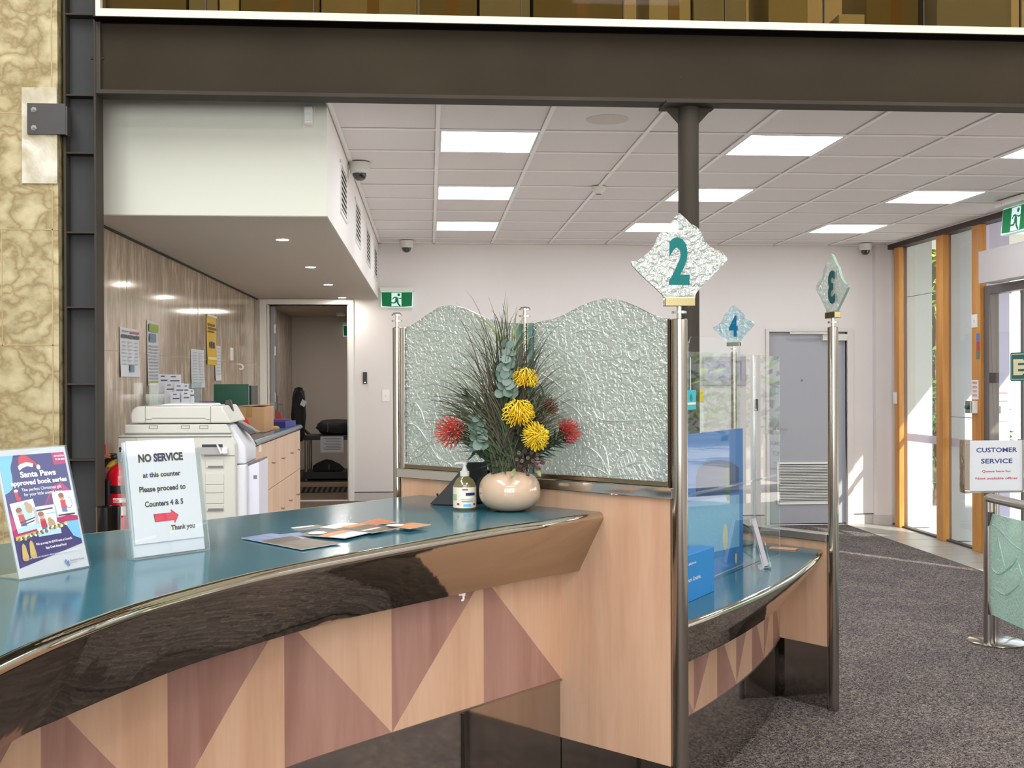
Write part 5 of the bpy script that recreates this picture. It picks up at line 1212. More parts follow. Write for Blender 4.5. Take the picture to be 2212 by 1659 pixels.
# --- NO SERVICE sign in a clear holder
f0, f1 = atZ(289, 1211, ZT), atZ(452, 1189, ZT)
NSP = tilt_plane(f0, f1, 10); Wn = (f1-f0).length
t = thing('counter_notice', 'white NO SERVICE notice in a clear leaflet holder on the front counter', 'sign', (f0+f1)/2)
def rbox(m, pl, a0, a1, b0, b1, d0_, d1_, mi=0): m.prism([pl.p(a0, b0, d0_), pl.p(a1, b0, d0_), pl.p(a1, b1, d0_), pl.p(a0, b1, d0_)], pl.n*(d1_-d0_), mi)
m = MB(); rbox(m, NSP, 0, Wn, .002, .285, -.028, -.025); m.build('holder_back', M_acryl, t, smooth=0)
m = MB(); rbox(m, NSP, .0, Wn, .002, .262, .0, .003); m.build('holder_front', M_acryl, t, smooth=0)
m = MB(); rbox(m, NSP, -.002, .001, .002, .275, -.028, .003); m.build('holder_side', M_acredge, t, smooth=0)
m = MB(); rbox(m, NSP, Wn-.001, Wn+.002, .002, .275, -.028, .003); m.build('holder_side', M_acredge, t, smooth=0)
m = MB(); rbox(m, NSP, 0, Wn, .0, .003, -.028, .003); m.build('holder_base', M_acredge, t, smooth=0)
m = MB(); rbox(m, NSP, .006, Wn-.008, .006, .298, -.020, -.006); m.build('paper_stack', mat('notice_paper', (200, 206, 214), .6), t, smooth=0, bevel=.001)
f = m = MB(); rbox(m, NSP, .010, Wn-.010, .038, .300, -.0035, -.0025); m.build('front_sheet', mat('notice_sheet_white', (208, 212, 218), .55), t, smooth=0)
M_hold = clear('holder_edge', (.94, .97, .97), .08, .05, body=.15, bodycol=(225, 235, 238))
m = MB(); h_ = MB()
for s_, x0, x1, yb, cap, bo in (('NO SERVICE', 300, 396, 997, 16, .05), ('at this counter', 309.5, 391, 1030.5, 10, .035), ('Please proceed to', 302, 402, 1061, 11, .035), ('Counters 4 & 5', 314, 397, 1093, 11, .035), ('Thank you', 371, 422, 1143, 10, .035)):
    a0, b0 = NSP.ab(x0, yb+ (3 if x0 > 360 else 2)); a1, b1 = NSP.ab(x1, yb-7); bm = (b0+b1)/2-.001
    hh = cap/2387.7*2.85*1.05
    put_text(h_, s_, NSP, a0-.001, a1+.001, bm, bm+hh, -.0022, 0, bo+.022); put_text(m, s_, NSP, a0, a1, bm, bm+hh, -.0017, 0, bo)
h_.build('lettering_halo', M_hal, t, smooth=0); m.build('lettering', M_ink, t, smooth=0)
ar = [NSP.ab(x, y) for x, y in ((334, 1111), (370, 1107.5), (369.5, 1101), (386, 1112), (378, 1129), (376.5, 1122.5), (337, 1127))]
m = MB(); polypl(m, NSP, ar, -.0016, 0); cx = sum(a for a, b in ar)/7; cy_ = sum(b for a, b in ar)/7
polypl(m, NSP, [(cx+(a-cx)*1.045, cy_+(b-cy_)*1.09) for a, b in ar], -.0020, 1); m.build('red_arrow', [M_arrow, M_inkl], t, smooth=0)
# --- Santa Paws poster in a slanted clear stand
f0, f1 = atZ(42, 1254, ZT), atZ(192, 1225, ZT)
SPP = tilt_plane(f0, f1, 16); Ws = (f1-f0).length; Hs = .30
t = thing('poster_stand', 'purple Santa Paws book poster in a slanted clear stand at the left counter edge', 'poster', (f0+f1)/2)
m = MB(); rbox(m, SPP, -.002, Ws+.003, .0, Hs+.003, -.001, .0); bl = V((f1.y-f0.y, -(f1.x-f0.x), 0)).normalized()
m.build('back_sheet', M_acredge, t, smooth=0)
m = MB(); q3 = [f0+V((0, 0, .001)), f1+V((0, 0, .001)), f1-bl*.075+V((0, 0, .001)), f0-bl*.075+V((0, 0, .001))]; m.prism(q3, (0, 0, .003)); m.build('foot', M_acredge, t, smooth=0)
m = MB(); rbox(m, SPP, 0, Ws, .003, Hs, .0004, .0012); m.build('paper', M_paper, t, smooth=0)
m = MB(); rbox(m, SPP, -.002, Ws+.003, .0, Hs+.003, .004, .006); m.build('front_sheet', M_acryl, t, smooth=0)
cols = [mat('poster_purple', (58, 50, 116), .5), mat('poster_sky', (126, 196, 240), .5), mat('poster_magenta', (190, 30, 104), .5), mat('poster_plum', (110, 44, 112), .5), mat('poster_red', (206, 40, 52), .5),
        mat('poster_white', (240, 240, 244), .5), mat('poster_skin', (214, 158, 116), .5), mat('poster_hair', (150, 88, 44), .5), mat('poster_garland', (88, 112, 74), .5), mat('poster_gold', (212, 180, 104), .5), mat('poster_pale_blue', (190, 222, 238), .5), mat('poster_ink', (44, 42, 52), .5), mat('poster_tan', (196, 160, 124), .5), mat('poster_logo_blue', (60, 110, 176), .5)]
m = MB(); W, H = Ws, Hs
def pq(L, d, mi): polypl(m, SPP, [(x*W, y*H) for x, y in L], d, mi)
def pe(cx, cy, rx, ry, d, mi, n=18): pq(ell(cx, cy, rx, ry, n), d, mi)
pq([(.03, .085), (.97, .20), (.97, .955), (.03, .955)], .0016, 0)
pq([(.03, .955), (.24, .955), (.17, .86), (.17, .78), (.15, .70), (.10, .675), (.03, .655)], .0019, 1)
pq([(.97, .52), (.90, .45), (.80, .40), (.79, .36), (.86, .27), (.97, .235)], .0026, 1)
pq([(.78, .955), (.97, .955), (.97, .86), (.79, .855)], .0019, 2)
pq([(.05, .55), (.45, .50), (.62, .60), (.80, .66), (.93, .60), (.97, .50), (.90, .40), (.80, .36), (.03, .33)], .0018, 3)
pq([(.03, .52), (.10, .42), (.97, .42), (.86, .36), (.50, .34), (.03, .32)], .0021, 2)
swo = [(.50, .50), (.60, .60), (.72, .69), (.84, .71), (.93, .65), (.96, .55)]; pq(swo + [(x-.035, y-.045) for x, y in swo[::-1]], .0020, 2)
# hat
pq([(.285, .865), (.30, .93), (.345, .955), (.42, .945), (.50, .90), (.555, .865), (.53, .86), (.48, .885), (.36, .885)], .0024, 4)
pq([(.28, .83), (.27, .865), (.31, .882), (.40, .895), (.49, .880), (.475, .850), (.40, .862), (.33, .850)], .0027, 5); pe(.555, .848, .028, .020, .0028, 5)
# stocking
pq([(.15, .67), (.20, .672), (.205, .63), (.235, .62), (.225, .60), (.17, .60), (.155, .63)], .0024, 4); pe(.178, .676, .03, .012, .0026, 5)
# three book covers with simple children and animals
def book(cx, cy, w_, h_, rot, kind):
    c, s = math.cos(rot), math.sin(rot)
    def T(L): return [((cx*W+c*(x*w_*W)-s*(y*h_*H))/W, (cy*H+s*(x*w_*W)+c*(y*h_*H))/H) for x, y in L]
    pq(T([(-.5, -.5), (.5, -.5), (.5, .5), (-.5, .5)]), .0030, 5)
    pq(T([(-.5, -.5), (.5, -.5), (.5, -.36), (.1, -.30), (-.5, -.36)]), .0033, 10 if kind != 2 else 2)
    if kind == 0: pq(T(ell(-.02, .12, .34, .28)), .0033, 10)
    pq(T(ell(-.20 if kind != 2 else -.08, .18 if kind != 2 else .30, .12, .10, 14)), .0037, 6); pq(T(ell(-.22 if kind != 2 else -.10, .24 if kind != 2 else .36, .13, .08, 14)), .0039, 7)
    ox = -.18 if kind != 2 else -.06; oy = .08 if kind != 2 else .20
    pq(T([(ox-.12, oy), (ox+.10, oy), (ox+.14, oy-.28), (ox-.12, oy-.28)]), .0036, 4); pq(T([(ox-.10, oy-.28), (ox+.12, oy-.28), (ox+.14, oy-.40), (ox-.12, oy-.38)]), .0036, 13)
    ax, ay = {0: (.22, .22), 1: (.16, -.14), 2: (.20, .10)}[kind]
    mi = 12 if kind < 2 else 5
    pq(T(ell(ax, ay, .15, .17, 14)), .0036, mi); pq(T(ell(ax-.06, ay+.16, .09, .08, 12)), .0038, mi)
    if kind == 2: pq(T(ell(ax, ay, .17, .19, 14)), .0034, 11)
    y_ = {0: -.26, 1: .40, 2: -.33}[kind]
    if kind == 0: pq(T([(-.3, -.20), (.34, -.14), (.34, -.10), (-.3, -.16)]), .0040, 11); pq(T([(-.26, -.29), (.30, -.23), (.30, -.19), (-.26, -.25)]), .0040, 11)
    elif kind == 1: pq(T([(-.38, .34), (.34, .36), (.34, .41), (-.38, .39)]), .0040, 11); pq(T([(.0, .20), (.4, .22), (.4, .25), (.0, .23)]), .0040, 1)
    else: pq(T([(-.4, -.31), (.4, -.30), (.4, -.255), (-.4, -.265)]), .0040, 11)
book(.24, .475, .33, .235, .10, 0); book(.525, .42, .33, .235, .015, 1); book(.82, .515, .31, .245, -.01, 2)
# garland, bells, gold band
pq([(.05, .325), (.30, .345), (.55, .36), (.80, .395), (.80, .375), (.55, .335), (.30, .315), (.05, .295)], .0032, 9)
rnd = random.Random(3)
for k in range(44):
    x = .08+.70*k/43; y = .30+.075*k/43+rnd.uniform(-.012, .012); pe(x, y, .017, .011, .0036+.00002*k, (8, 8, 9, 5)[k % 4], 7)
for x, y in ((.13, .22), (.24, .235)): pq([(x-.045, y-.07), (x+.045, y-.065), (x+.025, y+.03), (x, y+.05), (x-.025, y+.03)], .0038, 9); pe(x, y-.075, .045, .013, .0040, 12, 12)
m.build('printed_design', cols, t, smooth=0)
m = MB()
def tx(s_, x0, x1, y, cap, b=.02, mi=0, tilt=0): put_text(m, s_, SPP, x0*W, x1*W, y*H, (y+cap)*H, .0048, mi, b, tilt=tilt)
tx('Santa Paws', .27, .78, .775, .045, .035); tx('approved book series', .12, .92, .715, .038, .035); tx('The perfect Christmas gift', .25, .82, .665, .024, .004); tx('for your little animal lover', .27, .82, .627, .024, .004)
tx('NEW ADDITION', .80, .95, .918, .013, .03); tx('TO THE SERIES', .81, .95, .890, .013, .03)
tx('Pick up a copy for $14.95 each at Council\'s', .30, .82, .238, .018, .02, tilt=.02); tx('Sippy Creek Animal Pound', .42, .72, .200, .018, .02, tilt=.02); tx('or contact an education officer animals@sunshinecoast.qld.gov.au', .18, .90, .140, .013, .0, tilt=.03)
tx('Sunshine Coast', .73, .94, .072, .016, .0, 1); tx('COUNCIL', .73, .82, .055, .008, .0, 1)
m.build('lettering', [cols[5], mat('logo_grey', (88, 96, 116), .5)], t, smooth=0)
m = MB(); 
def pq(L, d, mi): polypl(m, SPP, [(x*W, y*H) for x, y in L], d, mi)
pq([(.66, .06), (.70, .085), (.71, .065), (.69, .045)], .0046, 0); pq([(.645, .075), (.665, .095), (.68, .088), (.66, .066)], .0046, 0); pq([(.685, .04), (.715, .058), (.72, .05), (.70, .035)], .0046, 0); m.build('logo', cols[13], t, smooth=0)
# --- postcards / brochures
def card(q4, z, cols_, bands, lab, oval=None):
    P = [atZ(x, y, z) for x, y in q4]; o_ = sum((V(p) for p in P), V())/4
    t = thing('brochure', lab, 'brochure', o_, 'brochures spread on the front counter')
    m = MB(); m.prism([p for p in P], (0, 0, -.0012), 0); m.build('sheet', M_paper, t, smooth=0)
    m = MB(); mts = []
    def B(u, v, d=.0003): return P[0].lerp(P[1], u).lerp(P[3].lerp(P[2], u), v) + V((0, 0, d))
    for k, (u0, u1, v0, v1, ci) in enumerate(bands):
        mt = cols_[ci]
        if mt not in mts: mts.append(mt)
        m.face([B(u0, v0, .0004+.0001*k), B(u1, v0, .0004+.0001*k), B(u1, v1, .0004+.0001*k), B(u0, v1, .0004+.0001*k)], mts.index(mt))
    if oval:
        mt = cols_[oval[4]]
        if mt not in mts: mts.append(mt)
        m.face([B(oval[0]+oval[2]*math.cos(2*PI*k/20), oval[1]+oval[3]*math.sin(2*PI*k/20), .0018) for k in range(20)], mts.index(mt))
    m.build('printed_design', mts, t, smooth=0)
K = [mat('print_brown', (104, 92, 80), .35, noise=(40, .3)), mat('print_blue_grey', (112, 128, 168), .35, noise=(30, .4)), mat('print_orange', (206, 140, 86), .35, noise=(20, .12)), mat('print_white', (216, 220, 214), .4), mat('print_dark', (66, 60, 56), .35, noise=(30, .4)), mat('print_rust', (196, 110, 62), .35)]
z = ZT+.002
card(((554, 1160), (645, 1150), (682, 1157), (590, 1169)), z, K, [(0, 1, 0, 1, 1), (.0, .3, .0, 1, 3)], 'blue photo brochure half covered, at the left end of the spread', )
card(((521, 1162), (587, 1152), (737, 1173), (652, 1187)), z+.0022, K, [(0, 1, 0, 1, 0), (0, 1, 0, .30, 1), (.55, .95, .45, .52, 3), (.1, .9, .30, .55, 4)], 'dark brown and blue brochure lying nearest the counter edge')
card(((628, 1140), (687, 1133.5), (704, 1138), (643, 1145)), z, K, [(0, 1, 0, 1, 0), (.0, .8, .0, .4, 3)], 'small greyish brochure corner showing at the back left of the spread')
card(((643.5, 1155), (700, 1140.5), (801, 1150), (745, 1162.5)), z+.0046, K, [(0, 1, 0, 1, 0), (0, 1, .42, .66, 2), (0, 1, .66, 1, 3)], 'brown, orange and white brochure with a white oval, left of middle', (.32, .24, .22, .16, 3))
card(((777, 1130.5), (818, 1120), (858, 1128), (806, 1134)), z+.0015, K, [(0, 1, 0, 1, 5)], 'rust orange brochure lying farthest back in the spread')
card(((690, 1139), (745, 1128.5), (868, 1139), (804.5, 1151)), z+.0068, K, [(0, 1, 0, 1, 0), (.0, 1, .0, .30, 3), (.3, 1, .25, .42, 2), (.1, .7, .72, .80, 3)], 'large brown and white brochure in the middle of the spread')
card(((833, 1134), (880, 1127.5), (931, 1133), (884, 1142)), z+.0090, K, [(0, 1, 0, 1, 2), (0, 1, 0, .25, 0)], 'orange brochure at the right end of the spread', (.12, .3, .3, .25, 3))

# --- sanitiser bottle
bp_ = atZ(1004, 1100, ZT); bx, by = bp_.x, bp_.y
t = thing('sanitiser_bottle', 'clear pump bottle of sanitising gel with white label beside the round pot', 'bottle', (bx, by, ZT))
sc0 = by/2387.7; rb = 25*sc0
def bz(y): return CZ - (y-822)*sc0
m = MB(); zsh = bz(1050); zn = bz(1028)
m.lathe((bx, by, 0), [(rb*.9, ZT), (rb, ZT+.006), (rb, zsh-.004), (rb*.97, zsh+.006), (rb*.7, (zsh+zn)/2+.008), (rb*.42, zn-.002), (rb*.38, zn+.004)], 32)
m.build('bottle', clear('gel_plastic', (.80, .76, .56), .10, .06, body=.45, bodycol=(196, 186, 132)), t, smooth=50)
m = MB(); rows = []
def cyl_patch(m, cx, cy_, r_, a0, a1, z0, z1, mi=0, n=14):
    m.grid([[V((cx+r_*math.sin(a0+(a1-a0)*k/n), cy_-r_*math.cos(a0+(a1-a0)*k/n), z0)), V((cx+r_*math.sin(a0+(a1-a0)*k/n), cy_-r_*math.cos(a0+(a1-a0)*k/n), z1))] for k in range(n+1)], mi)
z0_, z1_ = bz(1094), bz(1050); cyl_patch(m, bx, by, rb+.0006, -1.5, 1.45, z0_, z1_); m.build('label', mat('label_cream', (226, 224, 208), .45), t, smooth=60)
m = MB(); dz_ = z1_-z0_
cyl_patch(m, bx, by, rb+.001, .05, .95, z0_+dz_*.60, z0_+dz_*.74, 0); cyl_patch(m, bx, by, rb+.001, -.25, .25, z0_+dz_*.86, z0_+dz_*.93, 3, 6); cyl_patch(m, bx, by, rb+.001, -.15, .55, z0_+dz_*.06, z0_+dz_*.19, 2, 6)
cyl_patch(m, bx, by, rb+.001, -.38, .75, z0_+dz_*.40, z0_+dz_*.44, 1, 8); cyl_patch(m, bx, by, rb+.001, -.3, .75, z0_+dz_*.30, z0_+dz_*.36, 1, 8); cyl_patch(m, bx, by, rb+.001, -1.3, -.75, z0_+dz_*.36, z0_+dz_*.66, 4, 6); cyl_patch(m, bx, by, rb+.001, -.75, -.5, z0_+dz_*.14, z0_+dz_*.24, 3, 4); cyl_patch(m, bx, by, rb+.001, .75, 1.0, z0_+dz_*.12, z0_+dz_*.22, 3, 4)
m.build('label_print', [mat('label_navy', (34, 40, 104), .4), mat('label_grey', (168, 170, 172), .5), mat('label_blue', (110, 180, 226), .5), mat('label_red', (200, 30, 46), .5), mat('label_green', (168, 182, 140), .5)], t, smooth=60)
LBP = Pl((bx, by-rb-.0012, 0), (1, 0, 0), (0, 0, 1)); m = MB(); put_text(m, 'Sanitising Gel', LBP, -.012, .022, z0_+dz_*.29, z0_+dz_*.36, .001, 0, .0); m.build('lettering', mat('label_text', (120, 124, 130), .5), t, smooth=0)
m = MB(); m.lathe((bx, by, 0), [(.0155, zn), (.0165, zn+.002), (.0165, zn+.018), (.011, zn+.020), (.007, zn+.030), (.006, bz(1004)), (.0085, bz(1003)), (.0085, bz(998)), (.002, bz(996))], 20); pu = m.build('pump', M_white, t)
m = MB(); m.tube(cr([(bx, by, bz(1000)), (bx-.012, by-.003, bz(999)), (bx-.028, by-.004, bz(999.5)), (bx-.034, by-.004, bz(1002))], 4), [.0058]*5+[.0045]*4+[.003]*4, 10); m.build('nozzle', M_white, pu)
# --- black tilted device behind the bottle
t = thing('payment_terminal', 'black tilted device on the counter behind the sanitiser bottle and pot', 'device', (.14, 4.02, ZT))
m = MB(); P = [V((-.005, 3.98, ZT+.001)), V((.12, 3.92, ZT+.001)), V((.21, 4.02, ZT+.001)), V((.09, 4.12, ZT+.001))]
tp = [V((.075, 4.01, ZT+.075)), V((.135, 3.98, ZT+.155)), V((.215, 4.06, ZT+.150)), V((.14, 4.13, ZT+.07))]
m.grid([P, tp], 0, closed=True); m.face(P[::-1]); m.face(tp); m.build('body', mat('device_black', (20, 22, 28), .5), t, smooth=0, bevel=.006)
q = atZ(955, 1066, ZT+.01); m = MB(); m.box(q.x-.022, q.x+.05, q.y-.02, q.y+.06, ZT+.001, ZT+.014); m.build('cradle', M_black, t, smooth=0, bevel=.004)

# ================================================================== pot and flower arrangement
po = V((.274, 3.785, ZT)); ps = 3.785/2387.7
t = thing('round_pot', 'glossy beige round ceramic pot on the counter in front of the glass screen', 'pot', po)
rp = 67*ps
m = MB(); prof = []
for k in range(17):
    a = math.sin(-1.25 + 2.45*k/16); a = a*.945/math.sin(1.25) if a < 0 else a*.93/math.sin(1.20); prof.append((rp*(1-abs(a)**2.5)**.42, ZT+.0685+.072*a))
prof = [(.0, ZT+.001), (prof[0][0]*.98, ZT+.001)] + prof
top = prof[-1]; prof += [(top[0]-.004, top[1]+.002), (top[0]-.009, top[1]-.002), (top[0]-.006, top[1]-.03)]
prof = [(r_, z_-0) for r_, z_ in prof]
m.lathe((po.x, po.y, 0), prof, 48); m.build('body', mat('pot_glaze', (196, 170, 145), .12, coat=.5), t, smooth=60)
m = MB(); m.lathe((po.x, po.y, 0), [(0, top[1]-.022), (top[0]-.006, top[1]-.022)], 32, caps=False); m.build('filling', mat('pot_moss', (104, 84, 58), .9, noise=(60, .5)), t)
PT = top[1]
BASE = V((po.x-.01, po.y, PT-.02))
M_gr = [mat('grass_green', (66, 82, 48), .5), mat('grass_dark', (50, 54, 38), .5), mat('grass_brown', (84, 64, 54), .55), mat('grass_light', (120, 132, 78), .5)]
def blade(m, b, tip, w_, arch, mi, n=9):
    b, tip = V(b), V(tip); d = tip-b; L = d.length
    ctrl = b + V((d.x*.25, d.y*.25, d.z*.75+arch*L)); pts = [b*(1-s)**2 + ctrl*2*s*(1-s) + tip*s*s for s in [k/n for k in range(n+1)]]
    side = d.cross(V((0, 0, 1)) if abs(d.z) < .95*L else V((1, 0, 0))).normalized()
    side = (V((.9, -.2, .1)).normalized()*.7 + side*.3).normalized()
    L_, R_2 = [], []
    for k, p in enumerate(pts):
        T = (pts[min(k+1, n)]-pts[max(k-1, 0)]).normalized(); s = (side - T*side.dot(T)).normalized(); ww = w_*(1-.92*(k/n)**1.5)
        L_.append(p-s*ww); R_2.append(p+s*ww)
    m.grid([L_, R_2], mi)
rnd = random.Random(11)
grass = MB()
EXPL = [(1007, 628), (1055, 641), (1093, 629), (985, 652), (966, 659), (1008, 660), (1205, 691), (1196, 700), (1214, 697), (960, 791), (931, 818), (990, 690), (985, 723), (1037, 692), (1020, 757), (1075, 720), (1195, 735), (1212, 722), (1180, 757), (1215, 745), (970, 760), (1003, 785), (1260, 790),
        (932, 884), (965, 803), (945, 840), (1222, 785), (1235, 815), (1255, 845), (1242, 862), (1230, 905), (1265, 905), (1225, 772), (1200, 760), (1190, 705), (1187, 770), (1150, 720), (1165, 700)]
for x, y in EXPL:
    Y = po.y + rnd.uniform(-.11, .06); tip = atY(x, y, Y)
    b = BASE + V((rnd.uniform(-.04, .04), rnd.uniform(-.04, .04), 0))
    blade(grass, b, tip, rnd.uniform(.0019, .0028), (.10 if y < 700 else .22)*rnd.uniform(.6, 1.2)*(.2 if abs(x-1095) < 45 and y < 660 else 1), rnd.choice((1, 2, 2)))
for k in range(420):
    a = rnd.uniform(-1.18, 1.18); sp_ = rnd.random()
    Lr = (.20+.24*rnd.random())*(1.18-.30*abs(a))
    x = BASE.x + math.sin(a)*Lr*.92; zt_ = BASE.z + math.cos(a)*Lr*1.12 + .02
    Y = BASE.y + rnd.uniform(-.13, .08)*(.4+Lr*1.6)
    b = BASE + V((rnd.uniform(-.05, .05), rnd.uniform(-.045, .045), 0))
    blade(grass, b, (x, Y, zt_), rnd.uniform(.0020, .0034), rnd.uniform(.02, .16), rnd.choice((0, 0, 1, 1, 2)))
for k in range(150):
    a = rnd.choice((-1, 1))*rnd.uniform(.55, 1.45); Lr = rnd.uniform(.17, .36)
    tip = (BASE.x+math.sin(a)*Lr, BASE.y+rnd.uniform(-.14, .06), BASE.z+.06+math.cos(a)*Lr)
    blade(grass, BASE+V((rnd.uniform(-.04, .04), rnd.uniform(-.045, .03), rnd.uniform(0, .05))), tip, rnd.uniform(.002, .0034), rnd.uniform(.12, .38), rnd.choice((0, 0, 1, 2)))
# fountain of light green leaves at the top
q = atY(1098, 770, po.y)
for x, y in [(1040, 690), (1060, 670), (1085, 655), (1120, 668), (1150, 675), (1165, 690), (1190, 690), (1050, 700), (1170, 705), (1135, 690), (1030, 715), (1015, 680), (1185, 720), (1095, 640)]:
    blade(grass, q+V((rnd.uniform(-.008, .008), rnd.uniform(-.01, .01), -.05)), atY(x, y, po.y+rnd.uniform(-.07, .05)), .0032, .16 if abs(x-1098) > 25 else .02, rnd.choice((0, 3, 3)))
og = tag(grass.build('long_grass', M_gr, None, origin=BASE, smooth=60, weld=False), 'fountain of long thin brownish green grass blades rising from the pot', 'grass'); og['kind'] = 'stuff'
M_stem = mat('stem_green', (64, 82, 52), .6); M_leaf = mat('leaf_green', (52, 72, 52), .5); M_leafd = mat('leaf_dark', (42, 58, 46), .5)
YEL = [mat('pin_yellow', (232, 200, 24), .45), mat('pin_yellow_deep', (214, 170, 14), .45), mat('pin_yellow_light', (240, 218, 70), .45)]
RED = [mat('pin_red', (196, 66, 50), .45), mat('pin_orange_red', (208, 86, 60), .45), mat('pin_pink_red', (190, 70, 76), .45)]
DRED = [mat('pin_dark_red', (132, 38, 30), .5), mat('pin_maroon', (112, 34, 36), .5)]
def pincushion(x, y, dy, rpx, axis, ms, lab, nst=95, name='pincushion_flower', leaves=10):
    Y = po.y+dy; c = atY(x, y, Y); r = rpx*Y/2387.7*.86; A = V(axis).normalized()
    b = BASE + V((0, -.01, .01))
    t = thing(name, lab, 'flower', b)
    spiky = ms is not YEL; cc_ = (150, 112, 10) if ms is YEL else (110, 26, 20)
    rn = random.Random(int(x*7+y)); u = A.orthogonal().normalized(); w_ = A.cross(u)
    m = MB()
    for k in range(nst):
        th = math.acos(1-1.25*(k+.5)/nst); ph = k*2.39996
        d = (A*math.cos(th) + (u*math.cos(ph)+w_*math.sin(ph))*math.sin(th)).normalized()
        o = c - A*r*.35; side = (u*math.cos(ph)+w_*math.sin(ph))
        j = rn.uniform(.92, 1.12); wv = V((rn.uniform(-1, 1), rn.uniform(-1, 1), rn.uniform(-1, 1)))*r*.06
        p1 = o + d*r*.40; p2 = o + d*r*.98*j + side*r*(.22 if not spiky else .12); p3 = o + d*r*1.20*j + A*r*(.20 if not spiky else .02)*math.sin(th) + wv
        curl = o + d*r*(.98 if not spiky else 1.34)*j + A*r*(.42 if not spiky else .10) - side*r*(.12 if not spiky else -.06) + wv
        m.tube(cr([p1, p2, p3, curl], 2), [r*.034]*5+[r*.034, r*.052], 5, rn.choice(range(len(ms))), caps=True)
    m.build('styles', ms, t, smooth=60)
    m = MB(); m.ball(c-A*r*.38, r*.46, 8); m.build('core', mat('core_%s' % ms[0].name, [v*255*.45 for v in ms[0].diffuse_color[:3]] if False else cc_, .7), t)
    m = MB(); m.tube(cr([c-A*r*.5, c-A*r*1.3+V((0, 0, -.01)), b], 6), .0035, 8); m.build('stem', M_stem, t)
    m = MB()
    base = c-A*r*.6
    for k in range(leaves):
        f = rn.uniform(.03, .75); p = base.lerp(b, f*.7); ph = rn.uniform(0, 2*PI); dd = (u*math.cos(ph)+w_*math.sin(ph)*.8+A*.55+V((0, 0, .1))).normalized()
        blade(m, p, p+dd*r*rn.uniform(1.1, 1.8), r*.12, .08, 0, 6)
    if leaves: m.build('leaves', [M_leafd], t, smooth=60, weld=False)
    return t
pincushion(1134, 818, -.05, 26, (.1, -.35, 1), YEL, 'highest yellow pincushion flower, above the other two yellow ones')
pincushion(1120, 891, -.09, 32, (-.05, -.55, .8), YEL, 'middle yellow pincushion flower at the centre of the arrangement')
pincushion(1157, 943, -.10, 29, (.25, -1, .25), YEL, 'lowest yellow pincushion flower, above the gum nuts')
pincushion(970, 932, -.04, 30, (-.75, -.6, .15), RED, 'big red pincushion flower at the far left of the arrangement', leaves=16)
pincushion(997, 924, -.02, 14, (.6, -.2, .8), DRED, 'small dark red flower touching the big left red one', 60, leaves=4)
pincushion(1230, 931, -.03, 25, (.75, -.35, .4), [RED[2], RED[0]], 'pinkish red pincushion flower at the far right of the arrangement', leaves=14)
pincushion(1187, 877, .01, 19, (.5, -.4, .6), DRED, 'dark red pincushion flower half hidden on the upper right', 90)
M_euc = [mat('eucalyptus_grey', (102, 122, 112), .6), mat('eucalyptus_green', (82, 106, 94), .6)]
def eucalypt(path, lab, rpx, n, dy=-.05):
    P = [atY(x, y, po.y+dy) for x, y in path] + [BASE+V((0, 0, .02))]
    t = thing('eucalyptus_sprig', lab, 'foliage', BASE, 'round leaved eucalyptus sprigs'); c = cr(P, 8)
    m = MB(); m.tube(c, .002, 6); m.build('stem', M_stem, t)
    rn = random.Random(n*13+int(path[0][0])); m = MB(); Lc = resample(c[:8*(len(path)-1)], n)
    for i, p in enumerate(Lc):
        for s in (-1, 1, 0):
            r = rpx*po.y/2387.7*(.75+.4*i/n)*rn.uniform(.85, 1.1); d = V((s*.9+rn.uniform(-.25, .25), -.5-rn.random()*.5 if s == 0 else rn.uniform(-.6, .3), rn.uniform(-.2, .5))).normalized()
            cc = p+d*r*1.0; nn = V((rn.uniform(-.5, .5), -1, rn.uniform(-.1, .9))).normalized(); u = nn.orthogonal().normalized(); w_ = nn.cross(u)
            m.face([cc + u*(r*math.cos(2*PI*k/10)) + w_*(r*.85*math.sin(2*PI*k/10)) - nn*(r*.1*math.cos(4*PI*k/10)) for k in range(10)], rn.choice((0, 1)))
    m.build('leaves', M_euc, t, smooth=60, weld=False)
eucalypt([(1098, 745), (1096, 775), (1092, 805), (1098, 835), (1095, 862)], 'tall grey green round leaved eucalyptus sprig up the middle of the arrangement', 13, 8)
eucalypt([(1025, 905), (1033, 925), (1038, 945), (1036, 968)], 'short grey green eucalyptus sprig at the left near the big red flower', 12, 5)
eucalypt([(1168, 925), (1166, 950), (1160, 970)], 'short greenish eucalyptus sprig at the right behind the lowest yellow flower', 10, 3, .02)
# dark spiky foliage sprays
def spray(path, lab, rpx, n):
    P = [atY(x, y, po.y-.03) for x, y in path] + [BASE+V((0, 0, .02))]; c = cr(P, 8)
    t = thing('leafy_branch', lab, 'foliage', BASE, 'dark leafy branches'); m = MB(); m.tube(c, .003, 6); m.build('stem', M_stem, t)
    rn = random.Random(int(path[0][0])); m = MB()
    for p, q in zip(resample(c, n), resample(c, n)[1:]):
        T = (p-q).normalized()
        for s in range(4):
            ph = rn.uniform(0, 2*PI); u = T.orthogonal().normalized(); d = (u*math.cos(ph)+T.cross(u)*math.sin(ph)+T*.9).normalized(); blade(m, p, p+d*rpx*po.y/2387.7, .0042, .05, rn.choice((0, 1)), 5)
    m.build('leaves', [M_leaf, M_leafd], t, smooth=60, weld=False)
spray([(990, 945), (1015, 965), (1045, 990), (1075, 1005)], 'dark leafy branch fanning out below the big left red flower', 34, 13)
spray([(1215, 950), (1190, 965), (1160, 985), (1130, 1000)], 'dark leafy branch below the far right red flower', 32, 12)
spray([(1175, 860), (1160, 890), (1140, 930), (1120, 970)], 'dark leafy branch behind the yellow flowers on the right', 34, 12)
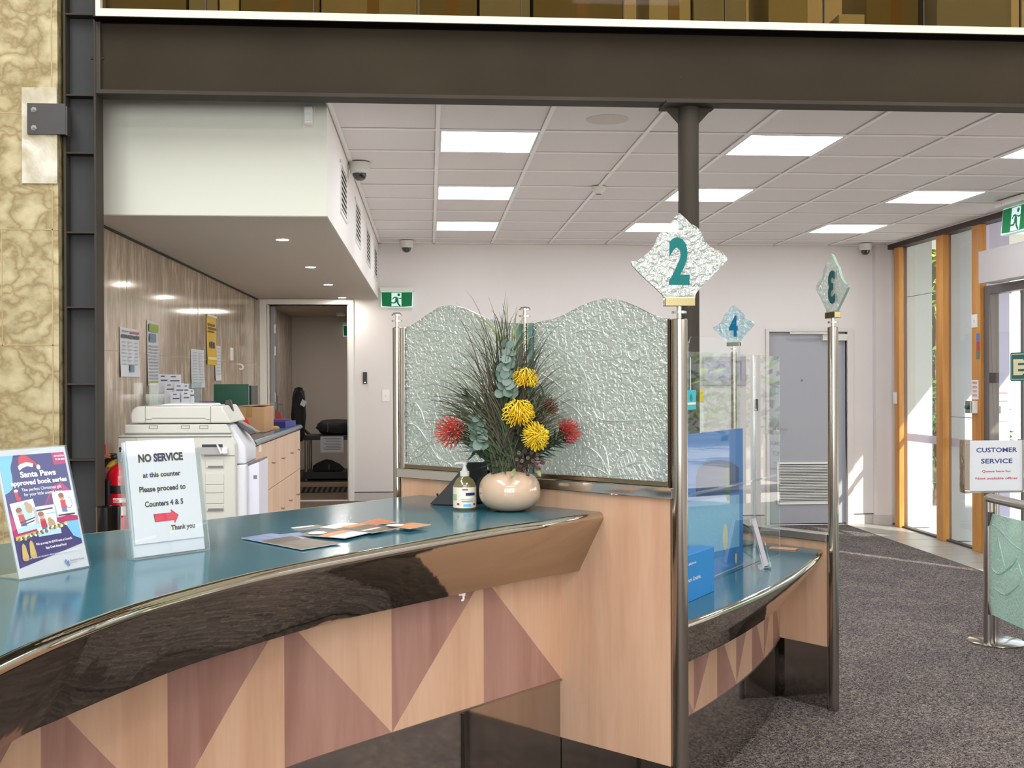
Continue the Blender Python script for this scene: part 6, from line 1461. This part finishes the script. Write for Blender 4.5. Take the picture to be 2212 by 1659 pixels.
spray([(1010, 860), (1030, 890), (1055, 930), (1080, 970)], 'dark leafy branch on the left above the short eucalyptus sprig', 32, 12)
spray([(1090, 990), (1085, 1000), (1090, 1010)], 'short dark leafy branch at the rim of the pot', 44, 5)
spray([(1060, 965), (1070, 985), (1085, 1000)], 'dark leafy branch low at the front left of the arrangement', 40, 9)
spray([(1110, 960), (1105, 985), (1100, 1000)], 'dark leafy branch low at the front middle of the arrangement', 40, 9)
spray([(1150, 965), (1140, 985), (1120, 1000)], 'dark leafy branch low at the front right, behind the gum nuts', 36, 8)
# gum nuts
t = thing('gum_nut_sprig', 'cluster of small purplish brown gum nuts hanging over the pot rim', 'seed pods', BASE)
m = MB(); GN = [(1122, 980), (1134, 976), (1148, 978), (1160, 983), (1170, 992), (1172, 1000), (1140, 990), (1150, 996), (1128, 996), (1158, 1003), (1145, 1010), (1133, 1012), (1140, 1024), (1163, 1012), (1118, 993), (1125, 1007)]
M_nut = [mat('gum_nut', (110, 92, 88), .55), mat('gum_nut_red', (116, 70, 78), .5)]; rn = random.Random(5)
hub = atY(1140, 1000, po.y-.03)
for i, (x, y) in enumerate(GN):
    p = atY(x, y, po.y-.06+rn.uniform(-.02, .02)); ax = (p-hub+V((0, -.02, 0))).normalized(); r = rn.uniform(.0062, .0078)
    m.tube([hub, p-ax*.008], .0012, 5)
    q = MB(); q.lathe(p, [(.001, -.012), (r*.7, -.008), (r, 0), (r*.9, .006), (r*.55, .006), (r*.45, .001), (0, .0)], 12, ax=ax); q.build('gum_nut', M_nut[i % 2], t)
m.build('stem', mat('twig_brown', (96, 72, 54), .7), t)
def leafshape(P0, P1, w_, lab):
    m = MB(); P0, P1 = V(P0), V(P1); d = P1-P0; s = d.cross(V((0, -1, 0))).normalized(); L_, M_, R_2 = [], [], []
    for k in range(8):
        f = k/7; c = P0+d*f+V((0, -.012*math.sin(PI*f), 0)); ww = w_*math.sin(PI*(f*.92+.06)); L_.append(c-s*ww); M_.append(c+V((0, -.002, 0))); R_2.append(c+s*ww)
    m.grid([L_, M_, R_2]); return tag(m.build('leaf', mat('broad_leaf', (126, 130, 88), .5), None, smooth=60), lab, 'leaf')
leafshape(atY(1112, 1012, po.y-.08), atY(1104, 1033, po.y-.115), .009, 'broad olive leaf hanging over the middle of the pot rim')
leafshape(atY(1160, 1012, po.y-.07), atY(1168, 1032, po.y-.10), .006, 'narrow olive leaf hanging over the right of the pot rim')
# yellow warning sign glimpsed between the glass and the front post
wp_ = atY(1442, 880, 6.6)
t = thing('warning_sign', 'yellow topped white sign glimpsed between the glass edge and front post', 'sign', (wp_.x+.12, 6.6, 1.2))
WS = Pl((atY(1436.5, 946, 6.6).x, 6.6, atY(1437, 946, 6.6).z), (1, 0, 0), (0, 0, 1)); hW = WS.ab(1437, 842)[1]
m = MB(); sheet(m, WS, 0, .24, 0, hW, .006); m.build('board', M_white, t, smooth=0)
m = MB(); quadpl(m, WS, 0, .24, hW*.74, hW, .001, 0); quadpl(m, WS, .0, .24, hW*.735, hW*.745, .0015, 1); m.build('yellow_panel', [mat('sign_yellow', (230, 206, 30), .45), M_black], t, smooth=0)
for k, s_ in enumerate('OATB'): m = MB(); put_text(m, s_, WS, .006, .026, hW*(.58-.16*k), hW*(.58-.16*k)+.036, .0015, 0, .02); m.build('lettering', M_black, t, smooth=0)
m = MB(); m.box(wp_.x+.10, wp_.x+.13, 6.607, 6.63, PF, WS.o.z+hW*.9); m.build('support', M_satin, t, smooth=0)
# ================================================================== right wall: timber posts, glazing, entrance
# dark head channel
mb = MB(); mb.box(4.86, 4.98, 4.6, YB-.09, ZC-.05, ZC+.01); struct(mb.build('trim_head_channel', mat('head_channel', (58, 40, 36), .5), smooth=0))
mb = MB(); mb.box(4.90, 4.96, 8.2, YB, .003, .02); struct(mb.build('trim_sill_channel', mat('sill_channel', (70, 54, 46), .5), smooth=0))
ZTOP = ZC-.05
def tpost(y0, y1, x1, lab, ztop=ZTOP, x0=4.868):
    m = MB(); m.box(x0, x1, y0, y1, .003, ztop); return tag(m.build('timber_post', M_timber, None, smooth=0, bevel=.004), lab, 'post', 'timber posts of the glazed wall')
ya, yb_ = atX(1943, 1138, 4.868).y, atX(1930, 1138, 4.868).y
tpost(ya, ya+.12, 4.92, 'timber post nearest the back wall corner, with a small white switch')
y2a = atX(2037.5, 1168, 4.868).y; tpost(y2a, y2a+.14, 4.93, 'middle timber post between the two white backed window panes')
y3a = atX(2118, 1192, 4.868).y; y3b = atX(2100, 1192, 4.868).y; tpost(y3a, y3b, 4.93, 'timber post beside the entrance door, carrying switches and small notices')
# glazing
def pane(n, y0, y1, z0, z1, m_=M_glass, x=4.955):
    m = MB(); m.box(x, x+.01, y0, y1, z0, z1); return struct(m.build('window_%d' % n, m_, smooth=0))
w1 = pane(2, y2a+.14, ya, .02, ZTOP); w2_ = pane(3, y3b, y2a, .02, ZTOP); w3_ = pane(4, 5.6, y3a, 2.40, ZTOP); 
for w_, y0, y1 in ((w1, y2a+.14, ya), (w2_, y3b, y2a)):
    m = MB(); z0, z1 = atX(2000, 957, 4.953).z, atX(2000, 940, 4.953).z; m.box(4.952, 4.9545, y0, y1, z0, z1); o = m.build('frosted_band', M_frost, None, smooth=0); mw = o.location - w_.location; o.parent = w_; o.location = mw
    m = MB(); z0 = atX(1990, 637, 4.953).z; m.box(4.951, 4.957, y0, y1, z0, z0+.006) if w_ is w1 else m.box(4.951, 4.957, y0, y1, atX(2075, 902, 4.953).z, atX(2075, 902, 4.953).z+.006)
    o = m.build('glass_joint', mat('glass_joint_grey', (130, 128, 124), .5), None, smooth=0); mw = o.location - w_.location; o.parent = w_; o.location = mw
# white blade walls outside the glass
M_blade = mat('white_render', (206, 206, 204), .7, noise=(1.5, .04))
bx1 = atY(2012.5, 1100, 11.2).x
mb = MB(); mb.box(4.97, bx1, 11.18, 11.5, 0, 3.4); struct(mb.build('wall_blade', M_blade, smooth=0))
y_b = 9.8; bx2 = atY(2103, 1000, 10.21).x; bx3 = atY(2181, 900, y_b).x
mb = MB(); mb.box(4.972, bx2, 10.21, 10.31, 0, 3.4); struct(mb.build('wall_blade', M_blade, smooth=0))
M_lil = mat('lilac_sky_shade', (206, 204, 238), .7)  # white wall, its bluish sky shade put into the colour
mb = MB(); mb.box(atY(2131, 900, y_b).x, bx3, y_b, y_b+.10, 0, 3.4); struct(mb.build('wall_entry_blade', M_lil, smooth=0))
# small things on the timber posts
a, b = atX(1927.5, 847, 4.866), atX(1937, 872, 4.866)
def side_plate(x0, y0, x1, y1, X, dep, nm, mt, lab, cat):
    a, b = atX(x0, y0, X), atX(x1, y1, X)
    t = thing(nm, lab, cat, (X, (a.y+b.y)/2, b.z)); m = MB(); m.box(X-dep, X, min(a.y, b.y), max(a.y, b.y), b.z, a.z); m.build('plate', mt, t, smooth=0, bevel=.002); return t, a, b
ysw = (ya, ya+.09)
t, a, b = side_plate(1931, 847, 1938, 872, 4.868, .008, 'light_switch', M_white, 'narrow white switch plate on the timber post nearest the back corner', 'light switch')
t, a, b = side_plate(2100, 680, 2112, 707, 4.868, .008, 'light_switch', M_white, 'white switch plate high on the timber post beside the entrance', 'light switch')
m = MB(); c = (a.y+b.y)/2; m.box(4.856, 4.862, c-.008, c+.008, (a.z+b.z)/2-.01, (a.z+b.z)/2+.01); m.build('rocker', M_white2, t, smooth=0)
t, a, b = side_plate(2109.5, 720, 2116.5, 776, 4.868, .0015, 'striped_sticker', mat('sticker_red', (176, 60, 66), .4), 'blue, red and green striped sticker on the entrance timber post', 'sticker')
m = MB(); h_ = (a.z-b.z)/3; y0, y1 = min(a.y, b.y), max(a.y, b.y); m.box(4.8655, 4.8668, y0, y1, a.z-h_, a.z, 0); m.box(4.8655, 4.8668, y0, y1, b.z, b.z+h_, 1); m.build('stripe', [mat('sticker_blue', (96, 120, 186), .4), mat('sticker_green', (106, 118, 96), .4)], t, smooth=0)
t, a, b = side_plate(2099, 821, 2114, 863, 4.868, .003, 'notice', M_white, 'small white notice with red wording on the entrance timber post', 'notice')
NP2 = Pl((4.8645, max(a.y, b.y), b.z), (0, -1, 0), (0, 0, 1)); wN, hN = abs(a.y-b.y), a.z-b.z; 
for k, s_ in enumerate(('PRESS', 'BUTTON', 'TO EXIT', 'DOOR')): m = MB(); put_text(m, s_, NP2, wN*.18, wN*.82, hN*(.80-.215*k), hN*(.91-.215*k), .0005, 0, .02); m.build('lettering', mat('notice_red', (200, 70, 90), .5), t, smooth=0)
t, a, b = side_plate(2100, 866, 2112, 893, 4.868, .03, 'door_button', M_white, 'white door release box with green round button on the entrance timber post', 'button')
m = MB(); c = (a.z+b.z)/2; yy = max(a.y, b.y); m.box(4.825, 4.838, yy-.05, yy+.045, b.z, a.z); m.build('face_plate', M_satin, t, smooth=0, bevel=.002)
m = MB(); m.lathe((4.825, yy+.0, c), [(.022, 0), (.022, -.012), (.016, -.02), (0, -.022)], 18, ax=(1, 0, 0)); m.build('button', mat('button_green', (10, 104, 76), .3), t)
# entrance door: operator box, frame, glass leaf with exit sign, lilac lobby beyond
yh = atX(2113.5, 580, 4.72).y; zh1, zh0 = atX(2113.5, 544, 4.72).z, atX(2113.5, 613, 4.72).z
t = thing('door_operator', 'grey white box above the glass entrance door at the far right', 'door operator', (4.80, yh-1.2, zh0))
m = MB(); m.box(4.72, 4.868, yh-2.6, yh, zh0, zh1); m.build('cover', mat('operator_grey', (196, 188, 186), .5), t, smooth=0, bevel=.003)
M_dframe = mat('door_alu', (112, 106, 104), .4, .3)
yj = y3a
dt = thing('door_3', '', 'door', (4.92, yj-.9, 0)); del dt['label']; del dt['category']; dt['kind'] = 'structure'
m = MB(); m.box(4.90, 4.99, yj-.10, yj-.004, .003, zh0); m.box(4.90, 4.99, yj-2.4, yj-.10, zh0-.075, zh0); m.box(4.90, 4.99, yj-2.5, yj-2.4, .003, zh0); m.build('frame', M_dframe, dt, smooth=0, bevel=.003)
m = MB(); m.box(4.94, 4.95, yj-1.25, yj-.12, .02, zh0-.08); m.build('glass_leaf', M_glass, dt, smooth=0)
m = MB(); m.box(4.93, 4.96, yj-.60, yj-.56, .02, zh0-.08); m.build('leaf_stile', M_dframe, dt, smooth=0)
a, b = atX(2143.5, 805, 4.925), atX(2157, 827, 4.925); m = MB(); m.box(4.90, 4.93, b.y, a.y, b.z, a.z); m.build('lock', mat('lock_brown', (70, 58, 58), .4), dt, smooth=0, bevel=.003)
# exit sticker
a = atX(2183, 762, 4.932); b = atX(2230, 826, 4.932)
XP = Pl((4.932, a.y, b.z), (0, -1, 0), (0, 0, 1)); W = 2.6*abs(a.y-b.y); H = atX(2183, 762, 4.932).z - atX(2183, 823, 4.932).z; XP.o.z = atX(2183, 823, 4.932).z
t = thing('exit_sticker', 'dark teal EXIT sign with cream border on the glass entrance door', 'sign', XP.p(W/2, 0))
def rr(a0, a1, b0, b1, r): 
    L = []
    for cx, cy, t0 in ((a1-r, b1-r, 0), (a0+r, b1-r, 90), (a0+r, b0+r, 180), (a1-r, b0+r, 270)): L += [(cx+r*math.cos(math.radians(t0+k*15)), cy+r*math.sin(math.radians(t0+k*15))) for k in range(7)]
    return L
M_xt = mat('exit_teal', (8, 98, 92), .4); M_xc = mat('exit_cream', (236, 224, 176), .45)
m = MB(); m.prism([XP.p(x, y, .003) for x, y in rr(0, W, 0, H, .02)], XP.n*-.004); m.build('board', M_xt, t, smooth=0)
m = MB(); e = .012
polypl(m, XP, rr(e, W-e, e, H-e, .016), .0036, 0); polypl(m, XP, rr(e+.006, W-e-.006, e+.006, H-e-.006, .012), .0042, 1); m.build('border', [M_xc, M_xt], t, smooth=0)
m = MB(); put_text(m, 'EXIT', XP, .052, W-.04, H*.24, H*.76, .0048, 0, .05); m.build('lettering', M_xc, t, smooth=0)
# notice on the lobby wall seen through the door
# ------------------------------------------------------------------ outside
mb = MB(); mb.box(4.96, 40, -12, 40, -.10, -.01); struct(mb.build('ground', mat('paving', (214, 208, 198), .8, noise=(2, .06)), smooth=0))
a, b = atY(2145, 832, y_b-.006), atY(2178, 910, y_b-.006)
t = thing('notice', 'white emergency notice with red heading on the lilac wall outside the door', 'notice', ((a.x+b.x)/2, y_b, b.z))
EP4 = Pl((a.x, y_b-.005, b.z), (1, 0, 0), (0, 0, 1)); wN, hN = b.x-a.x, a.z-b.z
m = MB(); sheet(m, EP4, 0, wN, 0, hN, .004); m.build('paper', M_paper, t, smooth=0)
m = MB(); put_text(m, 'Emergency', EP4, wN*.30, wN*.98, hN*.76, hN*.82, .001, 0, .02); quadpl(m, EP4, wN*.3, wN*.95, hN*.55, hN*.57, .001, 1); quadpl(m, EP4, wN*.4, wN*.52, hN*.22, hN*.42, .001, 1); m.build('lettering', [mat('emerg_red', (220, 90, 110), .5), mat('print_grey', (110, 108, 112), .6)], t, smooth=0)
# unseen slabs added to block the sun, with a slot for the floor streak
M_blocker = mat('sun_blocker_paint', (210, 206, 200), .7)
zc_ = 3.06
def slabpoly(P, nm): 
    m = MB(); m.prism([(x, y, zc_) for x, y in P], (0, 0, .12)); return struct(m.build(nm, M_blocker, smooth=0))
slabpoly([(5.1, 6.92), (6.55, 6.92), (6.55, 12.5), (5.1, 12.5)], 'sun_blocker')
slabpoly([(5.12, -6), (10, -6), (10, .66), (6.94, 5.01), (6.23, 6.02), (5.61, 6.9), (5.12, 6.9)], 'sun_blocker_front')
slabpoly([(10.05, .66), (10.05, 6.9), (5.62, 6.9), (6.30, 6.07), (7.01, 5.06)], 'sun_blocker_side')
# planting, planter, hedge, tree crowns, a parked car: seen through the narrow panes and mirrored in the screen
M_fol = [mat('foliage_lime', (150, 190, 60), .6), mat('foliage_green', (86, 124, 54), .6), mat('foliage_dark', (48, 74, 40), .6)]
def foliage(m, c, r, n, leaf, rn, sq=(1, 1, 1), ms=(0, 1)):
    c = V(c)
    for k in range(n):
        d = V((rn.gauss(0, 1), rn.gauss(0, 1), rn.gauss(0, 1))).normalized(); rr_ = rn.random()**.45
        p = c + V((d.x*r*sq[0], d.y*r*sq[1], d.z*r*sq[2]))*rr_
        u = V((rn.gauss(0, 1), rn.gauss(0, 1), rn.gauss(0, 1))).normalized(); w_ = u.orthogonal().normalized(); l = leaf*rn.uniform(.7, 1.3)
        m.face([p-u*l, p+w_*l*.4, p+u*l, p-w_*l*.4], rn.choice(ms))
rn = random.Random(9)
def shrub(name, c, r, n, leaf, lab, cat, ms=(0, 1), sq=(1, 1, 1), trunk=None):
    t = thing(name, lab, cat, (c[0], c[1], 0)); m = MB(); foliage(m, c, r, n, leaf, rn, sq, ms); m.build('foliage', M_fol, t, smooth=0, weld=False)
    m = MB(); m.tube(cr([(c[0], c[1], -.01), (c[0]+.05, c[1], c[2]*.5), (c[0], c[1], c[2])], 4), trunk or .05, 8); m.build('trunk', mat('bark', (92, 76, 60), .8), t)
dirg = lambda x: ray(x, 820)/ray(x, 820).x
g1 = ray(2018, 540); 
def along(px_, Y, z): p = atY(px_, 820, Y); return (p.x, Y, z)
shrub('bush', along(2019, 13.2, 1.0), .9, 1800, .05, 'green bush outside, seen in the sliver right of the first white panel', 'bush', (1, 2), (1, 1, 1.1))
shrub('tree', along(2020, 16.0, 3.9), 1.7, 2600, .08, 'bright lime tree crown outside at the top of the narrow clear glass strip', 'tree', (0, 0, 1), (1, 1, 1), .12)
t = thing('planter', 'white square planter with clipped lime bush outside the entrance', 'planter', (9.6, 8.6, -.01)); m = MB(); m.box(9.2, 10.0, 8.2, 9.0, -.01, .62); m.build('box', M_white, t, smooth=0, bevel=.02); m = MB(); foliage(m, (9.6, 8.6, 1.05), .5, 900, .07, rn, (1, 1, 1), (0, 0, 1)); m.build('foliage', M_fol, t, smooth=0, weld=False)
shrub('tree', (16.6, 11.6, 3.6), 2.0, 1500, .20, 'leafy tree outside the entrance mirrored in the clear counter screen', 'tree', (0, 1, 1), (1, 1, 1), .14)
shrub('hedge', (21.3, 15, 1.2), 2.2, 1500, .2, 'long green hedge across the street outside', 'hedge', (1, 2, 0), (1, 4, .6))
t = thing('car', 'pale silver car parked outside, mirrored in the clear counter screen', 'car', (13.2, 8.0, -.01))
m = MB(); prof = [(-2.1, .3), (-2.15, .75), (-1.5, .95), (-.9, 1.42), (.7, 1.45), (1.4, .98), (2.05, .85), (2.15, .35)]
CARU = V((.35, .94, 0)).normalized(); CARN = V((CARU.y, -CARU.x, 0)); c0 = V((13.2, 8.0, 0))
m.prism([c0+CARU*a+V((0, 0, b))-CARN*.85 for a, b in prof], CARN*1.7); m.build('body', mat('car_silver', (206, 210, 216), .15, .6, coat=1), t, smooth=0, bevel=.08)
m = MB(); wp2 = [(-1.35, .98), (-.86, 1.36), (.66, 1.39), (1.22, 1.0)]; m.prism([c0+CARU*a+V((0, 0, b))-CARN*.862 for a, b in wp2], CARN*1.724); m.build('side_window', mat('car_window', (30, 36, 42), .05, coat=1), t, smooth=0)
for a in (-1.35, 1.35):
    for s in (-1, 1):
        m = MB(); m.lathe(c0+CARU*a+CARN*(s*.72)+V((0, 0, .32)), [(.33, -.11), (.33, .11)], 24, ax=CARN); m.build('wheel', M_black, t)
mb = MB(); mb.box(24, 24.3, -6, 34, 0, 5.5); struct(mb.build('wall_across_street', mat('facade', (226, 222, 214), .8), smooth=0))

# ================================================================== queue barrier and sign stand at the right
bpx, bpy_ = 3.25, 6.43
fb = atZ(2135, 1392, 0); bpx, bpy_ = fb.x, fb.y
t = thing('queue_barrier', 'stainless queue barrier post and rail holding a green textured glass panel', 'barrier', (bpx, bpy_, 0))
rbar = .0265; zr = atY(2120, 1073, bpy_).z-.004; re_ = atZ(2212, 1092, zr); rd = V((re_.x-bpx, re_.y-bpy_, 0)).normalized()
m = MB(); c_ = [(bpx, bpy_, .004), (bpx, bpy_, zr-.05)]; m.tube(c_, rbar, 24); m.build('post', M_satin, t)
m = MB(); P0 = V((bpx, bpy_, zr)); m.tube([P0+V((0, 0, -.055)), P0+V((0, 0, -.02)), P0+rd*.006+V((0, 0, -.004)), P0+rd*.03+V((0, 0, 0)), P0+rd*1.6], rbar, 24); m.build('rail', M_satin, t)
m = MB(); m.lathe((bpx, bpy_, 0), [(.062, 0), (.062, .006), (.03, .010)], 28); m.build('base_flange', M_satin, t)
q_ = P0+rd*1.55; m = MB(); m.tube([(q_.x, q_.y, .004), (q_.x, q_.y, zr-.01)], rbar, 24); m.build('post', M_satin, t); m = MB(); m.lathe((q_.x, q_.y, 0), [(.062, 0), (.062, .006), (.03, .010)], 28); m.build('base_flange', M_satin, t)
BP = Pl(P0, rd, (0, 0, 1))
zt_b = BP.ab(2141, 1108)[1]; zb_b = BP.ab(2141, 1326)[1]; a0b = BP.ab(2136.5, 1200)[0]
m = MB(); W = 1.50; m.prism([BP.p(a, b, .006) for a, b in ((a0b+.015, zt_b), (a0b, zt_b-.03), (a0b, zb_b+.03), (a0b+.015, zb_b), (W, zb_b), (W, zt_b))], BP.n*-.012, 0, 1); g = m.build('glass_panel', [M_relief_b, mat('barrier_glass_edge', (150, 214, 190), .2, coat=.5)], t, smooth=0)
m = MB()
for L in ([(2142, 1130), (2165, 1148), (2190, 1175), (2212, 1190)], [(2158, 1158), (2166, 1195), (2172, 1222)], [(2158, 1158), (2152, 1190), (2150, 1210)], [(2143, 1225), (2160, 1240), (2185, 1225), (2200, 1205)], [(2150, 1270), (2175, 1285), (2205, 1262)], [(2200, 1210), (2208, 1235), (2212, 1250)]):
    stroke(m, [BP.ab(*q) for q in L], .006, BP, .0062)
m.build('cast_relief', M_relief_b, g, smooth=60)
for z0_, z1_ in ((zt_b, zt_b-.085), (zb_b+.075, zb_b)):
    m = MB(); up = z1_ < z0_ and z0_ == zt_b
    pts = [(.0, z0_+.005), (a0b+.055, z0_+.005), (a0b+.01, z1_)] if z0_ == zt_b else [(.0, z1_-.005), (a0b+.055, z1_-.005), (a0b+.01, z0_)]
    pts = pts + [(.0, z1_ if z0_ == zt_b else z0_)]
    m.prism([BP.p(a, b, .013) for a, b in pts], BP.n*-.026); m.build('clamp', mat('clamp_steel', (112, 106, 102), .35, .8), t, smooth=0, bevel=.002)
# sign stand
sb = atZ(2152, 1387, 0)
t = thing('sign_stand', 'stainless stand with round foot holding the CUSTOMER SERVICE notice', 'sign stand', (sb.x, sb.y, 0))
rad = .160
m = MB(); m.lathe((sb.x, sb.y, 0), [(rad, 0), (rad, .006), (rad-.006, .010), (.03, .012)], 48); m.build('foot', M_stain, t)
sz0 = atY(2150, 1061, sb.y).z
m = MB(); m.cyl((sb.x-.005, sb.y, .01), (sb.x-.005, sb.y, sz0+.02), .0175, 20); m.build('pole', M_satin, t)
SG = Pl((atY(2094, 1061, sb.y-.03).x, sb.y-.03, atY(2094, 1061, sb.y-.03).z), (1, .03, 0), (0, 0, 1)); a1, b1 = SG.ab(2208, 951)
m = MB(); m.prism([SG.p(-.035, -.012, .01), SG.p(0, -.012, .01), SG.p(0, b1+.005, .01), SG.p(-.035, b1+.005, .01)], SG.n*-.06); m.build('side_frame', M_mirror, t, smooth=0, bevel=.003)
m = MB(); m.prism([SG.p(a1, -.012, .01), SG.p(a1+.035, -.012, .01), SG.p(a1+.035, b1+.005, .01), SG.p(a1, b1+.005, .01)], SG.n*-.06); m.build('side_frame', M_mirror, t, smooth=0, bevel=.003)
m = MB(); m.prism([SG.p(0, -.012, .002), SG.p(a1, -.012, .002), SG.p(a1, 0, .002), SG.p(0, 0, .002)], SG.n*-.04); m.build('bottom_frame', M_satin, t, smooth=0)
for q in ((-.018, b1-.02), (a1+.017, b1-.02), (-.018, .012), (a1+.017, .012)):
    m = MB(); m.lathe(SG.p(q[0], q[1], .010), [(.006, 0), (.006, .003)], 12, ax=SG.n); m.build('screw', M_satin, t)
m = MB(); sheet(m, SG, 0, a1, 0, b1, .01); m.build('paper', mat('stand_paper', (212, 216, 222), .4), t, smooth=0)
m = MB()
for s_, x0, x1, yb_2, yt, mi, bo in (('CUSTOMER', 2109, 2197, 977, 966.5, 0, .016), ('SERVICE', 2119, 2187, 1001, 990.5, 0, .016), ('Queue here for', 2121, 2184, 1020.5, 1015, 1, .018), ('Next available officer', 2107, 2199, 1036, 1030, 1, .018)):
    A0, B0 = SG.ab(x0, yb_2); A1, B1 = SG.ab(x1, yt); put_text(m, s_, SG, A0, A1, B0, B1, .0008, mi, bo)
m.build('lettering', [mat('ink_blue', (40, 56, 120), .5), mat('ink_red', (176, 50, 44), .5)], t, smooth=0)
